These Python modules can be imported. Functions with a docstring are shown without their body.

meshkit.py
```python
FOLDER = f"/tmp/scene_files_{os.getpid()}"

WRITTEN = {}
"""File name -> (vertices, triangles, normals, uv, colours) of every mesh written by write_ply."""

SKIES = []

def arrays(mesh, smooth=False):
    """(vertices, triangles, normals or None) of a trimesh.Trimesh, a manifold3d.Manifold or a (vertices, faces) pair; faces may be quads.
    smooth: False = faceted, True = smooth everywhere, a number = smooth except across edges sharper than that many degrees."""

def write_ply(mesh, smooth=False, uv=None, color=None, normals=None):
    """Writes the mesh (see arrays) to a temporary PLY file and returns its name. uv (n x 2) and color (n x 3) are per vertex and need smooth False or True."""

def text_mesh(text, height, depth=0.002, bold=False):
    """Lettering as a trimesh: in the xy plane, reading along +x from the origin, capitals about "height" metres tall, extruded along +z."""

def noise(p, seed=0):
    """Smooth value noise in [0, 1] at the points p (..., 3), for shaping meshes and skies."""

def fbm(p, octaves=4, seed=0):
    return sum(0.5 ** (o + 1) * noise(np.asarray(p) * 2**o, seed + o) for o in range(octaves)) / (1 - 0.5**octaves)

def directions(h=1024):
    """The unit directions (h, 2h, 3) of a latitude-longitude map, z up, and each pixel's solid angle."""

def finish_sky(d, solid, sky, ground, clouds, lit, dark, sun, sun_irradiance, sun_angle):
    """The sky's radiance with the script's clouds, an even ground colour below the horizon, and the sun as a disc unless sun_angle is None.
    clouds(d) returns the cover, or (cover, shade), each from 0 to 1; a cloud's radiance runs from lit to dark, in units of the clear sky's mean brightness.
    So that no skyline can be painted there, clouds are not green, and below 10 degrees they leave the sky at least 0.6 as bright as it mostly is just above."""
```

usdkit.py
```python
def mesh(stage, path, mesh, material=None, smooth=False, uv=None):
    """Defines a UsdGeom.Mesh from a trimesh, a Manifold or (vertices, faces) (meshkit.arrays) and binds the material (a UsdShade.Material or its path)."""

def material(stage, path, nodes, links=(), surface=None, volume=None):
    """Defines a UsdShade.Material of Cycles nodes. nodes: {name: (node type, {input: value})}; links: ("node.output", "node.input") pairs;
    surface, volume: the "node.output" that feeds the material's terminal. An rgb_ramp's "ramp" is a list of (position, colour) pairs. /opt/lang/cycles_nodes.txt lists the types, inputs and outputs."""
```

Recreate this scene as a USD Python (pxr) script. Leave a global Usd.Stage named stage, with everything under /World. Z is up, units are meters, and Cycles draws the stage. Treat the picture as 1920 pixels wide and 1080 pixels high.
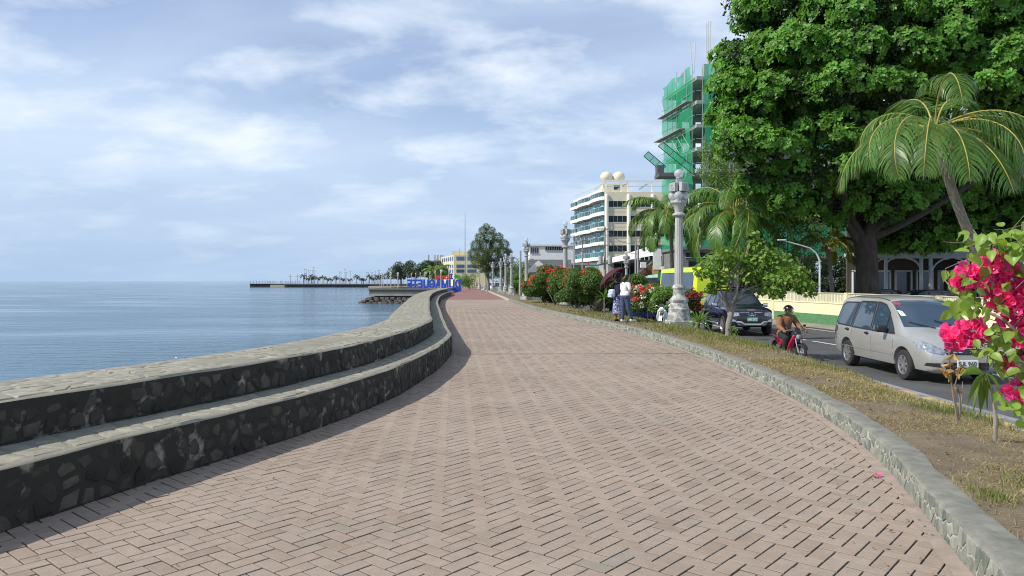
import math, random
import numpy as np, trimesh, usdkit, meshkit
import manifold3d as m3
from scipy.interpolate import PchipInterpolator, CubicSpline
from scipy.spatial import Voronoi
from shapely.geometry import Polygon, box as sbox, Point
from pxr import Usd, UsdGeom, UsdShade, UsdLux, Sdf, Gf, Vt

stage = Usd.Stage.CreateInMemory()
UsdGeom.SetStageUpAxis(stage, UsdGeom.Tokens.z)
UsdGeom.Xform.Define(stage, '/World')
PI = math.pi
F, HZ, EYE = 1400.0, 527.0, 1.65        # focal length and horizon row in photo pixels, eye height
# ---------------------------------------------------------------- camera
cam = UsdGeom.Camera.Define(stage, '/World/camera')
cam.CreateHorizontalApertureAttr(36.0)
cam.CreateVerticalApertureAttr(36.0 * 9 / 16)
cam.CreateFocalLengthAttr(36.0 * F / 1920)
cam.CreateVerticalApertureOffsetAttr(-(540 - HZ) / 1920 * 36.0)
cam.CreateClippingRangeAttr(Gf.Vec2f(0.05, 60000))
cam.CreateExposureAttr(0.12)
cam.AddTransformOp().Set(Gf.Matrix4d(1, 0, 0, 0, 0, 0, 1, 0, 0, -1, 0, 0, 0, 0, EYE, 1))
# ---------------------------------------------------------------- sun and sky
SUN = np.array([-0.93, -0.30, 0.86]); SUN /= np.linalg.norm(SUN)
SUN_EL, SUN_ROT = math.asin(SUN[2]), math.atan2(SUN[0], SUN[1])
sun = UsdLux.DistantLight.Define(stage, '/World/sun')
sun.CreateNormalizeAttr(True); sun.CreateIntensityAttr(1.2); sun.CreateAngleAttr(0.53)
sun.CreateColorAttr(Gf.Vec3f(1.0, 0.945, 0.85))
_z = Gf.Vec3d(*map(float, SUN)); _x = Gf.Cross(Gf.Vec3d(0, 0, 1), _z).GetNormalized(); _y = Gf.Cross(_z, _x)
sun.AddTransformOp().Set(Gf.Matrix4d(*_x, 0, *_y, 0, *_z, 0, 0, 0, 0, 1))
SKY_STRENGTH = 0.105
usdkit.material(stage, '/World/Looks/sky', {
    'tc': ('texture_coordinate', {}),
    'sky': ('sky_texture', {'sky_type': 'single_scattering', 'sun_disc': False, 'sun_elevation': SUN_EL, 'sun_rotation': SUN_ROT, 'altitude': 10.0, 'air_density': 1.0, 'aerosol_density': 0.5, 'ozone_density': 3.0}),
    'sx': ('separate_xyz', {}), 'za': ('math', {'math_type': 'maximum', 'value2': 0.0}), 'zb': ('math', {'math_type': 'add', 'value2': 0.24}),
    'dx': ('math', {'math_type': 'divide'}), 'dy': ('math', {'math_type': 'divide'}), 'uv': ('combine_xyz', {'z': 0.37}),
    'mveil': ('mapping', {'scale': (0.55, 1.0, 1.0), 'location': (5.2, 1.9, 0.0), 'rotation': (0, 0, 0.35)}),
    'veil': ('noise_texture', {'scale': 0.9, 'detail': 7.0, 'roughness': 0.5, 'distortion': 0.25}),
    'rveil': ('rgb_ramp', {'ramp': [(0.0, (0.12,) * 3), (0.34, (0.24,) * 3), (0.54, (0.84,) * 3), (1.0, (.97,) * 3)]}),
    'hz': ('map_range', {'from_min': 0.0, 'from_max': 0.30, 'to_min': 1.0, 'to_max': 0.0, 'clamp': True}), 'tint': ('mix', {'mix_type': 'multiply', 'fac': 1.0, 'color2': (1.0, 1.05, 1.18)}), 'c0': ('mix', {'color2': (3.65, 5.15, 7.2)}), 'hz2': ('map_range', {'from_min': 0.0, 'from_max': 0.16, 'to_min': .85, 'to_max': 0.0, 'clamp': True}), 'c4': ('mix', {'color2': (3.75, 5.2, 7.2)}),
    'mpuff': ('mapping', {'scale': (1.0, 1.25, 1.0), 'location': (7.1, .6, 0.0)}),
    'puff': ('noise_texture', {'scale': 2.5, 'detail': 10.0, 'roughness': 0.56, 'distortion': 0.15}),
    'rpuff': ('rgb_ramp', {'ramp': [(0.0, (0,) * 3), (0.48, (0,) * 3), (0.70, (0.8,) * 3), (1.0, (.9,) * 3)]}),
    'mgrey': ('mapping', {'scale': (1.0, 1.7, 1.0), 'location': (1.2, 7.7, 0.0)}),
    'grey': ('noise_texture', {'scale': 1.7, 'detail': 8.0, 'roughness': 0.55}),
    'rgrey': ('rgb_ramp', {'ramp': [(0.0, (0,) * 3), (0.60, (0,) * 3), (0.76, (0.38,) * 3), (1.0, (0.45,) * 3)]}),
    'c1': ('mix', {'mix_type': 'mix', 'color2': (6.1, 7.3, 9.1)}),
    'c2': ('mix', {'mix_type': 'mix', 'color2': (8.3, 9.0, 9.9)}),
    'c3': ('mix', {'mix_type': 'mix', 'color2': (3.1, 4.2, 5.7)}),
    'bg': ('background_shader', {'strength': SKY_STRENGTH}),
}, [('tc.generated', 'sx.vector'), ('sx.z', 'za.value1'), ('za.value', 'zb.value1'), ('sx.x', 'dx.value1'), ('zb.value', 'dx.value2'), ('sx.y', 'dy.value1'), ('zb.value', 'dy.value2'),
    ('dx.value', 'uv.x'), ('dy.value', 'uv.y'), ('uv.vector', 'mveil.vector'), ('mveil.vector', 'veil.vector'), ('veil.fac', 'rveil.fac'),
    ('uv.vector', 'mpuff.vector'), ('mpuff.vector', 'puff.vector'), ('puff.fac', 'rpuff.fac'), ('uv.vector', 'mgrey.vector'), ('mgrey.vector', 'grey.vector'), ('grey.fac', 'rgrey.fac'),
    ('sky.color', 'tint.color1'), ('tint.color', 'c0.color1'), ('c0.color', 'c1.color1'), ('sx.z', 'hz.value'), ('hz.result', 'c0.fac'), ('rveil.color', 'c1.fac'), ('c1.color', 'c2.color1'), ('rpuff.color', 'c2.fac'), ('c2.color', 'c3.color1'), ('rgrey.color', 'c3.fac'), ('c3.color', 'c4.color1'), ('sx.z', 'hz2.value'), ('hz2.result', 'c4.fac'), ('c4.color', 'bg.color')], surface='bg.background')
dome = UsdLux.DomeLight.Define(stage, '/World/sky')
UsdShade.MaterialBindingAPI.Apply(dome.GetPrim()).Bind(UsdShade.Material.Get(stage, '/World/Looks/sky'))
dome.GetPrim().SetCustomDataByKey('kind', 'structure')

# ---------------------------------------------------------------- helpers
def pg(px, py, z=0.0):                    # a point on the level z seen at photo pixel (px, py)
    Y = F * (EYE - z) / (py - HZ); return np.array([(px - 960) / F * Y, Y, z])
def pd(px, py, Y):                        # a point at distance Y
    return np.array([(px - 960) / F * Y, Y, EYE - (py - HZ) / F * Y])

class MB:
    """collects vertices and triangles of one part, with a random value per piece"""
    def __init__(s): s.v, s.f, s.r, s.n = [], [], [], 0
    def add(s, v, f, r=None):
        v, f = np.asarray(v, float), np.asarray(f, int)
        if len(f) == 0: return s
        if f.shape[1] == 4: f = np.vstack([f[:, [0, 1, 2]], f[:, [0, 2, 3]]])
        s.v.append(v); s.f.append(f + s.n); s.n += len(v)
        s.r.append(np.full(len(v), random.random() if r is None else r) if np.ndim(r) == 0 else np.asarray(r, float)); return s
    def tm(s, m, r=None): return s.add(m.vertices, m.faces, r)
    def mf(s, m, r=None):
        q = m.to_mesh(); return s.add(q.vert_properties[:, :3], q.tri_verts, r)
    def box(s, c, size, rz=0.0, bev=0.0, R=None, r=None):
        a = np.array(size) / 2.0
        if bev > 0:
            b = min(bev, a.min() * 0.9); pts = []
            for k in range(3):
                for sg in np.ndindex(2, 2, 2):
                    q = (np.array(sg) * 2 - 1) * (a - b); q[k] = (sg[k] * 2 - 1) * a[k]; pts.append(q)
            h = trimesh.convex.convex_hull(np.array(pts)); v, f = np.array(h.vertices), np.array(h.faces)
        else:
            v = np.array([[x, y, z] for x in (-1, 1) for y in (-1, 1) for z in (-1, 1)]) * a
            f = np.array([[0, 1, 3, 2], [4, 6, 7, 5], [0, 4, 5, 1], [2, 3, 7, 6], [0, 2, 6, 4], [1, 5, 7, 3]])
        if R is not None: v = v @ np.asarray(R).T
        if rz: v = v @ rotz(rz).T
        return s.add(v + np.array(c), f, r)
    def tube(s, pts, rad, n=8, cap=True, r=None):
        P = np.asarray(pts, float); k = len(P); rad = np.broadcast_to(np.asarray(rad, float), (k,))
        T = np.gradient(P, axis=0) if k > 2 else np.repeat((P[1:] - P[:1]), 2, 0)
        T = T / np.maximum(np.linalg.norm(T, axis=1, keepdims=True), 1e-12)
        u = np.cross(T[0], [0, 0, 1.0] if abs(T[0][2]) < 0.9 else [1.0, 0, 0]); u /= np.linalg.norm(u)
        V = []
        a = np.arange(n) * 2 * PI / n
        for i in range(k):
            u = u - T[i] * (u @ T[i]); u /= max(np.linalg.norm(u), 1e-12); w = np.cross(T[i], u)
            V.append(P[i] + rad[i] * (np.cos(a)[:, None] * u + np.sin(a)[:, None] * w))
        V = np.vstack(V); f = []
        for i in range(k - 1):
            for j in range(n):
                q = (j + 1) % n; f.append([i * n + j, i * n + q, (i + 1) * n + q, (i + 1) * n + j])
        f = np.array(f); f = np.vstack([f[:, [0, 1, 2]], f[:, [0, 2, 3]]])
        if cap:
            V = np.vstack([V, P[0], P[-1]]); c0, c1 = k * n, k * n + 1
            f = np.vstack([f, [[c0, (j + 1) % n, j] for j in range(n)], [[c1, (k - 1) * n + j, (k - 1) * n + (j + 1) % n] for j in range(n)]])
        return s.add(V, f, r)
    def lathe(s, prof, c=(0, 0, 0), n=24, R=None, r=None, flute=0.0, nf=0):
        P = np.asarray(prof, float); k = len(P); a = np.arange(n) * 2 * PI / n
        V = np.array([[p[0] * np.cos(t), p[0] * np.sin(t), p[1]] for p in P for t in a])
        f = np.array([[i * n + j, i * n + (j + 1) % n, (i + 1) * n + (j + 1) % n, (i + 1) * n + j] for i in range(k - 1) for j in range(n)])
        if R is not None: V = V @ np.asarray(R).T
        return s.add(V + np.array(c), f, r)
    def prism(s, poly, z0, z1, R=None, c=(0, 0, 0), r=None):
        if not isinstance(poly, Polygon): poly = Polygon(poly)
        m = trimesh.creation.extrude_polygon(poly, z1 - z0, engine='earcut'); v = np.array(m.vertices) + [0, 0, z0]
        if R is not None: v = v @ np.asarray(R).T
        return s.add(v + np.array(c), m.faces, r)
    def sphere(s, c, rad, sub=2, r=None):
        m = trimesh.creation.icosphere(sub, 1.0); return s.add(np.array(m.vertices) * np.asarray(rad) + np.array(c), m.faces, r)
    def grid(s, P, r=None, flip=False):
        a, b = P.shape[:2]; i = np.arange(a * b).reshape(a, b)
        f = np.stack([i[:-1, :-1], i[1:, :-1], i[1:, 1:], i[:-1, 1:]], -1).reshape(-1, 4)
        return s.add(P.reshape(-1, 3), f[:, ::-1] if flip else f, r)
    def arrays(s): return np.vstack(s.v), np.vstack(s.f), np.concatenate(s.r)

def rotz(a): c, s = math.cos(a), math.sin(a); return np.array([[c, -s, 0], [s, c, 0], [0, 0, 1.0]])
def rotx(a): c, s = math.cos(a), math.sin(a); return np.array([[1.0, 0, 0], [0, c, -s], [0, s, c]])
def roty(a): c, s = math.cos(a), math.sin(a); return np.array([[c, 0, s], [0, 1.0, 0], [-s, 0, c]])

USED = {}
def numbered(path):
    k = USED.get(path, -1) + 1; USED[path] = k
    return path if k == 0 else f'{path}_{k:03d}'
def keys(p, label=None, cat=None, group=None, kind=None):
    for k, v in (('label', label), ('category', cat), ('group', group), ('kind', kind)):
        if v: p.SetCustomDataByKey(k, v)
    return p
def thing(name, label, cat, loc=(0, 0, 0), rz=0.0, group=None, kind=None, scale=None):
    x = UsdGeom.Xform.Define(stage, numbered('/World/' + name))
    x.AddTranslateOp().Set(Gf.Vec3d(*map(float, loc)))
    if rz: x.AddRotateZOp().Set(math.degrees(rz))
    if scale is not None: x.AddScaleOp().Set(Gf.Vec3f(*map(float, np.broadcast_to(scale, 3))))
    return keys(x.GetPrim(), label, cat, group, kind)
def copy(proto, name, label, cat, loc, rz=0.0, group=None, scale=None):
    p = thing(name, label, cat, loc, rz, group, scale=scale)
    p.GetReferences().AddInternalReference(proto.GetPath()); p.SetInstanceable(True)
    return p
def proto(name):
    return stage.CreateClassPrim(numbered("/World/Looks/" + name))
def obj(name, mb, mat, parent=None, smooth=False, label=None, cat=None, group=None, kind=None):
    base = (str(parent.GetPath()) if parent is not None else '/World') + '/' + name
    path = numbered(base)
    v, f, r = mb.arrays() if isinstance(mb, MB) else (np.asarray(mb.vertices), np.asarray(mb.faces), np.zeros(len(mb.vertices)))
    if smooth is not False and smooth is not True:
        # split at sharp edges, keeping the per piece values
        tmp = trimesh.Trimesh(v, f, process=False)
        sm = trimesh.Trimesh(*split_sharp(v, f, smooth), process=False)
        v2, f2, idx = SPLIT
        v, f, r = v2, f2, r[idx]
        m = usdkit.mesh(stage, path, (v, f), M(mat), smooth=True)
    else:
        m = usdkit.mesh(stage, path, (v, f), M(mat), smooth=smooth)
    if mat in USES_RND:
        UsdGeom.PrimvarsAPI(m).CreatePrimvar('rnd', Sdf.ValueTypeNames.FloatArray, 'vertex').Set(Vt.FloatArray.FromNumpy(r.astype(np.float32)))
    return keys(m.GetPrim(), label, cat, group, kind)
SPLIT = None
def split_sharp(v, f, deg):
    """duplicates vertices so that triangles which meet at a sharp angle do not share them"""
    global SPLIT
    vm, inv = np.unique(np.round(v, 6), axis=0, return_inverse=True); inv = inv.ravel()
    fm = inv[f]
    n = np.cross(v[f[:, 1]] - v[f[:, 0]], v[f[:, 2]] - v[f[:, 0]]); n /= np.maximum(np.linalg.norm(n, axis=1, keepdims=True), 1e-15)
    e = np.sort(np.vstack([fm[:, [0, 1]], fm[:, [1, 2]], fm[:, [2, 0]]]), 1); t = np.tile(np.arange(len(f)), 3)
    key = e[:, 0].astype(np.int64) * (len(vm) + 1) + e[:, 1]; o = np.argsort(key, kind='stable'); k, t = key[o], t[o]
    same = np.nonzero(k[1:] == k[:-1])[0]
    a, b = t[same], t[same + 1]
    ok = (n[a] * n[b]).sum(1) > math.cos(math.radians(deg)); a, b, ee = a[ok], b[ok], e[o][same][ok]
    # corner union-find through sparse connected components: corners of a and b at both ends of the shared edge
    from scipy.sparse import coo_matrix
    from scipy.sparse.csgraph import connected_components
    def corner(tri, vert): return tri * 3 + np.argmax(fm[tri] == vert[:, None], 1)
    I = np.concatenate([corner(a, ee[:, 0]), corner(a, ee[:, 1])]); J = np.concatenate([corner(b, ee[:, 0]), corner(b, ee[:, 1])])
    nc = len(f) * 3
    _, lab = connected_components(coo_matrix((np.ones(len(I)), (I, J)), (nc, nc)), directed=False)
    u, first, back = np.unique(lab, return_index=True, return_inverse=True)
    idx = f.ravel()[first]
    SPLIT = (v[idx], back.ravel().reshape(-1, 3), idx)
    return SPLIT[0], SPLIT[1]

# ---------------------------------------------------------------- materials
MADE, USES_RND, DEFS = {}, set(), {}
def M(name):
    if name not in MADE: MADE[name] = DEFS[name]('/World/Looks/' + name)
    return MADE[name]
def mdef(name, col, rough=0.6, metal=0.0, spec=0.5, var=0.0, scale=4.0, bump=0.0, bscale=30.0, tint=0.0, coat=0.0, transl=0.0, col2=None, stretch=(1, 1, 1), detail=5.0, emit=0.0, tr=0.0, ior=1.5, sheen=0.0, rampw=(0.3, 0.7), tmul=(1.7, 1.5, 0.7)):
    """a procedural principled material: var/col2 by noise in object space, tint per piece (primvar rnd)"""
    if tint: USES_RND.add(name)
    def build(path):
        col_ = np.array(col, float)
        nodes = {'p': ('principled_bsdf', {'base_color': tuple(col_), 'roughness': rough, 'metallic': metal, 'specular_ior_level': spec, 'coat_weight': coat, 'transmission_weight': tr, 'ior': ior, 'sheen_weight': sheen})}
        links, out = [], None
        if var or col2 is not None or bump: nodes['tc'] = ('geometry', {}); nodes['mp'] = ('mapping', {'scale': stretch}); links.append(('tc.position', 'mp.vector'))
        if var or col2 is not None:
            c2 = np.array(col2, float) if col2 is not None else col_ * (1 + var)
            c1 = col_ if col2 is not None else col_ * (1 - var)
            nodes['n'] = ('noise_texture', {'scale': scale, 'detail': detail, 'roughness': 0.62})
            nodes['rp'] = ('rgb_ramp', {'ramp': [(0.0, tuple(c1)), (rampw[0], tuple(c1)), (rampw[1], tuple(c2)), (1.0, tuple(c2))]})
            links += [('mp.vector', 'n.vector'), ('n.fac', 'rp.fac')]; out = 'rp.color'
        if tint:
            nodes['at'] = ('attribute', {'attribute': 'rnd'})
            nodes['mr'] = ('map_range', {'from_min': 0.0, 'from_max': 1.0, 'to_min': 1 - tint, 'to_max': 1 + tint})
            nodes['hs'] = ('hsv', {'color': tuple(col_)})
            nodes['mh'] = ('map_range', {'from_min': 0.0, 'from_max': 1.0, 'to_min': 0.5 - 0.03 * tint, 'to_max': 0.5 + 0.03 * tint})
            links += [('at.fac', 'mr.value'), ('mr.result', 'hs.value'), ('at.fac', 'mh.value'), ('mh.result', 'hs.hue')]
            if out: links.append((out, 'hs.color'))
            out = 'hs.color'
        if out: links.append((out, 'p.base_color'))
        if bump:
            nodes['bn'] = ('noise_texture', {'scale': bscale, 'detail': 6.0, 'roughness': 0.65}); nodes['b'] = ('bump', {'strength': 1.0, 'distance': bump})
            links += [('mp.vector', 'bn.vector'), ('bn.fac', 'b.height'), ('b.normal', 'p.normal')]
        if emit: nodes['p'][1]['emission_color'] = tuple(col_); nodes['p'][1]['emission_strength'] = emit
        surf = 'p.BSDF'
        if transl:
            nodes['t'] = ('translucent_bsdf', {'color': tuple(np.minimum(col_ * np.array([1.5, 1.35, 0.6]), 1))}); nodes['m'] = ('mix_closure', {'fac': transl})
            links += [('p.BSDF', 'm.closure1'), ('t.BSDF', 'm.closure2')]; surf = 'm.closure'
            if out:
                nodes['tb'] = ('mix', {'mix_type': 'multiply', 'fac': 1.0, 'color2': tmul}); links += [(out, 'tb.color1'), ('tb.color', 't.color')]
        return usdkit.material(stage, path, nodes, links, surface=surf)
    DEFS[name] = build
def pane(name, tint=(0.85, 0.9, 0.9), rough=0.02, solid=None):
    """window glass: transparent mixed with a glossy reflection by fresnel"""
    def build(path):
        return usdkit.material(stage, path, {'t': ('transparent_bsdf', {'color': tint}), 'g': ('glossy_bsdf', {'color': (1, 1, 1), 'roughness': rough}), 'f': ('fresnel', {'IOR': 1.6}), 'm': ('mix_closure', {})},
                               [('f.fac', 'm.fac'), ('t.BSDF', 'm.closure1'), ('g.BSDF', 'm.closure2')], surface='m.closure')
    DEFS[name] = build
# ================================================================ curves of the place (plan)
random.seed(7); rng = np.random.default_rng(11)
class Curve:
    def __init__(s, pts, n=1600):
        P = np.array(pts, float); t = np.concatenate([[0], np.cumsum(np.linalg.norm(np.diff(P, axis=0), axis=1))])
        c = PchipInterpolator(t, P); u = np.linspace(0, t[-1], n); Q = c(u)
        from scipy.ndimage import gaussian_filter1d
        Q = gaussian_filter1d(Q, 6, axis=0, mode='nearest')
        s.s = np.concatenate([[0], np.cumsum(np.linalg.norm(np.diff(Q, axis=0), axis=1))]); s.p = Q
        T = np.gradient(Q, axis=0); T /= np.linalg.norm(T, axis=1, keepdims=True); s.t = T; s.L = s.s[-1]
    def at(s, x):
        x = np.asarray(x, float); return np.stack([np.interp(x, s.s, s.p[:, k]) for k in (0, 1)], -1)
    def left(s, x):                                     # unit normal to the left of the direction of travel
        x = np.asarray(x, float); t = np.stack([np.interp(x, s.s, s.t[:, k]) for k in (0, 1)], -1); t /= np.linalg.norm(t, axis=-1, keepdims=True)
        return np.stack([-t[..., 1], t[..., 0]], -1)
    def s_at_y(s, y): return np.interp(y, s.p[:, 1], s.s)
    def x_at_y(s, y): return np.interp(y, s.p[:, 1], s.p[:, 0])
BENCH = Curve([(-6.2, -2.0), (-5.2, 0.6), (-4.3, 2.6), (-3.8, 3.7), (-3.35, 4.88), (-3.02, 5.95), (-2.62, 7.0), (-2.29, 7.9), (-2.03, 8.88), (-1.86, 9.62), (-1.66, 10.6), (-1.49, 12.3), (-1.36, 14.6), (-1.36, 16.6), (-1.66, 19.4), (-2.23, 24.4), (-3.08, 32.2), (-3.95, 40), (-4.8, 48.8), (-5.9, 62), (-6.6, 74), (-7.0, 86), (-7.6, 92), (-9.2, 96.5)])
KERB = Curve([(1.9, -2.0), (1.95, 0.5), (2.1, 2.3), (2.42, 3.6), (2.58, 4.25), (2.70, 4.6), (2.87, 5.16), (3.13, 5.95), (3.37, 6.73), (3.6, 7.88), (3.77, 8.95), (3.97, 10.74), (4.06, 12.3), (4.12, 15.6), (4.10, 18), (3.84, 22.4), (3.18, 27.8), (1.65, 38.5), (0, 57.75), (-1.1, 75), (-2.2, 92), (-4.0, 120), (-7.5, 160), (-20, 230)])
ROADE = Curve([(7.25, -8), (7.25, 8), (7.25, 18), (7.12, 24), (6.6, 30), (5.4, 40), (3.7, 58), (1.7, 92), (-.1, 124), (-3.6, 160), (-16, 230)])
FAR = Curve([(17.6, -8), (17.2, 8), (16.6, 18), (15.5, 34), (13.9, 43.5), (12.6, 52), (10.5, 66), (8.6, 92), (7.0, 124), (4.0, 160), (-8, 230)])   # wall line beyond the road
ZR, ZC, ZK, ZW = -0.48, -0.32, 0.20, -1.15              # road, road kerb, planter kerb, water
def curve_x(C, y): return C.x_at_y(y)

# ---------------------------------------------------------------- materials of the ground
def paver_mat(path):
    n = {'g': ('geometry', {}), 'at': ('attribute', {'attribute': 'rnd'}),
         'ramp': ('rgb_ramp', {'ramp': [(0.0, (.285, .220, .174)), (.22, (.325, .256, .205)), (.5, (.352, .281, .227)), (.72, (.335, .274, .224)), (.84, (.322, .270, .221)), (.90, (.285, .258, .211)), (1.0, (.085, .066, .052))]}),
         'n1': ('noise_texture', {'scale': 0.45, 'detail': 8.0, 'roughness': 0.66}), 'r1': ('rgb_ramp', {'ramp': [(0.0, (.70, .69, .66)), (.36, (.86, .85, .83)), (.56, (1.0, .99, .98)), (1.0, (1.10, 1.08, 1.06))]}),
         'n2': ('noise_texture', {'scale': 140.0, 'detail': 3.0, 'roughness': 0.7}), 'r2': ('rgb_ramp', {'ramp': [(0.0, (.62, .60, .58)), (.40, (.86, .85, .85)), (.55, (1.0, 1.0, 1.0)), (1.0, (1.18, 1.17, 1.15))]}),
         'n3': ('noise_texture', {'scale': 11.0, 'detail': 5.0, 'roughness': 0.7}), 'r3': ('rgb_ramp', {'ramp': [(0.0, (.80, .80, .78)), (.42, (.93, .93, .92)), (.58, (1.03, 1.03, 1.03)), (1.0, (1.07, 1.05, 1.04))]}),
         'm1': ('mix', {'mix_type': 'multiply', 'fac': 1.0}), 'm2': ('mix', {'mix_type': 'multiply', 'fac': 0.9}), 'm3': ('mix', {'mix_type': 'multiply', 'fac': 0.9}),
         'b': ('bump', {'strength': 0.8, 'distance': 0.0035}), 'p': ('principled_bsdf', {'roughness': 0.85, 'specular_ior_level': 0.3})}
    l = [('at.fac', 'ramp.fac'), ('g.position', 'n1.vector'), ('g.position', 'n2.vector'), ('g.position', 'n3.vector'), ('n1.fac', 'r1.fac'), ('n2.fac', 'r2.fac'), ('n3.fac', 'r3.fac'),
         ('ramp.color', 'm1.color1'), ('r1.color', 'm1.color2'), ('m1.color', 'm2.color1'), ('r2.color', 'm2.color2'), ('m2.color', 'm3.color1'), ('r3.color', 'm3.color2'), ('m3.color', 'p.base_color'), ('n2.fac', 'b.height'), ('b.normal', 'p.normal')]
    return usdkit.material(stage, path, n, l, surface='p.BSDF')
DEFS['paver'] = paver_mat; USES_RND.add('paver')
mdef('joint_sand', (.095, .075, .062), 0.95, var=.25, scale=14)
mdef('far_paving', (.31, .235, .212), 0.9, col2=(.37, .285, .257), scale=1.3, bump=.002, bscale=60)
mdef('red_paving', (.26, .135, .115), 0.9, col2=(.33, .19, .165), scale=2.0, bump=.002, bscale=60)
mdef('mortar_pale', (.36, .29, .24), 0.9, col2=(.24, .19, .155), scale=7, detail=9, bump=.004, bscale=50)
mdef('soil', (.115, .085, .055), 0.97, col2=(.205, .16, .10), scale=2.4, bump=.02, bscale=26, detail=8)
mdef('asphalt', (.052, .053, .056), 0.85, col2=(.085, .085, .086), scale=0.8, bump=.004, bscale=110)
mdef('road_paint', (.70, .70, .66), 0.7, col2=(.42, .42, .40), scale=9, rampw=(.35, .8))
mdef('concrete', (.36, .36, .34), 0.9, col2=(.24, .245, .23), scale=2.5, bump=.003, bscale=50)
mdef('strip_grey', (.27, .28, .28), 0.9, col2=(.18, .19, .19), scale=4, bump=.003, bscale=40)
mdef('tile_yellow', (.42, .29, .115), 0.85, var=.2, scale=9, tint=.15)
mdef('tile_dark', (.15, .155, .16), 0.85, var=.2, scale=9, tint=.15)
mdef('dirt', (.20, .175, .14), 0.97, col2=(.31, .28, .23), scale=1.2, bump=.015, bscale=20)
mdef('land', (.13, .125, .10), 0.97, col2=(.2, .19, .15), scale=.2)

# ---------------------------------------------------------------- the water: one sheet to the horizon
def water_mat(path):
    n = {'g': ('geometry', {}), 'm1': ('mapping', {'scale': (.55, 1.5, 1), 'rotation': (0, 0, .12)}), 'm2': ('mapping', {'scale': (1.0, 2.3, 1), 'rotation': (0, 0, -.25)}), 'm3': ('mapping', {'scale': (.05, .11, 1)}),
         'n1': ('noise_texture', {'scale': .9, 'detail': 5.0, 'roughness': .55, 'distortion': .3}), 'n2': ('noise_texture', {'scale': 3.3, 'detail': 4.0, 'roughness': .6}), 'n3': ('noise_texture', {'scale': 1.0, 'detail': 4.0}),
         'r3': ('map_range', {'from_min': .35, 'from_max': .65, 'to_min': .22, 'to_max': 1.0}), 'mu': ('math', {'math_type': 'multiply', 'value2': .30}), 'ad': ('math', {'math_type': 'add'}), 'mm': ('math', {'math_type': 'multiply'}),
         'b': ('bump', {'strength': 1.0, 'distance': .42}), 'p': ('principled_bsdf', {'base_color': (.05, .115, .165), 'roughness': .10, 'ior': 1.33, 'specular_ior_level': .5})}
    l = [('g.position', 'm1.vector'), ('g.position', 'm2.vector'), ('g.position', 'm3.vector'), ('m1.vector', 'n1.vector'), ('m2.vector', 'n2.vector'), ('m3.vector', 'n3.vector'), ('n3.fac', 'r3.value'), ('n2.fac', 'mu.value1'), ('n1.fac', 'ad.value1'), ('mu.value', 'ad.value2'), ('ad.value', 'mm.value1'), ('r3.result', 'mm.value2'), ('mm.value', 'b.height'), ('b.normal', 'p.normal')]
    return usdkit.material(stage, path, n, l, surface='p.BSDF')
DEFS['sea_water'] = water_mat
def sheet(name, ring, z, mat, kind='structure', parent=None, label=None):
    v = []; poly = Polygon(ring)
    vv, ff = trimesh.creation.triangulate_polygon(poly, engine='earcut')
    vv = np.column_stack([vv, np.full(len(vv), z)]); n = np.cross(vv[ff[:, 1]] - vv[ff[:, 0]], vv[ff[:, 2]] - vv[ff[:, 0]])[:, 2]
    ff = np.where((n < 0)[:, None], ff[:, ::-1], ff)
    return obj(name, MB().add(vv, ff, .5), mat, parent, kind=kind, label=label)
sheet('sea', [(-30000, -400), (30000, -400), (30000, 30000), (-30000, 30000)], ZW, 'sea_water')
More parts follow.
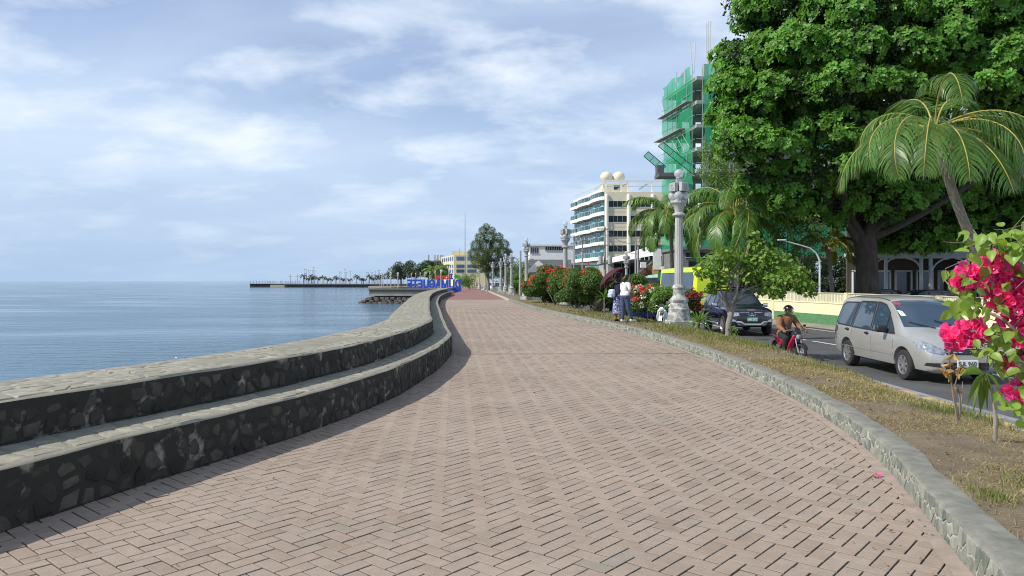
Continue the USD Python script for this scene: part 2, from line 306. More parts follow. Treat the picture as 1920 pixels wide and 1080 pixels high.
# the land behind the shore: down to the sea bed along its edges
def strip_ring(A, ya, B, yb, n=60):
    a = np.linspace(*ya, n); b = np.linspace(*yb, n)
    return [(A.x_at_y(y), y) for y in a] + [(B.x_at_y(y), y) for y in b[::-1]]
land = MB()
ring = [(-6.6, -30)] + [tuple(BENCH.at(s) + BENCH.left(s) * 1.2) for s in np.linspace(BENCH.s_at_y(-1.5), BENCH.s_at_y(93), 60)] + [(-10, 126), (-16, 150), (-30, 215), (-48, 262), (-62, 322), (-62, 900), (900, 900), (900, -30)]
land.prism(Polygon(ring), -3.0, ZR - .012)
obj('ground', land, 'land', kind='structure')

# ---------------------------------------------------------------- the promenade: a bed, pavers laid in herringbone, plain paving farther off
prom = thing('promenade', None, None, kind='structure')
ys = np.linspace(-1.5, 96, 140)
slab = MB(); ringp = [(BENCH.x_at_y(y) - .3, y) for y in ys] + [(-11.5, 98), (-14, 112), (-16, 140), (-26, 180), (-36, 222)] + [(KERB.x_at_y(y) + .12, y) for y in np.linspace(-1.5, 222, 180)[::-1]]
slab.prism(Polygon(ringp).buffer(0), ZR - .02, -.018); obj('bed', slab, 'joint_sand', prom)
w, ang = .11, 3 * PI / 4 + math.radians(4.4)
ca, sa = math.cos(ang), math.sin(ang)
Rm = np.array([[ca, -sa], [sa, ca]]); ORG = np.array([0.0, 8.0])
def paver_box(x0, y0, lx, ly, z, tilt, gap=.0095):
    g = gap / 2; x0 += g; y0 += g; lx -= gap; ly -= gap; c = .0022
    o = np.array([[x0, y0], [x0 + lx, y0], [x0 + lx, y0 + ly], [x0, y0 + ly]]); i = np.array([[x0 + c, y0 + c], [x0 + lx - c, y0 + c], [x0 + lx - c, y0 + ly - c], [x0 + c, y0 + ly - c]])
    q = np.vstack([o, o, i]) @ Rm.T + ORG
    zz = np.concatenate([np.full(4, -.03), np.full(4, z - .0025), np.full(4, z)]); m = q[8:].mean(0)
    zz[4:] += (q[4:] - m) @ tilt
    return np.column_stack([q, zz])
PF = np.array([[8, 9, 10, 11]] + [[4 + i, 4 + (i + 1) % 4, 8 + (i + 1) % 4, 8 + i] for i in range(4)] + [[i, (i + 1) % 4, 4 + (i + 1) % 4, 4 + i] for i in range(4)])
PF = np.vstack([PF[:, [0, 1, 2]], PF[:, [0, 2, 3]]])
YP = 46.0
found = []
for i in range(-62, 275):
    for j in range(-30, 31):
        # lattice a = (1,-1), b = (2,2)
        for (ox, oy, lx, ly) in ((0, 0, 2, 1), (2, 0, 1, 2)):
            x0, y0 = (i + 2 * j + ox) * w, (-i + 2 * j + oy) * w
            cx, cy = Rm @ np.array([x0 + lx * w / 2, y0 + ly * w / 2]) + ORG
            if 1.2 < cy < YP and abs(cx) < 5.2 and abs(cx) < cy * .78 + .3:
                found.append((cx, cy, x0, y0, lx * w, ly * w))
found = [f for f in found if BENCH.x_at_y(f[1]) - .1 < f[0] < KERB.x_at_y(f[1]) + .02]
vis = sorted([f for f in found if f[1] > 4.25 and abs(f[0]) < f[1] * .68 and BENCH.x_at_y(f[1]) + .1 < f[0] < KERB.x_at_y(f[1]) - .12], key=lambda f: f[1])
first = set(id(f) for f in vis[:300])
rest = MB()
for f in found:
    cx, cy, x0, y0, lx, ly = f
    z = rng.normal(0, .0011) + .003 * (meshkit.noise(np.array([cx * .5, cy * .5, 0])) - .5); tilt = rng.normal(0, .006, 2); r = .9 * float(np.clip(rng.beta(2.2, 2.2) + .18 * (meshkit.noise(np.array([cx, cy, 3.0])) - .5), 0, 1))
    r = np.where(np.arange(12) < 4, 1.0, np.where(np.arange(12) < 8, .945, r))
    v = paver_box(x0, y0, lx, ly, z, tilt)
    if id(f) in first: obj('paver', MB().add(v, PF, r), 'paver', prom)
    else: rest.add(v, PF, r)
obj('paver_field', rest, 'paver', prom, kind='stuff')
ring2 = [(BENCH.x_at_y(y) - .02, y) for y in np.linspace(YP, 66, 20)] + [(KERB.x_at_y(y) + .02, y) for y in np.linspace(66, YP, 20)]
def far_mat(c1, c2, c3):
    def b(path):
        n = {'g': ('geometry', {}), 'mp': ('mapping', {'rotation': (0, 0, -ang)}), 'br': ('brick_texture', {'scale': 1.0, 'brick_width': .22, 'row_height': .11, 'mortar_size': .008, 'mortar_smooth': .2, 'color1': c1, 'color2': c2, 'mortar': c3}), 'n': ('noise_texture', {'scale': .5, 'detail': 6.0}), 'r': ('rgb_ramp', {'ramp': [(0, (.78,) * 3), (.4, (.9,) * 3), (.6, (1.03,) * 3), (1, (1.08,) * 3)]}), 'm': ('mix', {'mix_type': 'multiply', 'fac': 1.0}), 'p': ('principled_bsdf', {'roughness': .88, 'specular_ior_level': .3})}
        return usdkit.material(stage, path, n, [('g.position', 'mp.vector'), ('mp.vector', 'br.vector'), ('g.position', 'n.vector'), ('n.fac', 'r.fac'), ('br.color', 'm.color1'), ('r.color', 'm.color2'), ('m.color', 'p.base_color')], surface='p.BSDF')
    return b
DEFS['far_pavers'] = far_mat((.34, .272, .222), (.312, .245, .20), (.19, .15, .12)); DEFS['far_red'] = far_mat((.29, .155, .13), (.25, .125, .105), (.13, .08, .07))
sheet('far_paving', ring2, 0.0, 'far_pavers', None, prom)
ring3 = [(BENCH.x_at_y(y) - .02, y) for y in np.linspace(66.01, 96, 20)] + [(-13.6, 112), (-15.7, 140), (-25.5, 180), (-35.5, 221)] + [(KERB.x_at_y(y) + .02, y) for y in np.linspace(221, 66.01, 60)]
sheet('far_paving', ring3, 0.0, 'far_red', None, prom)
# the pale mortar fillet along the kerb
fil = MB()
ss = np.linspace(KERB.s_at_y(2.5), KERB.s_at_y(60), 400); p, l = KERB.at(ss), KERB.left(ss)
wv = .06 + .07 * meshkit.fbm(np.column_stack([ss * 1.3, ss * 0, ss * 0]), 3)
fil.grid(np.stack([np.column_stack([p + l * wv[:, None], np.full(len(ss), .0045)]), np.column_stack([p - l * .03, np.full(len(ss), .0075)])], 0), flip=True)
obj('mortar_fillet', fil, 'mortar_pale', prom)
# the line across the paving where two lots of pavers meet
lv = MB(); a, b = pg(835, 664), pg(1330, 663); d = b - a
lv.grid(np.array([[a + [0, -.03, .006], b + [0, -.03, .006]], [a + [0, .05, .006], b + [0, .05, .006]]]), flip=True)
obj('joint_strip', lv, 'mortar_pale', prom)

# ---------------------------------------------------------------- road, its kerb, the tiled strip, the verge beyond
yr = np.linspace(-8, 225, 200)
sheet('road', [(ROADE.x_at_y(y), y) for y in yr] + [(FAR.x_at_y(y) - 1.0, y) for y in yr[::-1]], ZR, 'asphalt')
sheet('verge', [(FAR.x_at_y(y) - 2.0 - .25 * math.sin(y * .9), y) for y in yr] + [(FAR.x_at_y(y) + .3, y) for y in yr[::-1]], ZR + .02, 'dirt')
mark = thing('road_markings', None, None, kind='structure')
def line_on(C, dx, y0, y1, wd, z=ZR + .005, mat='road_paint', name='line', n=60):
    yy = np.linspace(y0, y1, n); x = C.x_at_y(yy) + dx
    obj(name, MB().grid(np.stack([np.column_stack([x - wd / 2, yy, yy * 0 + z]), np.column_stack([x + wd / 2, yy, yy * 0 + z])], 0)), mat, mark) if False else obj(name, MB().grid(np.stack([np.column_stack([x + wd / 2, yy, yy * 0 + z]), np.column_stack([x - wd / 2, yy, yy * 0 + z])], 0), flip=True), mat, mark)
line_on(ROADE, .10, -5, 200, .10)
for k in range(24):
    y0 = -3 + k * 6.0
    line_on(ROADE, 3.72, y0, y0 + 5.5, .12, n=8)
line_on(FAR, -2.25, 3, 120, .11)
# the kerb strip beside the road: concrete with a band of yellow and grey tiles
kb = thing('road_kerb', None, None, kind='structure')
yy = np.linspace(-8, 220, 240); xr = ROADE.x_at_y(yy)
prof = [(0.0, ZR - .02), (0.0, ZC - .02), (-.025, ZC), (-.16, ZC), (-.162, ZC - .006), (-.72, ZC - .006), (-.722, ZC), (-1.25, ZC + .004), (-1.25, ZC - .3)]
obj('kerb_concrete', MB().grid(np.stack([np.column_stack([xr + px, yy, yy * 0 + pz]) for px, pz in prof], 0), flip=True), 'strip_grey', kb)
k = 0
for iy in range(60):
    for ix in range(3):
        y0 = 4.0 + iy * .28; x1 = -.165 - ix * .185
        mb = MB().box((ROADE.x_at_y(y0 + .14) + x1 - .0915, y0 + .14, ZC - .003), (.179, .272, .012), bev=.003, r=rng.random())
        obj('tile', mb, 'tile_yellow' if (iy // 2 + (ix == 1) + (iy % 5 == 0)) % 2 == 0 else 'tile_dark', kb)
# ================================================================ stone walls
def mat_stone(path, c=((.030, .030, .027), (.058, .057, .050), (.085, .082, .070)), moss=(.055, .06, .035)):
    n = {'g': ('geometry', {}), 'at': ('attribute', {'attribute': 'rnd'}), 'ra': ('rgb_ramp', {'ramp': [(0, c[0]), (.5, c[1]), (1, c[2])]}),
         'n': ('noise_texture', {'scale': 9.0, 'detail': 9.0, 'roughness': .7}), 'r': ('rgb_ramp', {'ramp': [(0, (.5,) * 3), (.4, (.78,) * 3), (.6, (1.1,) * 3), (1, (1.6, 1.58, 1.5))]}), 'm': ('mix', {'mix_type': 'multiply', 'fac': 1.0}),
         'nl': ('noise_texture', {'scale': 1.6, 'detail': 7.0, 'roughness': .65}), 'rl': ('rgb_ramp', {'ramp': [(0, (0,) * 3), (.52, (0,) * 3), (.66, (.55,) * 3), (1, (.8,) * 3)]}), 'm2': ('mix', {'color2': moss}),
         'b': ('bump', {'strength': 1.0, 'distance': .012}), 'p': ('principled_bsdf', {'roughness': .9, 'specular_ior_level': .3})}
    l = [('at.fac', 'ra.fac'), ('g.position', 'n.vector'), ('g.position', 'nl.vector'), ('n.fac', 'r.fac'), ('nl.fac', 'rl.fac'), ('ra.color', 'm.color1'), ('r.color', 'm.color2'), ('m.color', 'm2.color1'), ('rl.color', 'm2.fac'), ('m2.color', 'p.base_color'), ('n.fac', 'b.height'), ('b.normal', 'p.normal')]
    return usdkit.material(stage, path, n, l, surface='p.BSDF')
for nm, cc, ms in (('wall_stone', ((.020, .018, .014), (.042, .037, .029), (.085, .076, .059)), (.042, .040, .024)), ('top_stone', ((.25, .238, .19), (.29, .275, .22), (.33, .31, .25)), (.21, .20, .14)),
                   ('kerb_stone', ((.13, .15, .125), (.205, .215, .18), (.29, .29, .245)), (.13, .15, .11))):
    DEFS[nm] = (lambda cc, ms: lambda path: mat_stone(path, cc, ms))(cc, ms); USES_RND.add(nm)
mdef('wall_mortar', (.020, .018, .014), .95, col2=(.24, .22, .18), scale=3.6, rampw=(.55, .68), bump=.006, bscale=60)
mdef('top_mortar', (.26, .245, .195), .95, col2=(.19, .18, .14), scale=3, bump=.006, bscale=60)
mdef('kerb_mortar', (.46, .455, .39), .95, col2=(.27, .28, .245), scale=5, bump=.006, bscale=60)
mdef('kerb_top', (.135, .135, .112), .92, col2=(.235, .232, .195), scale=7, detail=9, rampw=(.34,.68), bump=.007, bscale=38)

def voronoi_cells(L, H, step, aspect=1.0, seed=0, jit=.42, skew=0.0):
    r = np.random.default_rng(seed); nx, nz = max(1, round(L / (step / aspect))), max(1, round(H / step)); dx, dz = L / nx, H / nz
    P = np.array([[(i + .5 + (.5 if j % 2 else 0) + r.uniform(-jit, jit)) * dx, (j + .5 + r.uniform(-jit, jit)) * dz] for i in range(nx) for j in range(nz)])
    P[:, 0] = np.mod(P[:, 0], L)
    A = np.vstack([P, P * [-1, 1], P * [1, -1], P * [-1, 1] + [2 * L, 0], P * [1, -1] + [0, 2 * H]])
    V = Voronoi(A); out = []
    for i in range(len(P)):
        reg = V.regions[V.point_region[i]]
        if -1 in reg or len(reg) < 3: continue
        out.append(Polygon(V.vertices[reg]))
    return out
def stone(poly, gap, rise, bevel, r, seed_r):
    """a raised stone over its outline in (s, t), third number the height above the wall face"""
    q = poly.buffer(-gap)
    if q.is_empty or q.geom_type != 'Polygon' or q.area < 4e-4: return None
    q = q.buffer(-bevel * .8).buffer(bevel * .8, quad_segs=2).simplify(bevel * .25)
    if q.is_empty or q.geom_type != 'Polygon' or len(q.exterior.coords) < 4: return None
    q = Polygon([(x + seed_r.normal(0, bevel * .22), y + seed_r.normal(0, bevel * .22)) for x, y in list(q.exterior.coords)[:-1]])
    if not q.is_valid: return None
    o = np.array(q.exterior.coords)[:-1]; c = np.array([q.centroid.x, q.centroid.y])
    if Polygon(o).exterior.is_ccw is False: o = o[::-1]
    k = len(o); sc = np.maximum(0.2, 1 - bevel / np.maximum(np.linalg.norm(o - c, axis=1), 1e-6))[:, None]
    i1 = c + (o - c) * sc; i2 = c + (o - c) * sc * .6
    t = seed_r.normal(0, rise * .6, 2) / max(np.ptp(o[:, 0]), .05)
    z1, z2 = rise * .75 + (i1 - c) @ t + seed_r.normal(0, rise * .08, k), rise * 1.0 + (i2 - c) @ t + seed_r.normal(0, rise * .1, k)
    v = np.vstack([np.column_stack([o, np.full(k, -.012)]), np.column_stack([i1, z1]), np.column_stack([i2, z2]), [[c[0], c[1], rise * 1.05]]])
    a = np.arange(k); b = (a + 1) % k
    f = np.vstack([np.column_stack([a, b, k + b]), np.column_stack([a, k + b, k + a]), np.column_stack([k + a, k + b, 2 * k + b]), np.column_stack([k + a, 2 * k + b, 2 * k + a]), np.column_stack([2 * k + a, 2 * k + b, np.full(k, 3 * k)])])
    return v, f
def lay(parent, name, C, s0, s1, offA, offB, zA, zB, nrm, step, aspect, mat, gap, rise, bevel, seed, singles, jit=.42, flip=False):
    """stones on the strip between (offA, zA) and (offB, zB) along C (off to the left); nrm the outward direction in (off, z)"""
    fA = offA if callable(offA) else (lambda s: offA + 0 * s); fB = offB if callable(offB) else (lambda s: offB + 0 * s)
    sm = np.linspace(s0, s1, 50); H = float(np.mean(np.hypot(fB(sm) - fA(sm), zB - zA))); sr = np.random.default_rng(seed + 5); got = []
    for poly in voronoi_cells(s1 - s0, H, step, aspect, seed, jit):
        st = stone(poly, gap, rise, bevel, None, sr)
        if st is None: continue
        q = st[0]; s, u, h = q[:, 0] + s0, q[:, 1] / H, q[:, 2]
        off = fA(s) + (fB(s) - fA(s)) * u + nrm[0] * h
        v = np.column_stack([C.at(s) + C.left(s) * off[:, None], zA + (zB - zA) * u + nrm[1] * h])
        got.append((v, st[1][:, ::-1] if flip else st[1], sr.random()))
    def key(g):
        m = g[0].mean(0); inview = abs(m[0]) < .70 * m[1] and m[1] > 2 and (EYE - m[2]) / m[1] < .41
        return (0 if inview else 1, m[1])
    got.sort(key=key); rest = MB()
    for i, (v, ff, r) in enumerate(got):
        if i < singles: obj(name, MB().add(v, ff, r), mat, parent, smooth=40)
        else: rest.add(v, ff, r)
    if rest.n: obj(name + '_field', rest, mat, parent, smooth=40, kind='stuff')

wall = thing('sea_wall', 'dark rubble stone sea wall with a stepped bench, winding along the water', 'wall')
sA, sB = BENCH.s_at_y(1.5), BENCH.L
ss = np.linspace(sA, sB, 900); p, l = BENCH.at(ss), BENCH.left(ss)
def wig(a, k): return a * (meshkit.fbm(np.column_stack([ss * 1.7, ss * 0 + k, ss * 0]), 4) - .5)
BW, TW, ZB, ZT = .58, 1.62, .43, .765
def bw(y): return np.interp(y, [3, 6, 12, 16, 30], [.60, .58, .48, .44, .46])
prof = [(0.0, -.05, 0, 0), (0.0, ZB - .02, .02, .01), (.02, ZB, .02, .015), ('b', ZB, .015, .012), ('b', ZB, .015, .012), ('b', ZT - .02, .025, .012), ('b+', ZT, .03, .02), ('m', ZT + .005, 0, .02), ('t', ZT - .005, .03, .02), ('t2', ZT - .04, .03, .02), ('t3', -3.0, .1, 0)]
rows = []
yb = p[:, 1]
for k, (o, z, wo, wz) in enumerate(prof):
    o_ = {'b': bw(yb), 'b+': bw(yb) + .02, 'm': bw(yb) + .5, 't': bw(yb) + 1.04, 't2': bw(yb) + 1.07, 't3': bw(yb) + 1.4}[o] if isinstance(o, str) else o + 0 * yb
    rows.append(np.column_stack([p + l * (o_ + wig(wo, k))[:, None], z + wig(wz * 1.6, k + 20)]))
def seg(a, b): return MB().grid(np.stack(rows[a:b + 1], 0), flip=True)
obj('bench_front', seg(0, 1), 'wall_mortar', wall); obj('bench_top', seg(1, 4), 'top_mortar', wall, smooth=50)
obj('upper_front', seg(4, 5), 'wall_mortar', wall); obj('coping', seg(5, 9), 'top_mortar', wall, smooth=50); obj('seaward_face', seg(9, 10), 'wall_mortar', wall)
cap0 = MB(); r0 = np.array([r[0] for r in rows]); cap0.add(np.vstack([r0, [[r0[0][0] - .6, r0[0][1], -1]]]), [[i, i + 1, len(r0)] for i in range(len(r0) - 1)]); obj('end_face', cap0, 'wall_mortar', wall)
sN = BENCH.s_at_y(60)
bwS = lambda s: bw(BENCH.at(s)[:, 1])
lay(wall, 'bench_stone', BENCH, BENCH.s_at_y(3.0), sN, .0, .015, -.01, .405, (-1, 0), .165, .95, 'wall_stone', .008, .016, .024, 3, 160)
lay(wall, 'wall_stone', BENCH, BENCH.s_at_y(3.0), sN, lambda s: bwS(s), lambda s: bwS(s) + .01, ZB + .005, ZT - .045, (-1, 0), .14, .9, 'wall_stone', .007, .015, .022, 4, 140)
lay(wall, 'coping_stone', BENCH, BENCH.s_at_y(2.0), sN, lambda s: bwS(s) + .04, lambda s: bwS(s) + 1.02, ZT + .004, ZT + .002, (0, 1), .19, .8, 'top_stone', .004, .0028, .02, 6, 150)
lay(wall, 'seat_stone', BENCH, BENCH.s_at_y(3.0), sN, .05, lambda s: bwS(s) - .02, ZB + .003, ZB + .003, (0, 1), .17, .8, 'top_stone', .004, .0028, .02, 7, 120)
# a weep hole at the foot of the bench
hp = pg(459, 855); wh = MB(); sh = BENCH.s_at_y(hp[1]); c = BENCH.at(sh); 
wh.tube([np.append(c - BENCH.left(sh) * .02, .05), np.append(c + BENCH.left(sh) * .05, .05)], [.045, .045], 12)
mdef('black_hole', (.008, .008, .008), .95)
obj('weep_hole', wh, 'black_hole', wall)

# ---------------------------------------------------------------- the low stone kerb of the planting bed
kerb = thing('stone_kerb', 'low kerb of grey slate slabs between the paving and the planting bed', 'kerb')
sa, sb = KERB.s_at_y(.5), KERB.s_at_y(150)
ss = np.linspace(sa, sb, 900); p, l = KERB.at(ss), KERB.left(ss)
kw = lambda y: np.interp(y, [3, 4.2, 4.8, 10, 14], [.34, .27, .22, .21, .22])
rows = [np.column_stack([p + l * o[:, None], z + 0 * ss]) for o, z in (
    (0 * ss, -.03), (-.012 + wig(.01, 1), ZK - .02), (-.03 + wig(.014, 2), ZK + wig(.012, 3)), (-kw(p[:, 1]) * .5, ZK + .004 + wig(.02, 4)), (-kw(p[:, 1]) + wig(.06, 5), ZK - .006), (-kw(p[:, 1]) - .03, ZK - .2))]
def segk(a, b): return MB().grid(np.stack(rows[a:b + 1], 0))
obj('kerb_face', segk(0, 1), 'kerb_mortar', kerb); obj('kerb_cap', segk(1, 5), 'kerb_top', kerb, smooth=60)
lay(kerb, 'slab', KERB, KERB.s_at_y(3.2), KERB.s_at_y(62), .0, -.012, .0, ZK - .012, (1, 0), .10, 1.15, 'kerb_stone', .0045, .005, .007, 9, 260, jit=.5, flip=True)

# ---------------------------------------------------------------- the planting bed: bare soil that falls towards the road
def bed_end(y): return np.interp(y, [8, 10, 14.5, 17], [ZC + .03, ZC + .08, .02, .07])
def bed_z(x, y):
    a, b = KERB.x_at_y(y) + .2, ROADE.x_at_y(y) - .95
    u = np.clip((x - a) / np.maximum(b - a, .1), 0, 1)
    return ZK - .03 + (bed_end(y) - (ZK - .03)) * (u ** 1.6) + .05 * np.sin(u * PI) - np.clip((u - .86) / .14, 0, 1) ** 1.5 * (bed_end(y) - ZC) + .05 * (meshkit.fbm(np.stack([np.asarray(x) * .8, np.asarray(y) * .8, np.asarray(x) * 0.], -1), 4) - .5)
yb_ = np.concatenate([np.arange(.5, 16, .12), np.arange(16, 60, .5), np.arange(60, 190, 3)]); u = np.linspace(0, 1, 26)
X = (KERB.x_at_y(yb_) + .12)[:, None] * (1 - u) + (ROADE.x_at_y(yb_) - .9)[:, None] * u; Y = np.repeat(yb_[:, None], 26, 1)
obj('planting_bed', MB().grid(np.stack([X, Y, bed_z(X, Y)], -1), flip=True), 'soil', smooth=True, kind='structure')
# dry grass: bent blades in tufts
mdef('dry_grass', (.34, .275, .135), .85, tint=.35, transl=.25); mdef('green_grass', (.13, .165, .045), .8, tint=.4, transl=.3)
def blades(P, length, wid, lean, r):
    n = len(P); a = r.uniform(0, 2 * PI, n); d = np.column_stack([np.cos(a), np.sin(a), np.zeros(n)]); s = np.column_stack([-np.sin(a), np.cos(a), np.zeros(n)])
    L = length * r.uniform(.5, 1.3, n); W = wid * r.uniform(.7, 1.3, n); le = np.clip(r.normal(lean, .25, n), 0.05, 1.45)
    up = np.array([0, 0, 1.0])
    mid = P + (d * np.sin(le)[:, None] * .5 + up * np.cos(le)[:, None] * .55) * L[:, None]
    tip = mid + (d * np.sin(np.minimum(le + .5, 1.7))[:, None] + up * np.cos(np.minimum(le + .5, 1.7))[:, None]) * .5 * L[:, None]
    v = np.stack([P - s * W[:, None], P + s * W[:, None], mid - s * W[:, None] * .8, mid + s * W[:, None] * .8, tip], 1).reshape(-1, 3)
    k = np.arange(n)[:, None] * 5; f = np.concatenate([k + [0, 1, 3], k + [0, 3, 2], k + [2, 3, 4]])
    return v, f, np.repeat(r.random(n), 5)
r_ = np.random.default_rng(5)
def bed_points(n, y0, y1, dens):
    y = y0 * (y1 / y0) ** r_.random(n); u = r_.random(n) ** .9; x = KERB.x_at_y(y) + kw(y) * .9 + u * (ROADE.x_at_y(y) - .92 - KERB.x_at_y(y) - kw(y) * .9)
    d = meshkit.fbm(np.stack([x * .9, y * .9, 0 * x + 7], -1), 4)
    k = r_.random(n) < np.clip((d - dens) * 5, .14, 1); x, y = x[k], y[k]
    return np.column_stack([x, y, bed_z(x, y) - .004])
g = MB()
for n, y0, y1, ln, wd in ((80000, 3.2, 9, .095, .0020), (70000, 9, 22, .11, .0036), (22000, 22, 60, .14, .010)):
    g.add(*blades(bed_points(n, y0, y1, .36), ln, wd, 1.38, r_))
obj('dry_grass', g, 'dry_grass', kind='stuff', label='dry straw coloured grass over the planting bed', cat='grass')
g = MB()
tuft = [(pg(1830, 782, .0), .5, 500, .17), (pg(1760, 778, .05), .35, 260, .14), (pg(1690, 905, .17) + [.9, 0, 0], .3, 160, .1), (pg(1870, 945, .15), .14, 160, .07), (pg(1830, 930, .15), .2, 150, .07), (pg(1660, 745, .05), .5, 260, .08), (pg(1420, 660, .0), .9, 900, .12), (pg(1560, 700, .0), .8, 500, .11), (pg(1280, 625, .1), 1.2, 900, .12), (pg(1180, 600, .15), 1.0, 800, .12), (pg(1100, 590, .15), 1.2, 500, .13), (pg(1350, 640, .1), .9, 600, .12)]
for c, s, n, ln in tuft:
    x = r_.normal(c[0], s * .5, n); y = r_.normal(c[1], s * .6 * max(1, c[1] / 12), n); k = (x > KERB.x_at_y(y) + .3) & (x < ROADE.x_at_y(y) - 1.0); x, y = x[k], y[k]
    g.add(*blades(np.column_stack([x, y, bed_z(x, y) - .004]), ln, .0028 * max(1, c[1] / 8), .5, r_))
for n, y0, y1, ln, wd in ((5000, 3.4, 9, .06, .002), (9000, 9, 22, .07, .004), (9000, 20, 60, .12, .010)): g.add(*blades(bed_points(n, y0, y1, .5), ln, wd, .8, r_))
obj('green_grass', g, 'green_grass', kind='stuff', label='short green grass growing in tufts in the planting bed', cat='grass')
# ================================================================ plants
mdef('bark_grey', (.17, .15, .125), .95, col2=(.30, .275, .24), scale=7, bump=.015, bscale=22, stretch=(1, 1, .35))
mdef('bark_dark', (.035, .029, .024), .95, col2=(.085, .07, .058), scale=5, bump=.03, bscale=10, stretch=(1, 1, .3))
mdef('palm_bark', (.20, .175, .145), .95, col2=(.30, .27, .23), scale=3, bump=.02, bscale=9, stretch=(.4, .4, 2.5))
mdef('twig', (.16, .12, .085), .9, col2=(.25, .2, .15), scale=20)
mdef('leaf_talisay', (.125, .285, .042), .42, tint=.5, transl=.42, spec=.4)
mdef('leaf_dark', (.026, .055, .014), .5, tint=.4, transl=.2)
mdef('leaf_bush', (.085, .165, .032), .5, tint=.45, transl=.35)
mdef('leaf_light', (.135, .245, .035), .5, tint=.35, transl=.32)
mdef('leaf_olive', (.085, .140, .038), .6, tint=.4, transl=.25)
mdef('leaf_boug', (.20, .33, .05), .45, tint=.30, transl=.38)
mdef('palm_leaf', (.085, .180, .028), .40, tint=.40, transl=.25)
mdef('palm_leaf_yellow', (.19, .215, .03), .4, tint=.35, transl=.3)
mdef('rachis', (.36, .30, .06), .5, var=.2)
mdef("far_palm_leaf", (.05, .065, .035), .6, tint=.4)
mdef('coconut', (.42, .20, .035), .5, tint=.35)
mdef('spathe', (.34, .22, .09), .8, var=.3, tint=.2)
mdef('flower_red', (.78, .10, .06), .6, tint=.30, transl=.35, tmul=(1.1, 1.05, 1.05))
mdef('flower_dark_red', (.35, .02, .035), .6, tint=.30, transl=.35, tmul=(1.1, 1.05, 1.05))
mdef('flower_white', (.75, .72, .62), .6, tint=.1, transl=.35, tmul=(1.1, 1.05, 1.05))
mdef('bract_pink', (.93, .085, .33), .6, tint=.30, transl=.40, tmul=(1.05, 1.0, 1.1))
mdef('bract_core', (.85, .75, .5), .6)
mdef('litter', (.17, .115, .06), .9, tint=.5)
mdef('dead_leaf', (.42, .26, .085), .8, tint=.3, transl=.3)

def unit(a): return a / np.maximum(np.linalg.norm(a, axis=-1, keepdims=True), 1e-9)
def leaf_mesh(P, D, N, L, W, r, oval=False, fold=.25, droop=.15):
    n = len(P); D = unit(D); S = unit(np.cross(D, N)); U = np.cross(S, D); L = np.broadcast_to(L, (n,))[:, None]; W = np.broadcast_to(W, (n,))[:, None]
    if oval:
        pt = [(0, 0), (.34, .36), (.70, .5), (1, 0), (.70, -.5), (.34, -.36)]
        v = np.stack([P + D * L * a + S * W * b + U * (abs(b) * 2 * fold * W * .5 - droop * a * a * L) for a, b in pt], 1).reshape(-1, 3)
        k = np.arange(n)[:, None] * 6; f = np.concatenate([k + [0, 2, 1], k + [0, 3, 2], k + [0, 4, 3], k + [0, 5, 4]])
        return v, f, np.repeat(r, 6)
    pt = [(0, 0), (.5, .5), (1, 0), (.5, -.5)]
    v = np.stack([P + D * L * a + S * W * b + U * (abs(b) * 2 * fold * W * .5 - droop * a * a * L) for a, b in pt], 1).reshape(-1, 3)
    k = np.arange(n)[:, None] * 4; f = np.concatenate([k + [0, 2, 1], k + [0, 3, 2]])
    return v, f, np.repeat(r, 4)
def heart(c, D, N, L, W, r, curl=.25):
    D = unit(np.asarray(D, float)); S = unit(np.cross(D, N)); U = np.cross(S, D); prof_ = [(0, .0), (.03, .22), (.16, .42), (.34, .5), (.56, .42), (.78, .22), (1.0, 0)]; rows4 = []
    for sg in (-1, -.5, 0, .5, 1):
        rows4.append([c + D * (L * (a - .06 * abs(sg) * (a < .2))) + S * (W * b * sg) + U * (W * (.30 * (abs(sg) * b * 2) ** 1.3 * .5) - curl * L * a * a + .015 * L * math.sin(a * 9 + sg * 3)) for a, b in prof_])
    return MB().grid(np.array(rows4), r)
def rdir(r, n): return unit(r.normal(size=(n, 3)))
def shell(mb, c, rad, n, L, W, r, oval=False, up=.35, inner=.6, low=-.75, clump=None):
    """leaves spread through a clump's outer volume, mostly facing out and up"""
    d = rdir(r, int(n * 1.6)); d = d[d[:, 2] > low][:n]; q = r.uniform(inner, 1.06, len(d)) ** .7
    P = np.array(c) + d * np.array(rad) * q[:, None]
    N = unit(d * .6 + [0, 0, up] + r.normal(0, .45, (len(d), 3))); D = unit(np.cross(N, r.normal(size=(len(d), 3))) + d * .35 - [0, 0, .25])
    mb.add(*leaf_mesh(P, D, N, L * r.uniform(.7, 1.25, len(d)), W * r.uniform(.75, 1.2, len(d)), r.random(len(d)), oval))
def rosettes(mb, c, rad, n, L, W, r, k=7, low=-.6):
    d = rdir(r, int(n * 1.7)); d = d[d[:, 2] > low][:n]; n = len(d)
    P = np.array(c) + d * np.array(rad) * r.uniform(.80, 1.05, n)[:, None]
    A = unit(d * .9 + [-.18, -.12, .28] + r.normal(0, .34, (n, 3))); e1 = unit(np.cross(A, r.normal(size=(n, 3)))); e2 = np.cross(A, e1)
    base = r.random(n)
    for i in range(k):
        a = 2 * PI * i / k + r.normal(0, .25, n); rad_ = e1 * np.cos(a)[:, None] + e2 * np.sin(a)[:, None]; el = r.uniform(.05, .6, n)[:, None]
        mb.add(*leaf_mesh(P + rad_ * .02, rad_ * np.cos(el) + A * np.sin(el), A * np.cos(el) - rad_ * np.sin(el) * .3 + r.normal(0, .15, (n, 3)), L * r.uniform(.65, 1.2, n), W * r.uniform(.8, 1.15, n), np.clip(base * .6 + r.random(n) * .4, 0, 1), True, .18, .18))
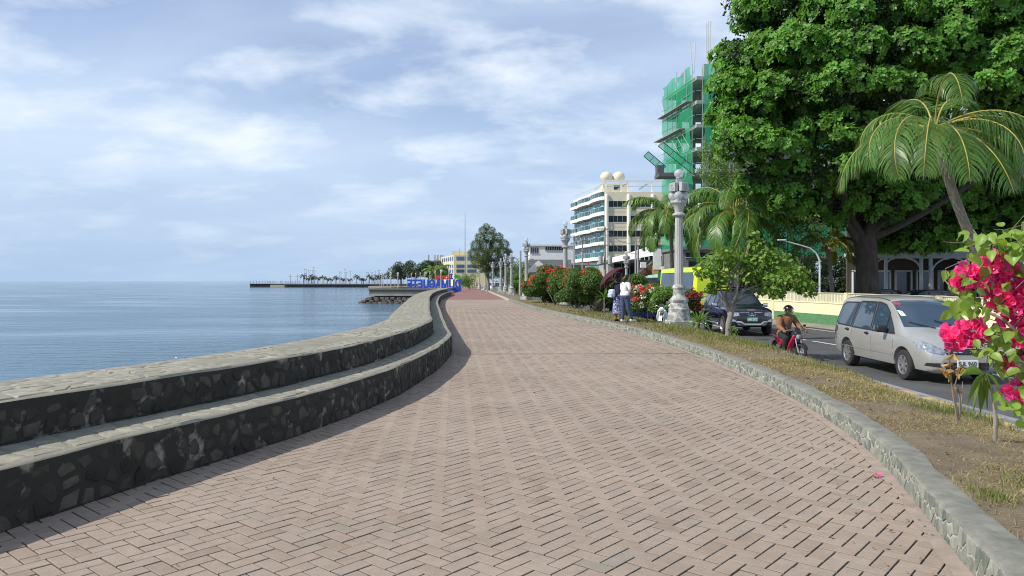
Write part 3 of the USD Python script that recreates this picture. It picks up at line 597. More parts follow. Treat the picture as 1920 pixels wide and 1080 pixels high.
def branch(mb, a, b, r0, r1, r, sag=.1, n=7, k=7):
    a, b = np.array(a, float), np.array(b, float); t = np.linspace(0, 1, k)[:, None]; L = np.linalg.norm(b - a)
    p = a + (b - a) * t + np.sin(t * PI) * r.normal(0, sag * L * .5, 3) + np.sin(t * 2 * PI) * r.normal(0, sag * L * .25, 3)
    mb.tube(p, r0 + (r1 - r0) * t[:, 0] ** .8, n); return p

def frond(r, L, az, el, droop, leafL=.85, nl=46, wid=.030, hang=.9):
    """(rachis, leaflets) of one palm leaf from the origin"""
    k = 18; t = np.linspace(0, 1, k); e = el - droop * t ** 1.35; step = L / (k - 1)
    hx, hz = np.cumsum(np.cos(e)) * step - math.cos(e[0]) * step, np.cumsum(np.sin(e)) * step - math.sin(e[0]) * step
    side0 = np.array([-math.sin(az), math.cos(az), 0]); fw = np.array([math.cos(az), math.sin(az), 0]); bend = r.normal(0, .12) * L
    P = fw * hx[:, None] + np.array([0, 0, 1.0]) * hz[:, None] + side0 * (t ** 2 * bend)[:, None]
    ra = MB(); ra.tube(P, .032 * (1 - t) ** .7 + .004, 5)
    lf = MB(); T = unit(np.gradient(P, axis=0))
    u = np.linspace(.20, .995, nl); Q = np.stack([np.interp(u, t, P[:, i]) for i in range(3)], 1); Tq = unit(np.stack([np.interp(u, t, T[:, i]) for i in range(3)], 1))
    env = np.sin(np.clip(u * .93 + .1, 0, 1) * PI) ** .55 * leafL
    for sg in (-1, 1):
        S = sg * side0 + r.normal(0, .07, (nl, 3)); d0 = unit(S * .85 + Tq * .55 - [0, 0, .15 * hang]); d1 = unit(S * .35 + Tq * .35 - np.array([0, 0, 1.0]) * hang * r.uniform(.7, 1.3, (nl, 1)))
        ll = env * r.uniform(.85, 1.1, nl); a = Q; b = Q + d0 * (ll * .36)[:, None]; c = b + unit(d0 + d1) * (ll * .3)[:, None]; e_ = c + d1 * (ll * .36)[:, None]
        wv = unit(np.cross(d0, np.cross(Tq, d0)) + 1e-6) * wid
        v = np.stack([a - wv * .5, a + wv * .5, b - wv, b + wv, c - wv * .8, c + wv * .8, e_], 1).reshape(-1, 3)
        kk = np.arange(nl)[:, None] * 7; f = np.concatenate([kk + [0, 1, 3], kk + [0, 3, 2], kk + [2, 3, 5], kk + [2, 5, 4], kk + [4, 5, 6]])
        lf.add(v, f, np.repeat(np.clip(r.random(nl) * .7 + r.random() * .3, 0, 1), 7))
    return ra, lf
def palm(name, label, base, top, r, n=17, L=3.4, trunk=(.20, .13), group=None, mat='palm_leaf', nuts=14, nutmat='coconut', detail=46, els=None, lean=.15, wid=.03, droop=1.75, fronds=None, lfl=.27, hang=1.0):
    base, top = np.array(base, float), np.array(top, float); t_ = thing(name, label, 'palm tree', base, group=group)
    h = top - base; k = 22; t = np.linspace(0, 1, k)[:, None]; side = np.array([h[0], h[1], 0])
    P = h * t + side * (t ** 2 - t) * lean * 2
    P[:, 2] = h[2] * t[:, 0]
    rad = trunk[1] + (trunk[0] - trunk[1]) * (1 - t[:, 0]) ** 2.0 + .06 * np.exp(-t[:, 0] * 14)
    kk = 70; tt = np.linspace(0, 1, kk); PP = np.stack([np.interp(tt, t[:, 0], P[:, i]) for i in range(3)], 1); rr = np.interp(tt, t[:, 0], rad) * (1 + .05 * (np.arange(kk) % 2))
    obj('trunk', MB().tube(PP, rr, 10), 'palm_bark', t_, smooth=45)
    fl = fronds or [(r.uniform(-.25, .25) + i * 2.399, None, None, 1.0) for i in range(n)]
    for i, (az, el, dr, sc) in enumerate(fl):
        u = i / max(1, len(fl) - 1)
        if el is None: el = (1.30 - 1.35 * u) + r.normal(0, .08)
        if dr is None: dr = droop * r.uniform(.82, 1.15) * (.75 + .3 * (1 - abs(u - .4)))
        ra, lf = frond(r, L * sc * r.uniform(.9, 1.06), az, el, dr, leafL=L * lfl, nl=detail, wid=wid, hang=hang)
        off = h + np.array([math.cos(az), math.sin(az), 0]) * .10
        for m_ in (ra, lf): m_.v = [v + off for v in m_.v]
        fr = obj('frond', lf, mat, t_); obj('midrib', ra, 'rachis', fr, smooth=True)
    if nuts:
        for i in range(nuts):
            a = r.uniform(0, 2 * PI); q = r.uniform(.22, .48); c = h + np.array([math.cos(a) * q, math.sin(a) * q - .08, r.uniform(-.75, .05)])
            obj('coconut', MB().sphere(c, np.array([.095, .095, .12]) * r.uniform(.8, 1.15), 2, r.random()), nutmat, t_, smooth=True)
        s = MB()
        for i in range(9):
            a = r.uniform(0, 2 * PI); d = np.array([math.cos(a), math.sin(a), 0]); s.tube([h + d * .1, h + d * .32 + [0, 0, .18 * r.random()], h + d * .5 + [0, 0, -.25]], [.035, .025, .008], 5)
        obj('flower_stalks', s, 'spathe', t_, smooth=True)
    return t_

# ---------------------------------------------------------------- the great broad-leaved tree beyond the road
R = np.random.default_rng(21)
tb = pd(1628, 545, 45); tb[2] = ZR
tree = thing('broadleaf_tree', 'huge broad leaved tree with thick dark trunk towering over the road', 'tree', tb)
def rel(px, py, Y): return pd(px, py, Y) - tb
tr_ = MB(); z0 = np.array([0, 0, 0.0]); fork = rel(1622, 440, 45)
tp = np.array([z0 + [.05, 0, -.1], z0 + [0, 0, .5], fork * .35, fork * .7 + [.05, 0, 0], fork]); tr_.tube(tp, [1.05, .78, .66, .60, .62], 18)
for i in range(7):
    a = i * .9 + .2; tr_.tube([[math.cos(a) * 1.35, math.sin(a) * 1.2, -.1], [math.cos(a) * .8, math.sin(a) * .75, .28], [math.cos(a) * .45, math.sin(a) * .42, 1.2]], [.16, .22, .1], 7)
obj('trunk', tr_, 'bark_dark', tree, smooth=50)
blobs = []; cr = MB(); inner = MB()
def fill(px, py, Y, rad, n): blobs.append((rel(px, py, Y), rad, n))
# clumps of the visible front, from the outline in the photograph, then a scatter behind and above
front = [(1420, 25, 43, 1.5), (1480, 20, 42, 1.7), (1560, 10, 41, 1.8), (1640, 10, 40, 1.8), (1730, 15, 40, 1.8), (1810, 10, 40, 1.8), (1890, 30, 40, 1.8), (1960, 20, 41, 1.9), (2040, 60, 42, 1.9), (2120, 150, 43, 1.8),
         (1395, 105, 43, 1.55), (1375, 95, 45, 1.2), (1455, 95, 42, 1.6), (1530, 85, 40, 1.7), (1610, 80, 39.5, 1.7), (1690, 85, 39, 1.7), (1780, 90, 39, 1.7), (1870, 100, 39, 1.7), (1945, 110, 40, 1.8), (2030, 160, 41, 1.8),
         (1372, 175, 43, 1.4), (1430, 170, 42, 1.5), (1400, 215, 42, 1.5), (1500, 165, 41, 1.5), (1585, 160, 39.5, 1.55), (1670, 165, 39, 1.5), (1850, 175, 40, 1.5), (1930, 190, 40, 1.6),
         (1385, 270, 42, 1.4), (1450, 262, 41, 1.5), (1520, 245, 40, 1.45), (1590, 235, 40, 1.4), (1425, 330, 42, 1.35), (1490, 330, 41, 1.4), (1555, 310, 41, 1.3), (1610, 290, 41, 1.2), (1470, 380, 42, 1.1), (1530, 372, 42, 1.05),
         (1660, 240, 41, 1.2), (1720, 215, 41, 1.1), (1990, 270, 41, 1.5), (1960, 340, 42, 1.2)]
front += [(1600, 372, 43, .9), (1640, 340, 43, 1.0), (1690, 372, 43, 1.0), (1660, 405, 43.5, .8), (1740, 360, 43, 1.1), (1575, 412, 44, .7)]
front += [(x + R.normal(0, 12), y + R.normal(0, 8), 46 + R.normal(0, 1), 1.5) for y in (262, 315, 368, 412, 436) for x in range(1600, 2010, 58) if not (y > 380 and x < 1680)] + [(x, y, 47.5, 1.2) for x, y in ((1560, 345), (1600, 350), (1585, 300), (1640, 345), (1650, 395), (1540, 395), (1490, 400))]
for px, py, Y, rad in front: fill(px, py, Y + R.normal(0, .5), rad * np.array([1.05, 1.0, .85]), int(240 * rad * rad))
for i in range(60):
    c = rel(R.uniform(1400, 2000), R.uniform(-20, 250), R.uniform(44.5, 48.5)); shell(inner, c, np.array([1.7, 1.5, 1.4]), 420, .30, .17, R, False, inner=.2, low=-1) if (c[0] + tb[0]) * F / 45 + 960 > 1400 else None
for i in range(34):
    a = R.uniform(0, 2 * PI); e = R.uniform(-.1, 1.2); c = np.array([math.cos(a) * math.cos(e) * 8.5, math.sin(a) * math.cos(e) * 6.0, 12.2 + math.sin(e) * 7.2]) + [1.4, 1.5, 0]
    if c[1] > -2 or c[2] > 17: blobs.append((c, np.array([2.1, 2.0, 1.7]), 330))
for c, rad, n in blobs:
    k = 7; big = float(rad[0])
    for q in range(k):                                # each bough is a handful of uneven sprays with gaps between them
        d = rdir(R, 1)[0] * [1, 1, .8]; r2 = big * R.uniform(.30, .58); cc = c + d * rad * R.uniform(.35, 1.0)
        rosettes(cr, cc, r2 * np.array([1.1, 1.1, .95]), int(62 * r2 * r2 / .55), .25, .145, R, 7)
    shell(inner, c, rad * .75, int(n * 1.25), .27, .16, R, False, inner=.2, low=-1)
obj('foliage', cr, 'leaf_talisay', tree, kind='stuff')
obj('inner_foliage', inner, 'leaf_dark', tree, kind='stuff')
lim = MB()
for px, py, Y, r0 in ((1480, 330, 42, .30), (1440, 180, 43, .28), (1560, 90, 41, .30), (1700, 90, 40, .32), (1850, 100, 41, .30), (1960, 230, 42, .28), (1600, 220, 48, .28), (1780, 180, 49, .3), (1540, 290, 40, .2)):
    e = rel(px, py, Y); p = branch(lim, fork + R.normal(0, .15, 3) - [0, 0, .3], e, r0, .07, R, .10, 9)
    for q in range(5):
        s = p[R.integers(2, 6)]; b = min(blobs, key=lambda b: np.linalg.norm(b[0] - s) + R.random() * 4)[0]; branch(lim, s, b, .10, .025, R, .12, 6)
obj('limb', lim, 'bark_dark', tree, smooth=50)

def simple_tree(name, label, base, trunk_h, tr, clumps, L, W, mat, r, group=None, bark='bark_grey', dens=240, oval=False, up=.35, low=-.75, tall=1.0):
    t = thing(name, label, 'tree', base, group=group); m = MB(); top = np.array([r.normal(0, .06) * trunk_h, 0, trunk_h]); m.tube([[0, 0, -.15], top * .4, top], [tr * 1.35, tr, tr * .8], 9)
    f = MB()
    for c, rad in clumps:
        branch(m, top - [0, 0, trunk_h * .1], np.array(c) * [1, 1, 1], tr * .55, tr * .12, r, .12, 6); rad = np.broadcast_to(rad, 3)
        shell(f, c, rad, int(dens * rad[0] * rad[2]), L, W, r, oval, up=up, low=low)
    obj('trunk', m, bark, t, smooth=50); obj('crown', f, mat, t, kind='stuff'); return t

# dark trees that close the garden behind the great tree
R = np.random.default_rng(33)
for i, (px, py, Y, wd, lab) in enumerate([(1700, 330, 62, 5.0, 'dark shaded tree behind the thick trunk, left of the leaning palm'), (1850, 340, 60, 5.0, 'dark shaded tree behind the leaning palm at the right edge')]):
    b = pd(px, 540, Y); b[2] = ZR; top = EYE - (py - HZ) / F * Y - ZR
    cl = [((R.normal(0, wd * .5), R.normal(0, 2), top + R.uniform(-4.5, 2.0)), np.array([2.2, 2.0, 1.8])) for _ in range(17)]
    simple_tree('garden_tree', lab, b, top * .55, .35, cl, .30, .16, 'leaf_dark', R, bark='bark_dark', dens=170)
b = pd(1470, 540, 45.5); b[2] = ZR
cl = [(pd(x, y, 45.5 + R.normal(0, .5)) - b, np.array([1.0, .95, .85]) * s) for x, y, s in ((1410, 460, .9), (1440, 430, 1.0), (1475, 420, 1.0), (1510, 428, 1.0), (1540, 440, .8), (1430, 475, .9), (1470, 465, 1.0), (1510, 470, .9), (1450, 505, .9), (1490, 500, .8), (1530, 490, .6))]
simple_tree('garden_tree', 'leafy mid green tree behind the picket wall, left of the thick trunk', b, 2.2, .13, cl, .13, .08, 'leaf_bush', R, dens=900)
b = pd(1375, 540, 60); b[2] = ZR
cl = [(pd(x, y, 60 + R.normal(0, .7)) - b, np.array([1.4, 1.3, 1.1]) * s) for x, y, s in ((1340, 285, .9), (1365, 310, 1.0), (1335, 320, .8), (1385, 345, 1.0), (1350, 345, .9), (1405, 300, 1.0), (1410, 375, 1.0), (1440, 405, 1.1), (1370, 270, .9))]
simple_tree('garden_tree', 'slim tree with bright small leaves rising beside the netted tower', b, 7.0, .2, cl, .20, .10, 'leaf_light', R, dens=500)
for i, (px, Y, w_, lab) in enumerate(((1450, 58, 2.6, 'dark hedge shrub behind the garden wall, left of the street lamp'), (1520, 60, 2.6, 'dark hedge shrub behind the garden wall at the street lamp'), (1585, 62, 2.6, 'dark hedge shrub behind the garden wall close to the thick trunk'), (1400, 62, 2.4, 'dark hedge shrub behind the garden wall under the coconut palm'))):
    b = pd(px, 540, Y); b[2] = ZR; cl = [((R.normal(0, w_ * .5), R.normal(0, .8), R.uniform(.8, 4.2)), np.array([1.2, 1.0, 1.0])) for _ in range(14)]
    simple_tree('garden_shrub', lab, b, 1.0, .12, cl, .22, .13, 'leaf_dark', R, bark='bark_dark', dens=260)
# ---------------------------------------------------------------- coconut palms
R = np.random.default_rng(44)
c0 = pd(1752, 240, 26.5)
bs = pd(1925, 560, 27.5); bs[2] = ZR
palm('coconut_palm', 'leaning coconut palm with broad drooping fronds in front of the great tree', bs, c0, R, L=4.75, trunk=(.20, .155), mat='palm_leaf', nuts=4, detail=52, lean=-.25, wid=.019,
     lfl=.30, hang=1.35, fronds=[(1.7, 1.45, 2.9, .80), (-1.9, 1.40, 3.0, .86), (.5, 1.35, 2.9, .72), (2.9, .85, 2.75, .72), (3.3, .50, 2.35, .86), (3.05, .15, 1.75, .92), (3.75, .38, 2.25, .98), (4.15, .30, 2.05, .95), (4.5, .05, 1.65, .92), (4.85, -.15, 1.40, .88), (5.25, .25, 2.0, .95), (5.7, .55, 2.35, 1.05), (6.0, .45, 2.1, 1.10), (.05, .60, 2.3, 1.0), (6.15, .05, 1.65, .95), (5.45, -.25, 1.15, .85), (1.0, .5, 2.2, .85), (2.2, .5, 2.2, .85)])
bs = pd(1383, 540, 47); bs[2] = ZR
palm('coconut_palm', 'coconut palm heavy with orange nuts, right of the tall lamp column', bs, pd(1377, 398, 46), R, n=27, L=4.8, nuts=28, detail=56, wid=.032, droop=2.5, lfl=.25, hang=1.25)
bs = pd(1262, 545, 60); bs[2] = ZR
palm('coconut_palm', 'coconut palm with yellow nuts directly behind the tall lamp column', bs, pd(1257, 402, 58), R, n=24, L=4.8, nuts=20, detail=50, wid=.038, droop=2.45, lfl=.25, hang=1.25)
bs = pd(1562, 540, 47); bs[2] = ZR
palm('coconut_palm', 'small yellowish palm with orange nuts behind the white street lamp', bs, pd(1553, 452, 47), R, n=12, L=2.5, nuts=9, detail=36, mat='palm_leaf_yellow', wid=.035, droop=2.1, trunk=(.14, .1))

# ---------------------------------------------------------------- shrubs of the planting bed
def cluster(mb, c, rad, n, size, r):
    d = rdir(r, n); P = np.array(c) + d * rad * r.uniform(.5, 1, n)[:, None]
    mb.add(*leaf_mesh(P, unit(d + r.normal(0, .5, (n, 3))), rdir(r, n), size * r.uniform(.7, 1.2, n), size * .8, r.random(n), False, .4, .1))
def shrub(label, base, w_, h_, r, stems=7, mat='leaf_bush', flowers=(), nfl=0, dens=900, group=None, L=.085, W=.05, bare=.45, spread=.8, name='flowering_shrub', zfl=(.45, 1.0)):
    base = np.array(base, float); t = thing(name, label, 'shrub', base, group=group); st, fo = MB(), MB(); cl = []
    for i in range(stems):
        a = r.uniform(0, 2 * PI); e = np.array([math.cos(a) * w_ * spread * r.uniform(.25, .6), math.sin(a) * w_ * spread * r.uniform(.25, .6), h_ * r.uniform(.55, .9)])
        p = branch(st, [r.normal(0, .04), r.normal(0, .04), -.08], e, .03 + .01 * h_, .010, r, .15, 6)
        for q in range(3): branch(st, p[3 + q % 3], p[4] + r.normal(0, .25, 3) * [w_, w_, h_ * .8] * .6 + [0, 0, h_ * .12], .012, .004, r, .15, 4)
    for i in range(int(9 + 5 * w_)):
        a = r.uniform(0, 2 * PI); q = math.sqrt(r.random()); z = r.uniform(bare, .97); s = .50 * w_ * math.sqrt(max(.12, 1 - ((z - .62) / .5) ** 2))
        c = np.array([math.cos(a) * q * s, math.sin(a) * q * s, h_ * z * .93]); rad = np.array([.23, .23, .17]) * (w_ + h_) * .5 * r.uniform(.7, 1.1); cl.append((c, rad))
        shell(fo, c, rad, int(dens * rad[0] * rad[2] / .06), L, W, r, up=.4, low=-.8)
    obj('stems', st, 'twig' if h_ < 3 else 'bark_grey', t, smooth=True); obj('leaves', fo, mat, t, kind='stuff')
    for i in range(nfl):
        c, rad = cl[r.integers(len(cl))]; d = rdir(r, 1)[0]; d[1] = -abs(d[1]) if r.random() < .8 else d[1]; d[2] = abs(d[2]) * .8; d = unit(d); p = c + d * rad * 1.05
        if not zfl[0] * h_ < p[2] < zfl[1] * h_: continue
        fm = MB(); cluster(fm, p, r.uniform(.06, .11) * (1 + .4 * w_ / 2), 34, .09, r); obj('flower_head', fm, flowers[r.integers(len(flowers))], t)
    return t
R = np.random.default_rng(55); GR = None
def bed(px, py): p = pg(px, py, .12); p[2] = float(bed_z(p[0], p[1])); return p
shrub('shrub thick with orange red flower heads, beside the third lamp column', bed(1020, 569), 2.6, 2.35, R, 8, flowers=('flower_red',), nfl=120, dens=700, L=.12, W=.07, bare=.35)
shrub('shrub with red blossoms on two dark bare stems, second along the kerb', bed(1044, 574), 2.3, 2.35, R, 5, flowers=('flower_red',), nfl=90, dens=700, L=.11, W=.065, bare=.4)
shrub('rounded green shrub with a few coral flowers, between red shrub and fan stemmed shrub', bed(1082, 579), 2.4, 2.15, R, 7, flowers=('flower_red',), nfl=16, dens=800, L=.10, W=.06, bare=.3)
shrub('wide green shrub with bare fanning stems, left of the two women', bed(1113, 586), 2.6, 1.95, R, 12, flowers=('flower_red',), nfl=16, dens=800, L=.095, W=.055, bare=.45, spread=1.0)
p_ = bed(1216, 597); p_[1] += 1.5; p_[0] += .6
shrub('shrub with coral and white flowers, right of the two women', p_, 2.1, 1.75, R, 7, flowers=('flower_red', 'flower_white', 'flower_red'), nfl=75, dens=700, bare=.45)
p_ = bed(1256, 598); p_[1] += 1.0
shrub('small shrub with white flowers against the foot of the tall lamp column', p_, 1.0, 1.75, R, 4, flowers=('flower_white',), nfl=10, dens=620, bare=.5, mat='leaf_light')
p_ = bed(1302, 600); p_[1] += 1.2
shrub('sparse shrub with dark red flowers, behind the yucca like plant', p_, .9, 1.6, R, 4, flowers=('flower_dark_red',), nfl=16, dens=330, bare=.55)
shrub('light green shrub left of the orange red shrub, behind lamp columns', pd(975, 553, 84) * [1, 1, 0] + [0, 0, -.1], 2.4, 2.6, R, 6, mat='leaf_light', dens=420, L=.16, W=.1, bare=.3)
for i, (px, Y, w_, h_) in enumerate(((1062, 52, 3.0, 2.4), (1120, 47, 3.2, 2.3), (1165, 43, 2.6, 2.1))):
    q = pd(px, 560, Y); q[2] = -.25
    shrub(['green shrub in the back row below the statue topped lamp column', 'green shrub in the back row left of the red umbrella', 'green shrub in the back row just behind the umbrella'][i], q, w_, h_, R, 6, dens=480, L=.13, W=.075, bare=.2)
# the small crooked tree with round leaves
R = np.random.default_rng(66)
b = bed(1365, 633); t = thing('small_tree', 'small crooked tree with pale branches and round leaves, before the black car', 'tree', b); st, fo = MB(), MB()
def tp(px, py, dy=0.0): return pd(px, py, b[1] + dy) - b
main = [np.array([0, 0, -.1]), tp(1366, 606), tp(1372, 584), tp(1369, 572)]; st.tube(main, [.085, .072, .075, .07], 10)
tips = []
for x, y, dy, r0 in ((1345, 545, -.2, .045), (1330, 510, .2, .035), (1368, 520, .1, .05), (1385, 505, -.3, .045), (1410, 520, .2, .045), (1430, 530, -.1, .04), (1460, 515, .2, .035), (1400, 470, .1, .04), (1355, 480, -.2, .035), (1375, 500, .5, .03)):
    s = main[3] if R.random() < .7 else main[2]; p = branch(st, s, tp(x, y, dy), r0, .012, R, .10, 7); tips.append(p[-1]); 
    for q in range(3): tips.append(branch(st, p[4], p[5] + R.normal(0, .22, 3) + [0, 0, .12], .012, .004, R, .1, 4)[-1])
obj('trunk', st, 'bark_grey', t, smooth=50)
for x, y, s in ((1325, 505, .36), (1345, 490, .36), (1365, 478, .32), (1390, 490, .4), (1420, 495, .42), (1400, 515, .36), (1440, 480, .42), (1470, 500, .45), (1460, 530, .38), (1490, 520, .42), (1510, 540, .3), (1430, 540, .3), (1350, 520, .28), (1335, 540, .2), (1455, 550, .22), (1415, 455, .2), (1412, 440, .13)):
    shell(fo, tp(x, y, R.normal(0, .3)), np.array([s, s, s * .75]), int(430 * s), .12, .10, R, True, up=.5, low=-.9, inner=.3)
shell(fo, tp(1374, 622, -.05), np.array([.13, .13, .16]), 40, .07, .05, R, True)
obj('crown', fo, 'leaf_light', t, kind='stuff')
# rosette plants with long leaves on a bare stem
def yucca(label, base, h_, n, L, W, r, mat='leaf_light', stems=1):
    t = thing('rosette_plant', label, 'plant', base); s = MB()
    for k in range(stems):
        o = np.array([r.normal(0, .16 * (k > 0)), r.normal(0, .1 * (k > 0)), 0]); hh = h_ * (1 if k == 0 else r.uniform(.8, .95)); s.tube([o + [0, 0, -.08], o * .8 + [0, 0, hh * .5], o * .6 + [0, 0, hh]], [.028, .024, .022], 7)
    obj('stem', s, 'bark_grey', t, smooth=True)
    for i in range(n):
        a = i * 2.399; el = 1.25 - 1.6 * (i / n) ** .9 + r.normal(0, .1); d = np.array([math.cos(a) * math.cos(el), math.sin(a) * math.cos(el), math.sin(el)]); sd = np.array([-math.sin(a), math.cos(a), 0]); LL = L * r.uniform(.8, 1.1)
        u = np.linspace(0, 1, 6); mid = np.outer(u, d) * LL + np.outer(u ** 2, [0, 0, -.22 * LL]) + [0, 0, h_]; wv = W * np.array([.25, .8, 1.0, .9, .55, .02]); up = np.cross(d, sd)
        V = np.stack([mid - sd * wv[:, None] * .5 + up * -.15 * wv[:, None], mid, mid + sd * wv[:, None] * .5 + up * -.15 * wv[:, None]], 0)
        obj('leaf', MB().grid(V, r.random()), mat, t, smooth=True)
    return t
R = np.random.default_rng(77)
yucca('long leaved rosette plant on tall stems in front of the black car', bed(1311, 612), .62, 34, .62, .075, R, stems=4)
yucca('long leaved rosette plant between the women and the parked scooter', bed(1214, 606), .55, 18, .42, .06, R, 'leaf_bush')
yucca('long leaved rosette plant just left of the two women', bed(1133, 590), .75, 18, .62, .08, R, 'leaf_bush')
# two saplings near the camera
b = bed(1866, 824); t = thing('sapling', 'thin bare sapling stem with a tuft of big drooping green leaves', 'sapling', b); top = pd(1862, 735, b[1]) - b
obj('stem', MB().tube([[0, 0, -.05], top * .5 + [.012, 0, 0], top, pd(1845, 705, b[1]) - b], [.021, .019, .016, .008], 8), 'bark_grey', t, smooth=True)
for x, y, ex, ey in ((1846, 700, 1812, 760), (1846, 702, 1800, 705), (1848, 700, 1838, 775), (1850, 702, 1868, 770), (1850, 700, 1880, 745), (1842, 702, 1824, 770), (1852, 704, 1850, 765)):
    a, e = pd(x, y, b[1] + R.normal(0, .04)) - b, pd(ex, ey, b[1] + R.normal(0, .08)) - b; d = e - a; n_ = unit(np.cross(d, [0, 0, 1.0]) + R.normal(0, .3, 3)); sd = unit(np.cross(d, n_)); u = np.linspace(0, 1, 7); wv = .085 * np.array([.1, .6, .95, 1, .85, .5, .02])
    mid = a + np.outer(u, d) + np.outer(np.sin(u * PI), [0, 0, .05]); V = np.stack([mid - sd * wv[:, None] * .5, mid - n_ * .012, mid + sd * wv[:, None] * .5], 0); obj('leaf', MB().grid(V, R.random() * .6), 'leaf_light', t, smooth=True)
b = bed(1797, 788); t = thing('sapling', 'withered sapling with bare twigs and curled brown leaves', 'sapling', b); st = MB()
for px_, py_ in (((1790, 745), (1779, 700)), ((1800, 755), (1796, 725)), ((1803, 750), (1805, 715)), ((1786, 735), (1778, 645)), ((1788, 730), (1800, 690))):
    st.tube([[R.normal(0, .012), 0, -.05], pd(*px_, b[1]) - b, pd(*py_, b[1] + R.normal(0, .05)) - b], [.011, .008, .004], 6)
obj('twigs', st, 'twig', t, smooth=True)
for x, y in ((1777, 700), (1789, 697), (1780, 683), (1798, 688), (1770, 695), (1794, 730), (1788, 664), (1806, 690)):
    a = pd(x, y, b[1]) - b; lm = MB(); lm.add(*leaf_mesh(np.array([a, a + .01]), rdir(R, 2) - [0, 0, .8], rdir(R, 2), .10, .055, R.random(2), True, .9, .3)); obj('dead_leaf', lm, 'dead_leaf', t)
# ---------------------------------------------------------------- the bougainvillea at the right edge
R = np.random.default_rng(88)
B0 = np.array([2.95, 3.55, .16]); t = thing('bougainvillea', 'bougainvillea with bright magenta flower masses leaning in at the right edge', 'shrub', B0); st = MB(); nodes = []
def bp(px, py, dy=0.0): return pd(px + 14, py, 3.45 + dy) - B0
for path in ([(1990, 800), (1940, 690), (1880, 610), (1820, 575), (1770, 545), (1752, 520)], [(1990, 760), (1950, 640), (1900, 560), (1850, 480), (1812, 430)], [(1985, 720), (1960, 560), (1925, 450), (1890, 440), (1850, 428)], [(1990, 780), (1935, 700), (1870, 650), (1820, 640), (1770, 660)], [(1995, 830), (1960, 770), (1900, 740), (1880, 742)], [(1940, 640), (1880, 640), (1830, 615), (1800, 620)], [(1930, 680), (1890, 660), (1870, 675)], [(1930, 560), (1900, 500), (1870, 470), (1860, 455)]):
    P = np.array([bp(x, y, R.normal(0, .06)) for x, y in path]); u = np.linspace(0, 1, len(P)); uu = np.linspace(0, 1, 14); Q = np.stack([PchipInterpolator(u, P[:, i])(uu) for i in range(3)], 1); Q += R.normal(0, .004, Q.shape)
    st.tube(Q, .009 * (1 - uu) + .002, 6); nodes += list(Q[3:])
    for k in range(4):
        s = Q[R.integers(4, 13)]; st.tube([s, s + R.normal(0, .05, 3) + [0, 0, .02], s + R.normal(0, .09, 3)], [.003, .0022, .001], 4)
st.tube([[0, 0, -.05], [.02, 0, .3], bp(1990, 780)], [.03, .026, .02], 8)
obj('branches', st, 'twig', t, smooth=True)
lp = [(1812, 440, .05), (1840, 450, .05), (1870, 435, .06), (1900, 450, .06), (1920, 440, .06), (1925, 470, .06), (1895, 480, .05), (1860, 465, .04), (1815, 485, .03), (1850, 490, .04), (1905, 510, .06), (1930, 520, .06), (1775, 525, .05), (1795, 560, .06), (1800, 540, .05), (1820, 570, .06), (1850, 575, .07), (1860, 625, .06), (1875, 640, .06), (1840, 635, .05), (1825, 655, .06), (1855, 665, .06), (1890, 670, .06), (1910, 690, .06), (1925, 720, .06), (1890, 740, .05), (1910, 760, .06), (1880, 690, .05), (1860, 545, .05), (1790, 580, .04), (1930, 660, .06)]
nleaf = 0; lrest = MB()
for x, y, sp in lp:
    for k in range(9):
        c = bp(x + R.normal(0, 13), y + R.normal(0, 11), R.normal(0, .10)); D = unit(R.normal(0, .6, 3) + [-.1, -.15, -.45])[None]; N = unit(R.normal(0, .5, 3) + [-.3, -.7, .6])[None]; L = R.uniform(.040, .072)
        hm_ = heart(c, D[0], N[0], L, L * .74, R.random(), R.uniform(.05, .4)); nleaf += 1
        if nleaf <= 290: obj('leaf', hm_, 'leaf_boug', t, smooth=True)
        else: lrest.add(hm_.v[0], hm_.f[0], hm_.r[0])
if lrest.n: obj('leaf_field', lrest, 'leaf_boug', t, smooth=True, kind='stuff')
fl = [(1783, 632, 24), (1806, 620, 20), (1768, 634, 14), (1818, 628, 14), (1800, 512, 16), (1822, 520, 18), (1790, 526, 12), (1838, 500, 18), (1858, 488, 16), (1872, 503, 22), (1850, 545, 20), (1868, 560, 22), (1884, 530, 26), (1905, 520, 22), (1900, 560, 28), (1920, 585, 28), (1892, 610, 30), (1912, 640, 30), (1930, 610, 26), (1885, 585, 22), (1897, 730, 22), (1922, 735, 22), (1880, 679, 10), (1935, 540, 22)]
nb = 0; brest = MB()
for i, (x, y, s) in enumerate(fl):
    for k in range(int(s * 1.15)):
        d = rdir(R, 1)[0]; rr = R.uniform(.4, 1.0) ** .6 * s / F * 3.45; c = bp(x, y) + d * rr * [1, .9, .85]; ax = unit(d * .7 + R.normal(0, .35, 3) + [0, -.25, 0.1]); e1 = unit(np.cross(ax, R.normal(size=3))); e2 = np.cross(ax, e1); fm = MB(); L = R.uniform(.030, .043); tone = R.random()
        for q in range(3):
            a = q * 2 * PI / 3; rd = e1 * math.cos(a) + e2 * math.sin(a)
            fm.add(*leaf_mesh(c[None], (rd * .62 + ax * .75)[None], (ax * .7 - rd * .6)[None], L, L * .92, np.array([np.clip(tone + R.normal(0, .15), 0, 1)]), True, .35, -.15))
        nb += 1
        if nb % 2 == 0 and nb < 560: obj('flower', fm, 'bract_pink', t)
        else:
            for v, f, q in zip(fm.v, fm.f, fm.r): brest.add(v, f - f.min(), q)
        if k % 6 == 0: obj('flower_heart', MB().sphere(c + ax * .022, .0035, 1), 'bract_core', t)
obj('flower_mass', brest, 'bract_pink', t, kind='stuff')
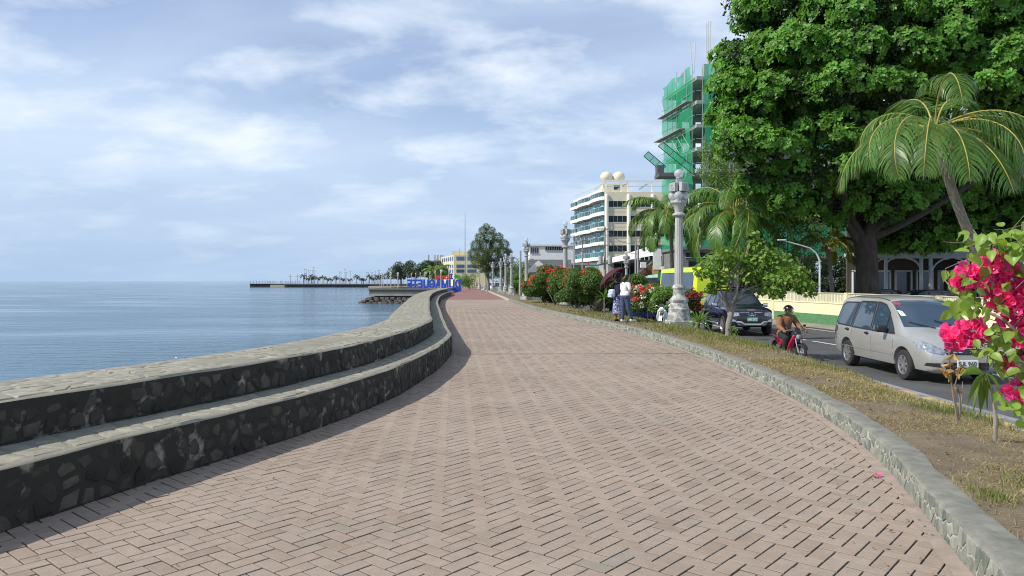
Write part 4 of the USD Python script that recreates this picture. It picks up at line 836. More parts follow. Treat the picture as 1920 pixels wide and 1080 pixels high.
for i, (px, py, lab) in enumerate(((1643, 894, 'fallen magenta petals in the middle of the paving near the kerb'), (1610, 833, 'small fallen pink petals touching the foot of the kerb'))):
    c = pg(px, py, .01); m = MB()
    for q in range(3 - i): m.add(*leaf_mesh((c + R.normal(0, .012, 3) * [1, 1, .1])[None], R.normal(0, 1, (1, 3)) * [1, 1, .2], np.array([[0, 0, 1.0]]) + R.normal(0, .3, (1, 3)), .045, .04, np.array([R.random()]), True, .5, -.3))
    obj('fallen_flower', m, 'bract_pink', None, label=lab, cat='petals')

R = np.random.default_rng(99); lt = MB(); n = 260; y = 3.6 * (30 / 3.6) ** R.random(n); side = R.random(n) < .7
x = np.where(side, KERB.x_at_y(y) - .05 - np.abs(R.normal(0, .45, n)), BENCH.x_at_y(y) + .06 + R.random(n) ** 2 * 4.5)
lt.add(*leaf_mesh(np.column_stack([x, y, np.full(n, .006)]), R.normal(0, 1, (n, 3)) * [1, 1, .12], np.array([[0, 0, 1.0]]) + R.normal(0, .25, (n, 3)), R.uniform(.015, .05, n), R.uniform(.01, .025, n), R.random(n), False, .6, -.2))
obj('leaf_litter', lt, 'litter', None, kind='stuff', label='small dry leaves and crumbs scattered over the paving along the kerb', cat='leaves')
x = R.uniform(0, 1, 500); y = 3.4 * (16 / 3.4) ** R.random(500); x = KERB.x_at_y(y) + .3 + x * (ROADE.x_at_y(y) - 1.3 - KERB.x_at_y(y)); lt = MB()
lt.add(*leaf_mesh(np.column_stack([x, y, bed_z(x, y) + .008]), R.normal(0, 1, (500, 3)) * [1, 1, .2], np.array([[0, 0, 1.0]]) + R.normal(0, .4, (500, 3)), R.uniform(.02, .07, 500), R.uniform(.012, .035, 500), R.random(500), False, .6, -.2))
obj('dead_leaves', lt, 'litter', None, kind='stuff', label='dry brown leaves lying in the planting bed', cat='leaves')
# ================================================================ walls, buildings, columns, poles
random.seed(17); R = np.random.default_rng(101)
def nth(i): return ['the', 'second', 'third', 'fourth', 'fifth', 'sixth', 'seventh', 'eighth', 'ninth', 'tenth', 'eleventh', 'twelfth', 'thirteenth', 'fourteenth', 'fifteenth', 'sixteenth', 'seventeenth', 'eighteenth', 'nineteenth', 'twentieth'][i]
def nth_left(i): return 'leftmost' if i == 0 else nth(i) + ' from the left'
mdef('cream_paint', (.72, .66, .42), .75, var=.08, scale=3, bump=.002, bscale=40)
mdef('green_paint', (.075, .20, .085), .7, var=.2, scale=4)
mdef('picket_paint', (.56, .53, .38), .75, tint=.12, var=.08, scale=4)
mdef('white_paint', (.74, .75, .74), .7, col2=(.62, .63, .61), scale=2.5)
mdef('blue_white', (.62, .67, .70), .7, col2=(.52, .57, .60), scale=2.5)
mdef('plinth_paint', (.50, .45, .26), .8, col2=(.42, .38, .24), scale=4)
mdef('brown_paint', (.13, .085, .06), .8)
mdef('pole_metal', (.60, .61, .60), .4, .3)
mdef('weathered_white', (.22, .225, .215), .9, col2=(.48, .49, .47), scale=6, detail=9, rampw=(.46, .58), bump=.006, bscale=30)
mdef('column_paint', (.40, .40, .39), .8, col2=(.22, .225, .22), scale=2.2, detail=8, rampw=(.4, .75), stretch=(1, 1, .3))
mdef('hotel_wall', (.66, .615, .46), .8, col2=(.60, .555, .41), scale=.6)
mdef('hotel_band', (.72, .70, .62), .75, var=.05, scale=.5)
mdef('dark_glass', (.010, .022, .030), .06, spec=.8)
mdef('teal_glass', (.012, .095, .095), .08, spec=.8, tint=.5)
mdef('curtain', (.16, .42, .41), .5, tint=.3)
mdef('frame_grey', (.30, .33, .33), .5)
mdef('rail_metal', (.40, .50, .49), .4)
mdef('far_yellow', (.58, .53, .33), .8, var=.06, scale=.5); mdef('far_blue_glass', (.05, .10, .22), .15, spec=.8, tint=.4)
mdef('roof_dark', (.085, .09, .10), .8, var=.2, scale=2)
mdef('raw_concrete', (.38, .38, .36), .92, col2=(.26, .26, .25), scale=1.0)
mdef('grey_wall', (.11, .11, .11), .9, col2=(.2, .2, .19), scale=1.5)
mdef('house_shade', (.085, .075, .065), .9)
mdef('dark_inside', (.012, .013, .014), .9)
mdef('brick_red', (.20, .085, .06), .9, col2=(.12, .06, .05), scale=5)
mdef('scaffold', (.26, .38, .33), .5, .3); mdef('wire', (.02, .02, .02), .6)
mdef('pole_wood', (.30, .29, .27), .9, col2=(.20, .19, .17), scale=3, stretch=(1, 1, .2))
mdef('teal_tarp', (.30, .52, .47), .6); mdef('green_cloth', (.03, .22, .10), .7); mdef('orange_board', (.50, .27, .10), .7, var=.25, scale=9); mdef('red_paint', (.45, .035, .03), .5)
mdef('tank_paint', (.70, .66, .52), .6, col2=(.58, .54, .42), scale=1.2)
mdef('sign_blue', (.012, .060, .42), .45, coat=.3); mdef('sign_red', (.55, .03, .035), .45, coat=.3); mdef('sign_green', (.03, .30, .06), .5)
mdef('pier_side', (.050, .048, .055), .9, col2=(.085, .082, .09), scale=.8); mdef('pier_top', (.30, .29, .27), .9); mdef('pale_ramp', (.42, .37, .30), .9)
mdef('rip_rap', (.10, .088, .075), .95, col2=(.16, .145, .125), scale=1.5, bump=.02, bscale=10)
def net_mat(path):
    return usdkit.material(stage, path, {'t': ('transparent_bsdf', {}), 'd': ('diffuse_bsdf', {'color': (.06, .48, .24)}), 'l': ('translucent_bsdf', {'color': (.07, .58, .29)}), 'a': ('mix_closure', {'fac': .5}), 'm': ('mix_closure', {'fac': .70})},
                           [('d.BSDF', 'a.closure1'), ('l.BSDF', 'a.closure2'), ('t.BSDF', 'm.closure1'), ('a.closure', 'm.closure2')], surface='m.closure')
DEFS['green_net'] = net_mat
def globe_mat(path):
    return usdkit.material(stage, path, {'t': ('transparent_bsdf', {'color': (.85, .88, .9)}), 'd': ('principled_bsdf', {'base_color': (.75, .77, .78), 'roughness': .25}), 'm': ('mix_closure', {'fac': .42})}, [('t.BSDF', 'm.closure1'), ('d.BSDF', 'm.closure2')], surface='m.closure')
DEFS['globe_glass'] = globe_mat
pane('clear_pane', (.75, .9, .88))

# ---------------------------------------------------------------- the picket-topped wall beyond the road
fence = thing('garden_wall', 'long cream wall with green foot and pale picket top beyond the road', 'wall')
def along(C, dx, y0, y1, n): y = np.linspace(y0, y1, n); return np.column_stack([C.x_at_y(y) + dx, y])
def wall_run(P, z0, z1, th):
    d = unit(np.gradient(P, axis=0)); nrm = np.column_stack([d[:, 1], -d[:, 0]]); A, B = P - nrm * 0, P + nrm * th
    rows = [np.column_stack([q, np.full(len(P), z)]) for q, z in ((A, z0), (A, z1), (B, z1), (B, z0))]
    return np.stack(rows, 0)
Pw = along(FAR, 0, 3, 62, 60)
obj('green_foot', MB().grid(wall_run(Pw - [.02, 0], ZR - .1, .03, .26)), 'green_paint', fence)
obj('wall_panel', MB().grid(wall_run(Pw, .03, .57, .22)), 'cream_paint', fence); obj('ledge', MB().grid(wall_run(Pw - [.03, 0], .57, .62, .28)), 'cream_paint', fence)
obj('top_rail', MB().grid(wall_run(Pw + [.05, 0], 1.055, 1.09, .09)), 'picket_paint', fence)
rest = MB(); y = 4.0; k = 0
while y < 61:
    x = FAR.x_at_y(y); dx = (FAR.x_at_y(y + .1) - x) / .1; m = MB().box((x + .1, y, .845), (.035, .098, .445), rz=-math.atan(dx), r=R.random())
    if 29 < y < 47 and k < 160: obj('picket', m, 'picket_paint', fence); k += 1
    else: rest.add(m.v[0], m.f[0], m.r[0])
    y += .128
obj('picket_row', rest, 'picket_paint', fence, kind='stuff')
for y in (10, 16, 22, 28, 34.5, 41, 47.5, 54): obj('post', MB().box((FAR.x_at_y(y) + .1, y, .33), (.3, .26, 1.55), bev=.01), 'cream_paint', fence)

# street lamp on a painted plinth in front of the wall
b = pg(1538, 598, ZR); lampx = thing('street_lamp', 'white curved street lamp on a cream plinth before the garden wall', 'street lamp', b)
obj('plinth', MB().box((0, 0, .66), (.44, .44, .78), bev=.02), 'plinth_paint', lampx); obj('plinth_foot', MB().box((0, 0, .13), (.45, .45, .30), bev=.015), 'brown_paint', lampx)
h = lambda px, py: pd(px, py, b[1]) - b
P = [h(1537, 566), h(1537, 500), h(1536, 486), h(1530, 474), h(1518, 465), h(1495, 458), h(1472, 452)]
obj('pole', MB().tube(P, [.06, .055, .05, .046, .042, .038, .03], 10), 'pole_metal', lampx, smooth=True); obj('lamp_head', MB().box(h(1466, 450), (.5, .16, .09), bev=.03), 'pole_metal', lampx)

# ---------------------------------------------------------------- the white balcony house behind the garden wall
Yh = 53.0; o = pd(1640, 540, Yh); o[2] = ZR
house = thing('balcony_house', 'old white house with arched porch and balustraded balcony behind the great tree', 'house', o)
def hp_(px, py, dy=0): return pd(px, py, Yh + dy) - o
xL, xR = hp_(1637, 0)[0], hp_(1900, 0)[0]; zb, zt, zr = hp_(0, 478)[2], hp_(0, 471)[2], hp_(0, 452)[2]
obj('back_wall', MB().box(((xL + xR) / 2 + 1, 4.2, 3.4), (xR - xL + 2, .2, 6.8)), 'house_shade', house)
obj('porch_floor', MB().box(((xL + xR) / 2, 2.0, .1), (xR - xL, 4.4, .5)), 'raw_concrete', house)
obj('balcony_floor', MB().box(((xL + xR) / 2, 2.0, zb + .13), (xR - xL + .4, 4.3, .26), bev=.02), 'blue_white', house)
obj('beam', MB().box(((xL + xR) / 2, .05, zb - .12), (xR - xL, .24, .24)), 'blue_white', house)
obj('handrail', MB().box(((xL + xR) / 2, -.02, zr), (xR - xL, .12, .08)), 'blue_white', house); obj('lower_rail', MB().box(((xL + xR) / 2, -.02, zt + .12), (xR - xL, .10, .07)), 'blue_white', house)
for k, x in enumerate(np.arange(xL + .1, xR, .19)): obj('baluster', MB().tube([[x, -.02, zt + .15], [x, -.02, (zt + zr) / 2], [x, -.02, zr - .03]], [.035, .05, .035], 6), 'white_paint', house)
cols = [hp_(px, 0)[0] for px in (1640, 1661, 1727, 1745, 1815, 1838, 1895)]
for x in cols: obj('porch_column', MB().box((x, 0, zb / 2), (.20, .2, zb), bev=.02), 'blue_white', house); obj('column_base', MB().box((x, 0, .45), (.32, .32, .9), bev=.02), 'blue_white', house)
for x0, sg, rr in ((cols[0], 1, .75), (cols[2], -1, 1.0), (cols[3], 1, 1.3), (cols[4], -1, .9), (cols[5], 1, 1.2), (cols[6], -1, .8), (cols[1], 1, .6)):
    a = np.linspace(0, PI / 2, 9); pts = np.column_stack([x0 + sg * (rr - rr * np.cos(a)), 0 * a, zb - .25 - rr + rr * np.sin(a)]); obj('arch_bracket', MB().tube(pts, .065, 6), 'white_paint', house, smooth=True)
for i, x in enumerate(np.linspace(xL + 1, xR - .8, 6)):
    w_ = obj('window' if i % 2 else 'doorway', MB().box((x, 4.05, 1.75), (1.1, .12, 2.2)), 'dark_glass', house); obj('frame', MB().box((x, 4.02, 2.9), (1.3, .16, .12)).box((x - .6, 4.02, 1.75), (.1, .16, 2.3)).box((x + .6, 4.02, 1.75), (.1, .16, 2.3)), 'white_paint', w_)
    obj('upper_window', MB().box((x, 4.05, 4.9), (1.1, .12, 1.7)), 'dark_glass', house)
obj('roof', MB().prism([(-6, 0), (6, 0), (0, 2.6)], -(xR - xL) / 2 - 1, (xR - xL) / 2 + 2, R=np.array([[0, 0, 1.], [1, 0, 0], [0, 1, 0]]), c=((xL + xR) / 2, 4, 6.9)), 'roof_dark', house)
obj('side_wall', MB().box((xR + .6, 3, 3.4), (.2, 6, 6.8)), 'blue_white', house)

# ---------------------------------------------------------------- the cream hotel with green glass balconies
o = np.array([20.2, 160.0, ZR]); hotel = thing('hotel', 'six storey cream hotel with teal glass balconies and two roof tanks', 'building', o)
e2 = np.array([-4.55, 25.0, 0]); Lb = 26.0; e2 = e2 / np.linalg.norm(e2); n2 = np.array([-e2[1], e2[0], 0]); e1 = np.array([1.0, 0, 0]); Wd = 24.0
zz = lambda py: EYE - (py - HZ) / F * 160 - ZR
top = zz(360)
def quad_block(mb, s0, s1, t0, t1, z0, z1):     # s along the street face, t along the side
    b = [e2 * s + e1 * t for s, t in ((s0, t0), (s0, t1), (s1, t1), (s1, t0))]; v = np.array([q + [0, 0, z0] for q in b] + [q + [0, 0, z1] for q in b])
    return mb.add(v, [[0, 1, 2, 3], [4, 7, 6, 5], [0, 4, 5, 1], [1, 5, 6, 2], [2, 6, 7, 3], [3, 7, 4, 0]])
obj('wall', quad_block(MB(), .0, Lb, .0, Wd, 0, top), 'hotel_wall', hotel)
bays = [zz_ - o[0] for zz_ in [(px - 960) / F * 160 for px in (1137.4, 1179, 1224, 1268, 1312)]]
for x in bays[:5]: obj('pilaster', MB().tube([[x, -.12, 0], [x, -.12, top - .9], [x, -.12, top - .5]], [.42, .42, .30], 12), 'hotel_band', hotel, smooth=50)
rows_ = [(377, 388), (404.8, 416.2), (432.6, 444), (460, 472), (488, 500), (514, 524)]
for (ya, yb2) in rows_:
    for i in range(len(bays) - 1):
        x0, x1 = bays[i] + .45, bays[i + 1] - .45; z0, z1 = zz(yb2), zz(ya); w_ = obj('window', MB().box(((x0 + x1) / 2, -.015, (z0 + z1) / 2), (x1 - x0, .06, z1 - z0)), 'dark_glass', hotel)
        for q in (.25, .5, .75): obj('mullion', MB().box((x0 + (x1 - x0) * q, -.06, (z0 + z1) / 2), (.07, .06, z1 - z0)), 'frame_grey', w_)
        obj('sill', MB().box(((x0 + x1) / 2, -.05, z0 - .06), (x1 - x0, .12, .10)), 'hotel_band', w_)
        obj('groove', MB().box(((x0 + x1) / 2, -.012, z0 - 1.05), (x1 - x0, .03, .05)), 'frame_grey', hotel) if i < 3 else None
def bay_line(off):                                # outline of the rounded balconies in (s, out)
    pts = []
    for s in np.linspace(0, Lb, 60):
        q = (s / Lb) * 2.6; bump = .75 * (abs(math.sin(q * PI * .95)) ** .45) if s < Lb * .80 else .55
        pts.append((s, off + bump))
    return pts
fl_ = [(368, 374.2), (396.3, 403), (424.5, 431.5), (452.8, 459), (481, 488), (509, 515)]
for k, (ya, yb2) in enumerate(fl_):
    z1, z0 = zz(ya), zz(yb2); pl = bay_line(.55); poly = [(0.0, 0.0)] + pl + [(Lb, 0.0)]
    v2 = np.array([e2 * s + n2 * u for s, u in poly]); pm = Polygon(v2[:, :2]).buffer(0)
    obj('balcony_slab', MB().prism(pm, z0, z1), 'hotel_band', hotel)
    pl2 = np.array([e2 * s + n2 * (u - .10) for s, u in bay_line(.55)])
    obj('balcony_glass', MB().grid(np.stack([pl2 + [0, 0, z1], pl2 + [0, 0, z1 + .95]], 0)), 'teal_glass', hotel); obj('handrail', MB().tube(pl2 + [0, 0, z1 + 1.0], .05, 5), 'rail_metal', hotel)
    for j in range(0, 60, 5): obj('rail_post', MB().tube([pl2[j] + [0, 0, z1], pl2[j] + [0, 0, z1 + 1.0]], .04, 4), 'rail_metal', hotel)
    if k > 0:
        for j in range(13):
            s0, s1 = j * 2.0, j * 2.0 + 1.9; zt_ = z1 + 2.35
            obj('glass_door', quad_block(MB(), s0 + .05, s1, -.08, .1, z1, zt_), 'curtain' if j in (1, 4, 9) else 'dark_glass' if R.random() < .5 else 'teal_glass', hotel)
            if j % 2 == 0: obj('door_frame', quad_block(MB(), s0 - .07, s0 + .05, -.12, .1, z1, zt_), 'frame_grey', hotel)
obj('parapet', quad_block(MB(), 1.0, Lb, -.3, .0, top, top + .9), 'hotel_band', hotel); obj('roof_rail', MB().tube([e2 * 2 + [0, 0, top + 1.9], e2 * Lb + [0, 0, top + 1.9]], .05, 5), 'rail_metal', hotel)
ztop = zz(338.5)
obj('stair_house', MB().box((2.6, 8, (top + ztop) / 2), (5.4, 6, ztop - top)), 'hotel_wall', hotel); obj('stair_window', MB().box((3.0, 4.98, top + 1.6), (1.4, .1, .9)), 'dark_glass', hotel)
for x in (bays[0], bays[0] + 3.3, bays[1], bays[2], bays[3]): obj('frame_post', MB().box((x, 1.0, (top + ztop) / 2), (.35, .35, ztop - top)), 'hotel_band', hotel)
obj('frame_beam', MB().box((10, 1.0, ztop), (21, .4, .35)), 'hotel_band', hotel); obj('frame_beam', MB().box((10, 1.0, ztop - 1.1), (21, .14, .12)), 'rail_metal', hotel)
for x in (bays[0] - 1.2, bays[1] - 1.0, bays[2] - 1.5): obj('brace', MB().box((x, 1.6, (top + ztop) / 2 + .3), (2.8, .3, .3), R=roty(-.62)), 'hotel_band', hotel)
for px in (1137, 1160): 
    c = pd(px, 331, 168) - o; obj('water_tank', MB().lathe([(0, -1.0), (1.1, -1.0), (1.38, -.5), (1.4, 0), (1.25, .5), (.8, .95), (0, 1.12)], c, 18), 'tank_paint', hotel, smooth=60)

# ---------------------------------------------------------------- the tower under construction, wrapped in green net
o = np.array([25.1, 100.0, ZR]); tower = thing('unfinished_tower', 'unfinished concrete tower wrapped in green safety net and scaffolding', 'building', o)
f1 = np.array([-2.0, 13.0, 0]); f1 /= np.linalg.norm(f1); g1 = np.array([1.0, .06, 0]); g1 /= np.linalg.norm(g1); LA, LB_ = 11.0, 22.0
zt_ = lambda py: EYE - (py - HZ) / F * 100 - ZR
def tw(a, b, z): return f1 * a + g1 * b + np.array([0, 0, z])
def slab_(a0, a1, b0, b1, z0, z1):
    v = [tw(a, b, z) for z in (z0, z1) for a, b in ((a0, b0), (a1, b0), (a1, b1), (a0, b1))]
    return MB().add(np.array(v), [[0, 1, 2, 3], [4, 7, 6, 5], [0, 4, 5, 1], [1, 5, 6, 2], [2, 6, 7, 3], [3, 7, 4, 0]])
lev = [zt_(y) for y in (145, 190, 234, 277, 318, 358, 398, 438, 478, 516)]
for z in lev: obj('floor_slab', slab_(-.6, LA, -.6, LB_, z - .45, z), 'raw_concrete', tower)
for a in (1.0, 5.5, 10.5):
    for b_ in (1.2, 6.0, 11, 16, 20.5): obj('column', slab_(a - .35, a + .35, b_ - .35, b_ + .35, 0, lev[0] + (.0 if (a, b_) != (1.0, 1.2) else 2.0)), 'raw_concrete', tower)
for i in range(1, 9): obj('infill_wall', slab_(1.2, LA - .5, 4.5, LB_ - 1, lev[i], lev[i - 1] - .45), 'raw_concrete', tower)
nets = MB()
for i, (za, zb_) in enumerate(zip([lev[0] + 1.4] + lev[:8], lev[:9])):
    for face in (0, 1):
        n = 8; u = np.linspace(0, 1, n); L_ = LA if face == 0 else LB_
        if face == 1 and i in (4, 5): continue
        for q in range(2):
            uu = np.linspace(q / 2 + .01, (q + 1) / 2 - .01, n); rows2 = []
            for zf in np.linspace(0, 1, 4):
                bul = 1.05 + .25 * np.sin(uu * 9 + i * 2 + zf * 3) * math.sin(zf * PI) + .2 * (zf - .5)
                z = zb_ + (za - zb_) * zf + (.25 * np.sin(uu * PI * 4) * (zf > .9) if i == 0 else 0)
                rows2.append(np.array([tw(x * L_, -b2, z_) if face == 0 else tw(-b2, x * L_, z_) for x, b2, z_ in zip(uu, bul, z + 0 * uu)]))
            obj('safety_net', MB().grid(np.stack(rows2, 0)), 'green_net', tower, smooth=True)
for a in np.arange(0, LA + .1, 1.85): obj('scaffold_pole', MB().tube([tw(a, -.98, zt_(330)), tw(a, -.98, lev[0] + 1.2 + R.uniform(0, 1.2))], .045, 5), 'scaffold', tower)
for b_ in np.arange(0, 9, 1.85): obj('scaffold_pole', MB().tube([tw(-.98, b_, zt_(420)), tw(-.98, b_, lev[0] + 1.0)], .045, 5), 'scaffold', tower)
for z in np.arange(zt_(330), lev[0] + 1, 1.6):
    obj('scaffold_ledger', MB().tube([tw(-.8, -.95, z), tw(LA + .8, -.95, z)], .04, 5), 'scaffold', tower); obj('scaffold_ledger', MB().tube([tw(-.95, -.8, z), tw(-.95, 9, z)], .04, 5), 'scaffold', tower)
for i in range(6): obj('scaffold_brace', MB().tube([tw(i * 2.0, -1.3, lev[3]), tw(i * 2.0 + 3.6, -1.3, lev[2])], .035, 4), 'scaffold', tower)
obj('plank_deck', slab_(-.2, LA, -1.9, -1.1, lev[1] - .1, lev[1]), 'pole_wood', tower); obj('plank_deck', slab_(2, LA + 1.2, -2.0, -1.1, lev[2] - .2, lev[2] - .05), 'pole_wood', tower)
def ray(px, py): return pd(px, py, 100) - o
for px, y0, y1, px2 in ((1301, 70, 130, 1305), (1311, 68, 130, 1308), (1331, 33, 135, 1333), (1335, 30, 135, 1336), (1340, 30, 135, 1339), (1290, 115, 150, 1290)): obj('rebar_pole', MB().tube([ray(px2, y1) + [0, 2, 0], ray(px, y0) + [0, 2, 0]], .075, 5), 'pole_metal', tower)
for (xa, ya), (xb, yb2), wv in (((1234, 274), (1298, 326), .75), ((1207, 293), (1240, 321), .8)):
    a, b_ = ray(xa, ya), ray(xb, yb2); up = np.array([.6, 0, wv * .8]); obj('catch_net', MB().grid(np.stack([np.array([a, b_]), np.array([a + up, b_ + up])], 0)), 'green_net', tower)
    for q in (0, .33, .66, 1): p = a + (b_ - a) * q; obj('net_frame', MB().tube([p, p + up], .04, 4), 'wire', tower)
    obj('net_frame', MB().tube([a, b_], .05, 4), 'wire', tower); obj('net_frame', MB().tube([a + up, b_ + up], .05, 4), 'wire', tower)
c = ray(1255, 330); obj('hoist_deck', MB().box(c, (3.4, 3, .5)), 'roof_dark', tower); obj('hoist_cabin', MB().box(c + [-1.3, 0, .8], (.9, 1.4, 1.1)), 'roof_dark', tower)
c = ray(1333, 262); obj('balcony_box', MB().box(c, (1.9, 1.6, 1.4)), 'roof_dark', tower)

# ---------------------------------------------------------------- smaller buildings along the street
def simple_block(name, label, px0, px1, ptop, Y, depth, mat, wins=(), pbase=None, roof=None):
    a = (px0 - 960) / F * Y; b_ = (px1 - 960) / F * Y; zt2 = EYE - (ptop - HZ) / F * Y; o = np.array([(a + b_) / 2, Y, ZR]); t = thing(name, label, 'building', o)
    W = b_ - a; H = zt2 - ZR; obj('wall', MB().box((0, depth / 2, H / 2), (W, depth, H)), mat, t); obj('roof', MB().box((0, depth / 2, H + .15), (W + .5, depth + .5, .3)), roof or mat, t)
    for (x0, x1, y0, y1, n) in wins:
        xa, xb, za, zb_ = (x0 - 960) / F * Y - o[0], (x1 - 960) / F * Y - o[0], EYE - (y1 - HZ) / F * Y - ZR, EYE - (y0 - HZ) / F * Y - ZR
        for i in range(n):
            u0, u1 = xa + (xb - xa) * i / n + .06, xa + (xb - xa) * (i + 1) / n - .06
            w_ = obj('window', MB().box(((u0 + u1) / 2, -.02, (za + zb_) / 2), (u1 - u0, .1, zb_ - za)), 'dark_glass', t); obj('sill', MB().box(((u0 + u1) / 2, -.06, za - .05), (u1 - u0 + .1, .2, .1)), 'frame_grey', w_)
    return t, o
t, o = simple_block('white_building', 'white flat roofed building with a dark window band behind the lamp columns', 993, 1078, 461, 145, 14, 'white_paint', [(994, 1010, 464, 474, 4), (1022, 1056, 463, 469, 8)])
obj('sloping_front', MB().prism([(-4.2, 0), (2.6, 0), (2.6, 4.4), (-2.4, 5.6), (-4.2, 5.6)], 0, .35, R=np.array([[1., 0, 0], [0, 0, -1], [0, 1, 0]]), c=(0, -2, 0)), 'white_paint', t)
o = pd(1033, 540, 118); o[2] = ZR; t = thing('gabled_house', 'small white house with dark grey gable roof below the hotel', 'house', o)
obj('wall', MB().box((0, 3, 1.8), (5.6, 6, 3.6)), 'white_paint', t); obj('roof', MB().prism([(-3.6, 0), (3.6, 0), (0, 2.2)], -3.4, 3.4, R=np.array([[0, 0, 1.], [1, 0, 0], [0, 1, 0]]) @ np.eye(3), c=(0, 3, 3.4)), 'roof_dark', t)
obj('gable', MB().prism([(-2.2, 0), (2.2, 0), (0, 1.9)], 0, .2, R=np.array([[1., 0, 0], [0, 0, -1], [0, 1, 0]]), c=(-2, -.5, 3.5)), 'white_paint', t)
for x in (-1.5, 1.2): obj('window', MB().box((x, -.03, 2), (1.0, .1, 1.1)), 'dark_glass', t)
t, o = simple_block('shop_building', 'grey shop building with open dark front under the white awning roof', 1140, 1262, 492, 97, 10, 'raw_concrete', [(1150, 1195, 494, 520, 3), (1200, 1250, 480, 490, 6)])
q = lambda px, py, dy=-2: pd(px, py, 97 + dy) - o
A, B_, C_, D_ = q(1146, 486), q(1224, 459), q(1258, 459), q(1226, 476)
obj('awning_roof', MB().add(np.array([A, B_, B_ + [3, 6, .3], A + [0, 7, .2], A - [0, 0, .25], B_ - [0, 0, .25], B_ + [3, 6, .05], A + [0, 7, -.05], A + [0, -1.2, -.45], D_ + [0, -1.2, -.2]]), [[0, 1, 2, 3], [4, 7, 6, 5], [8, 9, 1, 0]]), 'white_paint', t)
obj('sign_panel', MB().box(q(1232, 486, -4), (1.0, .2, 2.6)), 'white_paint', t); obj('brick_front', MB().box(q(1218, 508, -3), (3.0, .3, 1.6)), 'brick_red', t)
obj('orange_board', MB().box(q(1229, 506, -4), (.8, .1, 1.0)), 'orange_board', t); obj('teal_awning', MB().add(np.array([q(1203, 522, -5), q(1236, 520, -5), q(1236, 513, -4), q(1216, 516, -4)]), [[0, 1, 2, 3]]), 'teal_tarp', t); obj('green_banner', MB().box(q(1238, 518, -5), (.6, .06, 1.0)), 'green_cloth', t)
obj('outside_stair', MB().add(np.array([q(1198, 508, -4), q(1222, 490, -4), q(1222, 493, -4), q(1198, 511, -4)]), [[0, 1, 2, 3]]), 'frame_grey', t)
for px in (1206, 1245): obj('air_unit', MB().box(q(px, 497 if px < 1210 else 505, -4), (.7, .4, .7), bev=.03), 'white_paint', t)
for i in range(9):
    x = 1240 + i * 3; obj('truss_bar', MB().tube([q(x, 500, -3), q(x + 6 * (-1) ** i, 478, -3)], .04, 4), 'frame_grey', t)
obj('truss_bar', MB().tube([q(1240, 478, -3), q(1272, 478, -3)], .05, 4), 'frame_grey', t); obj('truss_bar', MB().tube([q(1240, 500, -3), q(1272, 500, -3)], .05, 4), 'frame_grey', t)
t, o = simple_block('low_shop', 'low dark shop with a teal stall beside the back row of shrubs', 1068, 1142, 497, 120, 8, 'raw_concrete', [(1080, 1110, 502, 520, 3)])
obj('stall_box', MB().box(pd(1113, 507, 116) - o, (2.4, 1.5, 1.4)), 'teal_tarp', t); obj('red_post', MB().box(pd(1103, 504, 116) - o, (.25, .25, 2)), 'red_paint', t)
simple_block('street_building', 'plain grey building between the palms and the garden trees', 1275, 1410, 468, 84, 10, 'grey_wall', [(1285, 1400, 474, 482, 9), (1290, 1400, 490, 505, 6)])
# far yellow building with blue windows
o = np.array([(851 - 960) / F * 280, 280, ZR]); far = thing('far_yellow_building', 'distant pale yellow building with rows of blue windows above the sign', 'building', o)
u1 = np.array([-9.0, 34.0, 0]); u1 /= np.linalg.norm(u1); u0 = np.array([1.0, 0, 0])
zf = lambda py: EYE - (py - HZ) / F * 280 - ZR
vq = [np.zeros(3), u0 * 13, u0 * 13 + u1 * 30, u1 * 30]; Hf = zf(478); obj('wall', MB().add(np.array(vq + [x + [0, 0, Hf] for x in vq]), [[0, 1, 2, 3], [4, 7, 6, 5], [0, 4, 5, 1], [1, 5, 6, 2], [2, 6, 7, 3], [3, 7, 4, 0]]), 'far_yellow', far)
for ya, yb2 in ((481, 488), (496, 502), (505, 511)):
    for i in range(3): x = 1.0 + i * 4.1; obj('window', MB().box(u0 * (x + 1.6) + [0, -.05, (zf(ya) + zf(yb2)) / 2], (3.3, .1, zf(ya) - zf(yb2)), r=R.random()), 'far_blue_glass', far)
    for i in range(6): c = u1 * (2.5 + i * 4.6) + np.array([-.03, 0, (zf(ya) + zf(yb2)) / 2]); obj('window', MB().box(c, (.2, 2.4, zf(ya) - zf(yb2)), rz=math.atan2(9, 34), r=R.random()), 'far_blue_glass', far)
obj('roof_room', MB().box(u0 * 4 + u1 * 9 + [0, 0, Hf + .8], (6, 5, 1.6)), 'far_yellow', far); obj('roof_mast', MB().tube([u0 * 2 + [0, 2, Hf], u0 * 2 + [0, 2, Hf + 2.5]], .12, 5), 'raw_concrete', far)
o = np.array([(815 - 960) / F * 310, 310, ZR]); t = thing('concrete_frame', 'distant bare concrete frame with upright columns behind the dark trees', 'building', o)
obj('floor_slab', MB().box((0, 4, 10.2), (7.4, 8, .9)), 'raw_concrete', t); obj('floor_slab', MB().box((0, 4, 6.5), (7, 8, .6)), 'raw_concrete', t)
for x in (-2.6, 0, 1.2, 2.4, 3.3): obj('column', MB().box((x, 1, 6.5), (.55, .55, 13.0)), 'raw_concrete', t)
b_ = pd(872, 540, 260); b_[2] = ZR; t = thing('radio_mast', 'hair thin radio mast rising left of the feathery tree', 'mast', b_); obj('mast', MB().tube([[0, 0, 0], [0, 0, EYE + (HZ - 398) / F * 260 - ZR]], [.22, .06], 5), 'frame_grey', t)

